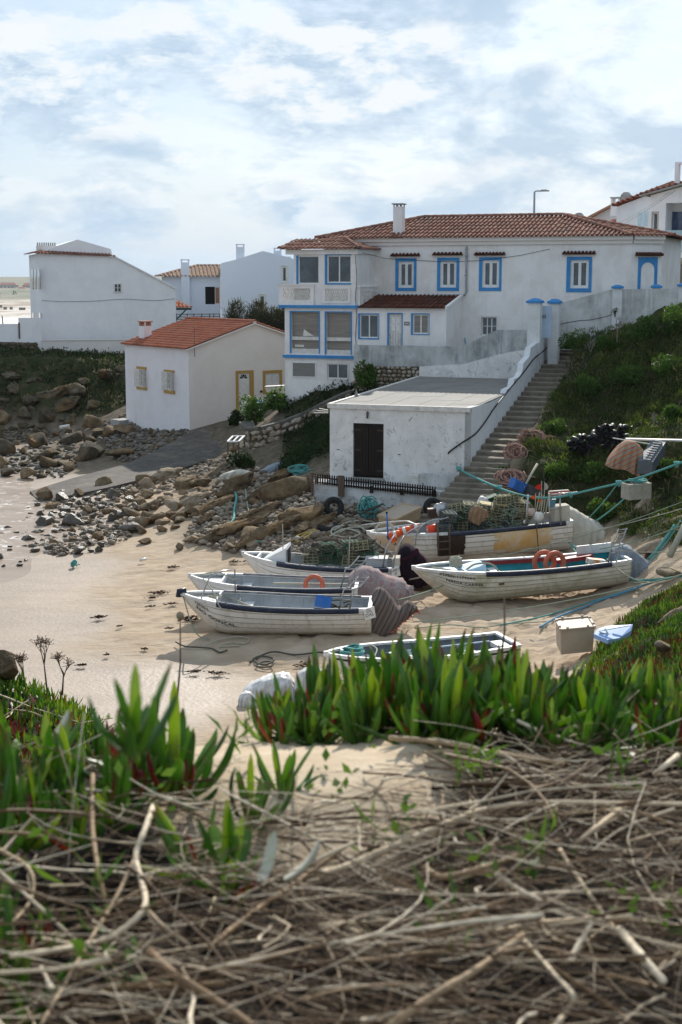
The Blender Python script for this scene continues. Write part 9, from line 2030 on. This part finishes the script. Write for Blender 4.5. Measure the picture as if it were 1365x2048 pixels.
def rope_heap(label, px, py, w, h, mm, seed, n=30, rad=.02):
 p = ground_pt(px, py); rr_ = random.Random(seed); T = thing('rope_heap', label, 'rope', p); W_ = pxm(w, p.y)/2; Hh = pxm(h, p.y)
 m = MB()
 for k in range(n): a = rr_.uniform(0, 6.3); q = rr_.uniform(.35, 1); c = Vector((rr_.uniform(-.3, .3)*W_, rr_.uniform(-.15, .15), rr_.uniform(.03, .6)*Hh)); m.tube([c+Vector((math.cos(a+t_*.7)*W_*q*.7, math.sin(a+t_*.7)*W_*.4*q, math.sin(a+t_*.7)*Hh*.35+rr_.uniform(-.02, .02)+.1)) for t_ in range(9)], rad, 4)
 m.build('coils', MT[mm], T, world=True) if False else finish('coils', m.mesh(), MT[mm], T, world=False)
 m = MB(); m.tube([Vector((W_*.6, 0, Hh*.4)), Vector((W_*1.1, .1, Hh*.7)), Vector((W_*1.5, .1, Hh*.6))], rad, 4); finish('loose_end', m.mesh(), MT[mm], T, world=False)
rope_heap('faded pink rope heap on the slope, upper one', 1062, 895, 66, 30, 'rope_pink', 1, 46); rope_heap('faded pink rope coil on the slope, lower one', 1030, 930, 52, 38, 'rope_pink', 2, 50); rope_heap('tangled teal net heap against the retaining wall', 735, 1040, 50, 45, 'rope_teal', 3, 40, .025); rope_heap('brownish pink net heap behind the blue fish crate', 1020, 975, 70, 30, 'rope_pink', 4, 40, .03); rope_heap('green net scraps on the slope left of the shed', 600, 950, 50, 16, 'rope_teal', 6, 20, .02); rope_heap('small green net scrap on the sand', 148, 1136, 16, 9, 'rope_teal', 7, 16, .02)
ground = ground_pt(1050, 975); rope('wooden pole leaning beside the blue fish crate', [at_y(1048, 975, 46.9), at_y(1075, 928, 47.6)], .045, 'rope_pale', 1, name='pole', cat='pole'); rope('thick wooden pole leaning at the right edge above the tarpaulin', [at_y(1340, 1112, 38.8), at_y(1385, 1020, 39.6)], .10, 'twigbrown2' if 'twigbrown2' in MT else 'rope_pale', 1, name='pole', cat='pole')
# tyres and odds and ends below the retaining wall
MT['tyre'] = mat('black_tyre_rubber', (.015, .015, .015), (.03, .03, .028), 8, .8, .3)
for (px, py, Y, rr_, rot, lab) in ((668, 1014, 48.6, .26, (R(70), .2), 'black tyre leaning on the retaining wall'), (635, 1037, 48.4, .27, (R(25), -.2), 'black tyre lying on the stones left of the net heap'), (655, 1052, 47.6, .30, (R(15), .1), 'black tyre lying flat nearest the boats'), (868, 1018, 48.2, .30, (R(60), .5), 'black tyre beside the bottom of the steps')):
 c = at_y(px, py, Y); T = thing('tyre', lab, 'tyre', c); m = MB(); Mx = Matrix.Rotation(rot[0], 3, 'X') @ Matrix.Rotation(rot[1], 3, 'Y'); m.torus(c, rr_, .11, Mx, 24, 10); m.build('tread', MT['tyre'], T); m = MB(); m.torus(c, rr_*.72, .05, Mx, 24, 6); m.build('rim_bead', MT['iron'], T)
m = MB()
for k in range(7): q = at_y(690+k*8, 1022+r.uniform(-6, 8), 48.3); m.beam(q, q+Vector((r.uniform(.3, .8), r.uniform(-.2, .2), r.uniform(-.1, .25))), .05, .03)
m.build('driftwood_pile', MT['iron'], label='dark metal scraps piled under the retaining wall', cat='scrap')
# barrel, sink and frame near the cottage
T = thing('barrel', 'blue plastic barrel in the bushes by the cottage door', 'barrel', at_y(516, 825, 73)); m = MB(); c = at_y(515, 814, 73); m.lathe([(.001, -.42), (.26, -.42), (.30, -.3), (.30, .2), (.27, .33), (.001, .35)], c, 18, Matrix.Rotation(.25, 3, 'Y') @ Matrix.Rotation(-.3, 3, 'X')); m.build('drum', MT['blueplastic'], T); m = MB(); m.lathe([(.001, .36), (.24, .36), (.25, .33), (.27, .32)], c, 18, Matrix.Rotation(.25, 3, 'Y') @ Matrix.Rotation(-.3, 3, 'X')); m.build('lid', mat('pale_blue_lid', (.3, .45, .65), None, 4, .5), T)
T = thing('dinghy_bow', 'upturned cream dinghy bow showing above the bushes at the louvred window', 'dinghy', at_y(548, 780, 70)); m = MB(); q = [at_y(x, y, 70) for x, y in ((530, 774), (568, 772), (567, 786), (534, 785))]; m.prism(q, (0, .8, 0)); m.build('hull', MT['hull_white'], T); m = MB(); m.tube([q[0]+Vector((0, -.02, 0)), q[1]+Vector((0, -.02, 0))], .03, 6); m.build('rail', MT['canvas'], T)
T = thing('white_frame', 'white wooden crate frame standing on a rock beside the slipway', 'frame', at_y(472, 885, 62)); A_ = [at_y(456, 883, 62), at_y(478, 883, 61.7), at_y(489, 872, 62.6), at_y(467, 872, 62.9)]; m = MB()
for i in range(4): m.beam(A_[i], A_[(i+1) % 4], .09, .05)
m.beam((A_[0]+A_[1])/2, (A_[2]+A_[3])/2, .07, .04); m.build('top', MT['white_paint'], T)
for i in range(4): m = MB(); m.beam(A_[i], A_[i]-Vector((0, 0, .55)), .06, .06); m.build('leg', MT['rust_wood'], T)
named_rock(472, 905, 40, 'rock', 'grey rock under the white frame', k=3, sz=.9)
T = thing('pallet_wood', 'loose broken boards sticking out at the left roof corner of the shed', 'boards', S.p(0, 0, zF-.2));
for i in range(3): m = MB(); m.beam(S.p(-.05, -.02, zF-.22-.05*i), S.p(-.38-.08*i, -.1-.05*i, zF-.16-.08*i), .07, .02); m.build('board', MT['white_worn'], T)
T = thing('roof_cone', 'small pale pyramid on the left roof edge of the shed', 'cone', S.p(*S.pix(714, 788, 3)[:1], 3, zF+.1)); m = MB(); c = S.p(S.pix(713, 786, 3)[0], 3, zF+.1); m.lathe([(.10, -.1), (.10, .0), (.07, .02), (.01, .22)], c, 4); m.build('cone', MT['blind_grey'], T); m = MB(); m.lathe([(.13, -.12), (.13, -.09), (.001, -.08)], c, 8); m.build('base', MT['concrete'], T)
# seaweed and litter on the sand
MT['weed'] = mat('dried_seaweed', (.05, .028, .018), (.10, .055, .03), 20, .8)
def weed(px, py, w, seed, label):
 p = ground_pt(px, py); g = np.random.default_rng(seed); n = 60; W_ = pxm(w, p.y)/2; x = p.x+g.normal(0, .4, n)*W_; y = p.y+g.normal(0, .4, n)*W_*.7; z = np.array([hgt(a, b) for a, b in zip(x, y)])+.07+(fbm(x*.9, y*1.5, 4, 1)-.5)*.13
 P_ = np.stack([x-p.x, y-p.y, z-p.z], -1); V_, F_ = leaf_quads(P_, g.uniform(.06, .2, n)*min(1, W_*1.6+.4), g, -.9, 3.0); V_[:, 2] = np.clip(V_[:, 2], None, P_[:, 2].max()+.06); me = npmesh(V_, F_); o = finish('seaweed', me, MT['weed'], label=label, cat='seaweed'); o.location = p
for i, (px, py, w, lab) in enumerate(((318, 1190, 52, 'largest dry seaweed clump on the open sand'), (305, 1202, 22, 'small dark seaweed clump below the largest clump'), (342, 1213, 26, 'brown seaweed clump left of the nearest boat bow'), (300, 1217, 18, 'thin seaweed scrap on the open sand'), (200, 1241, 30, 'orange black seaweed strand on the lower sand'), (240, 1259, 12, 'small black seaweed bit below the strand'), (380, 1242, 60, 'dark seaweed scatter beside the nearest boat bow'), (340, 1262, 16, 'tiny seaweed bit left of the bow shadow'),
 (505, 1125, 30, 'seaweed scraps at the bow of the cabin boat'), (470, 1130, 26, 'green seaweed scraps on the upper sand'), (165, 1336, 20, 'dark curled scrap near the cliff edge'), (215, 1318, 8, 'black pebble like scrap on the lower sand'), (435, 1355, 40, 'seaweed scatter above the white sacks'), (345, 1140, 30, 'pale scraps on the upper open sand'), (390, 1350, 30, 'faint brown weed left of the white sacks'), (610, 1335, 40, 'dark weed between the sacks and the nearest boat'), (290, 1302, 16, 'brown weed scrap on the lower open sand'))): weed(px, py, w, i, lab)
m = MB(); c = ground_pt(280, 1128)+Vector((0, 0, .12)); m.tube([c, c+Vector((.2, .1, .03))], .05, 8); m.build('plastic_bottle', MT['buoywhite'], label='white plastic bottle lying on the open sand', cat='bottle', loc=tuple(c))
m = MB(); c = ground_pt(120, 870)+Vector((0, 0, .4)); m.tube([c, c+Vector((.6, .1, .1))], .12, 8); m.build('plastic_drum', MT['buoywhite'], label='white plastic drum lying in the dark rocks under the left bluff', cat='drum', loc=tuple(c))
# far shore: buildings, trees and beach huts
def far_shore():
 g = random.Random(8)
 for k, (x0, x1, yb, yt, Y, c, lab) in enumerate(((-2, 32, 578, 566, 900, (.66, .64, .62), 'pale building with a long red roof on the far shore, leftmost'), (46, 66, 580, 567, 900, (.66, .62, .58), 'pale building with a red roof on the far shore, beside the tall house'), (-30, -6, 580, 569, 880, (.6, .6, .6), 'pale far building just outside the left edge'), (35, 50, 582, 575, 860, (.55, .5, .48), 'low brownish far building between the two red roofs'), (-60, -35, 580, 568, 900, (.6, .6, .6), 'far building beyond the left edge'))):
  a, b = at_y(x0, yb+4, Y), at_y(x1, yt+4, Y); T = thing('far_building', lab, 'building', a); m = MB(); m.box(((a.x+b.x)/2, Y+4, (a.z+b.z)/2-.5), (b.x-a.x, 8, b.z-a.z+1)); m.build('wall', mat('far_wall_%d' % k, c, None, .1, .9), T)
  m = MB(); w = b.x-a.x; z = b.z; m.hexa([(a.x-.3, Y-.3, z), (b.x+.3, Y-.3, z), (b.x+.3, Y+8.3, z), (a.x-.3, Y+8.3, z), (a.x+w*.12, Y+3.5, z+1.6), (b.x-w*.12, Y+3.5, z+1.6), (b.x-w*.12, Y+4.5, z+1.6), (a.x+w*.12, Y+4.5, z+1.6)]); m.build('roof', MT['far_roof'] if 'far_roof' in MT else MT.setdefault('far_roof', mat('far_red_roof', (.42, .24, .2), None, .1, .9)), T)
  for j in range(4): m = MB(); m.box((a.x+w*(.15+.22*j), Y-.05, (a.z+b.z)/2+.2), (w*.06, .1, (b.z-a.z)*.35)); m.build('window', MT['glass'], T)
 for k in range(14):
  px = -45+k*8+g.uniform(-3, 3); Y = g.uniform(620, 760); p = at_y(px, 602, Y); T = thing('far_tree', 'hazy grey green tree on the far shore', 'tree', p, group='far shore trees'); w = g.uniform(2, 4); P_ = crown(260, w, w*.7, g.uniform(2.2, 3.6), k); V_, F_ = leaf_quads(P_, np.full(len(P_), 1.0), np.random.default_rng(k)); finish('crown', npmesh(V_, F_, tint=np.random.default_rng(k).random(len(P_))), MT['shrubleaf'], T, world=False); m = MB(); m.tube([(0, 0, -1.5), (0, 0, 1.5)], .25, 5); m.build('trunk', MT['bark'], T, world=False)
 for k, (px, py, w) in enumerate(((2, 613, 5), (11, 617, 6), (23, 617, 5), (45, 618, 12), (-12, 616, 6))):
  q = at_y(px, py+2, 330); T = thing('beach_hut', ['grey beach hut at the left edge of the far sand', 'second grey beach hut on the far sand', 'third grey beach hut on the far sand', 'long grey beach hut nearest the tall white house', 'grey beach hut beyond the left edge'][k], 'hut', q); m = MB(); w_ = pxm(w, 330); m.box(q+Vector((0, 0, .25)), (w_, .6, .55)); m.build('wall', MT['blind_grey'], T); m = MB(); m.box(q+Vector((0, 0, .56)), (w_+.1, .8, .06)); m.build('roof', MT['concrete'], T)
far_shore()
def haze():
 m, nt, b = mat_nodes('haze'); nt.nodes.remove(b); v = nt.nodes.new('ShaderNodeVolumePrincipled'); v.inputs['Color'].default_value = (.93, .96, 1, 1); v.inputs['Density'].default_value = .00007; v.inputs['Anisotropy'].default_value = 0
 nt.links.new(v.outputs[0], [x for x in nt.nodes if x.type == 'OUTPUT_MATERIAL'][0].inputs['Volume']); mb = MB(); mb.box((0, 2990, 13.5), (6400, 6100, 32)); mb.build('haze', m, kind='stuff')
haze()
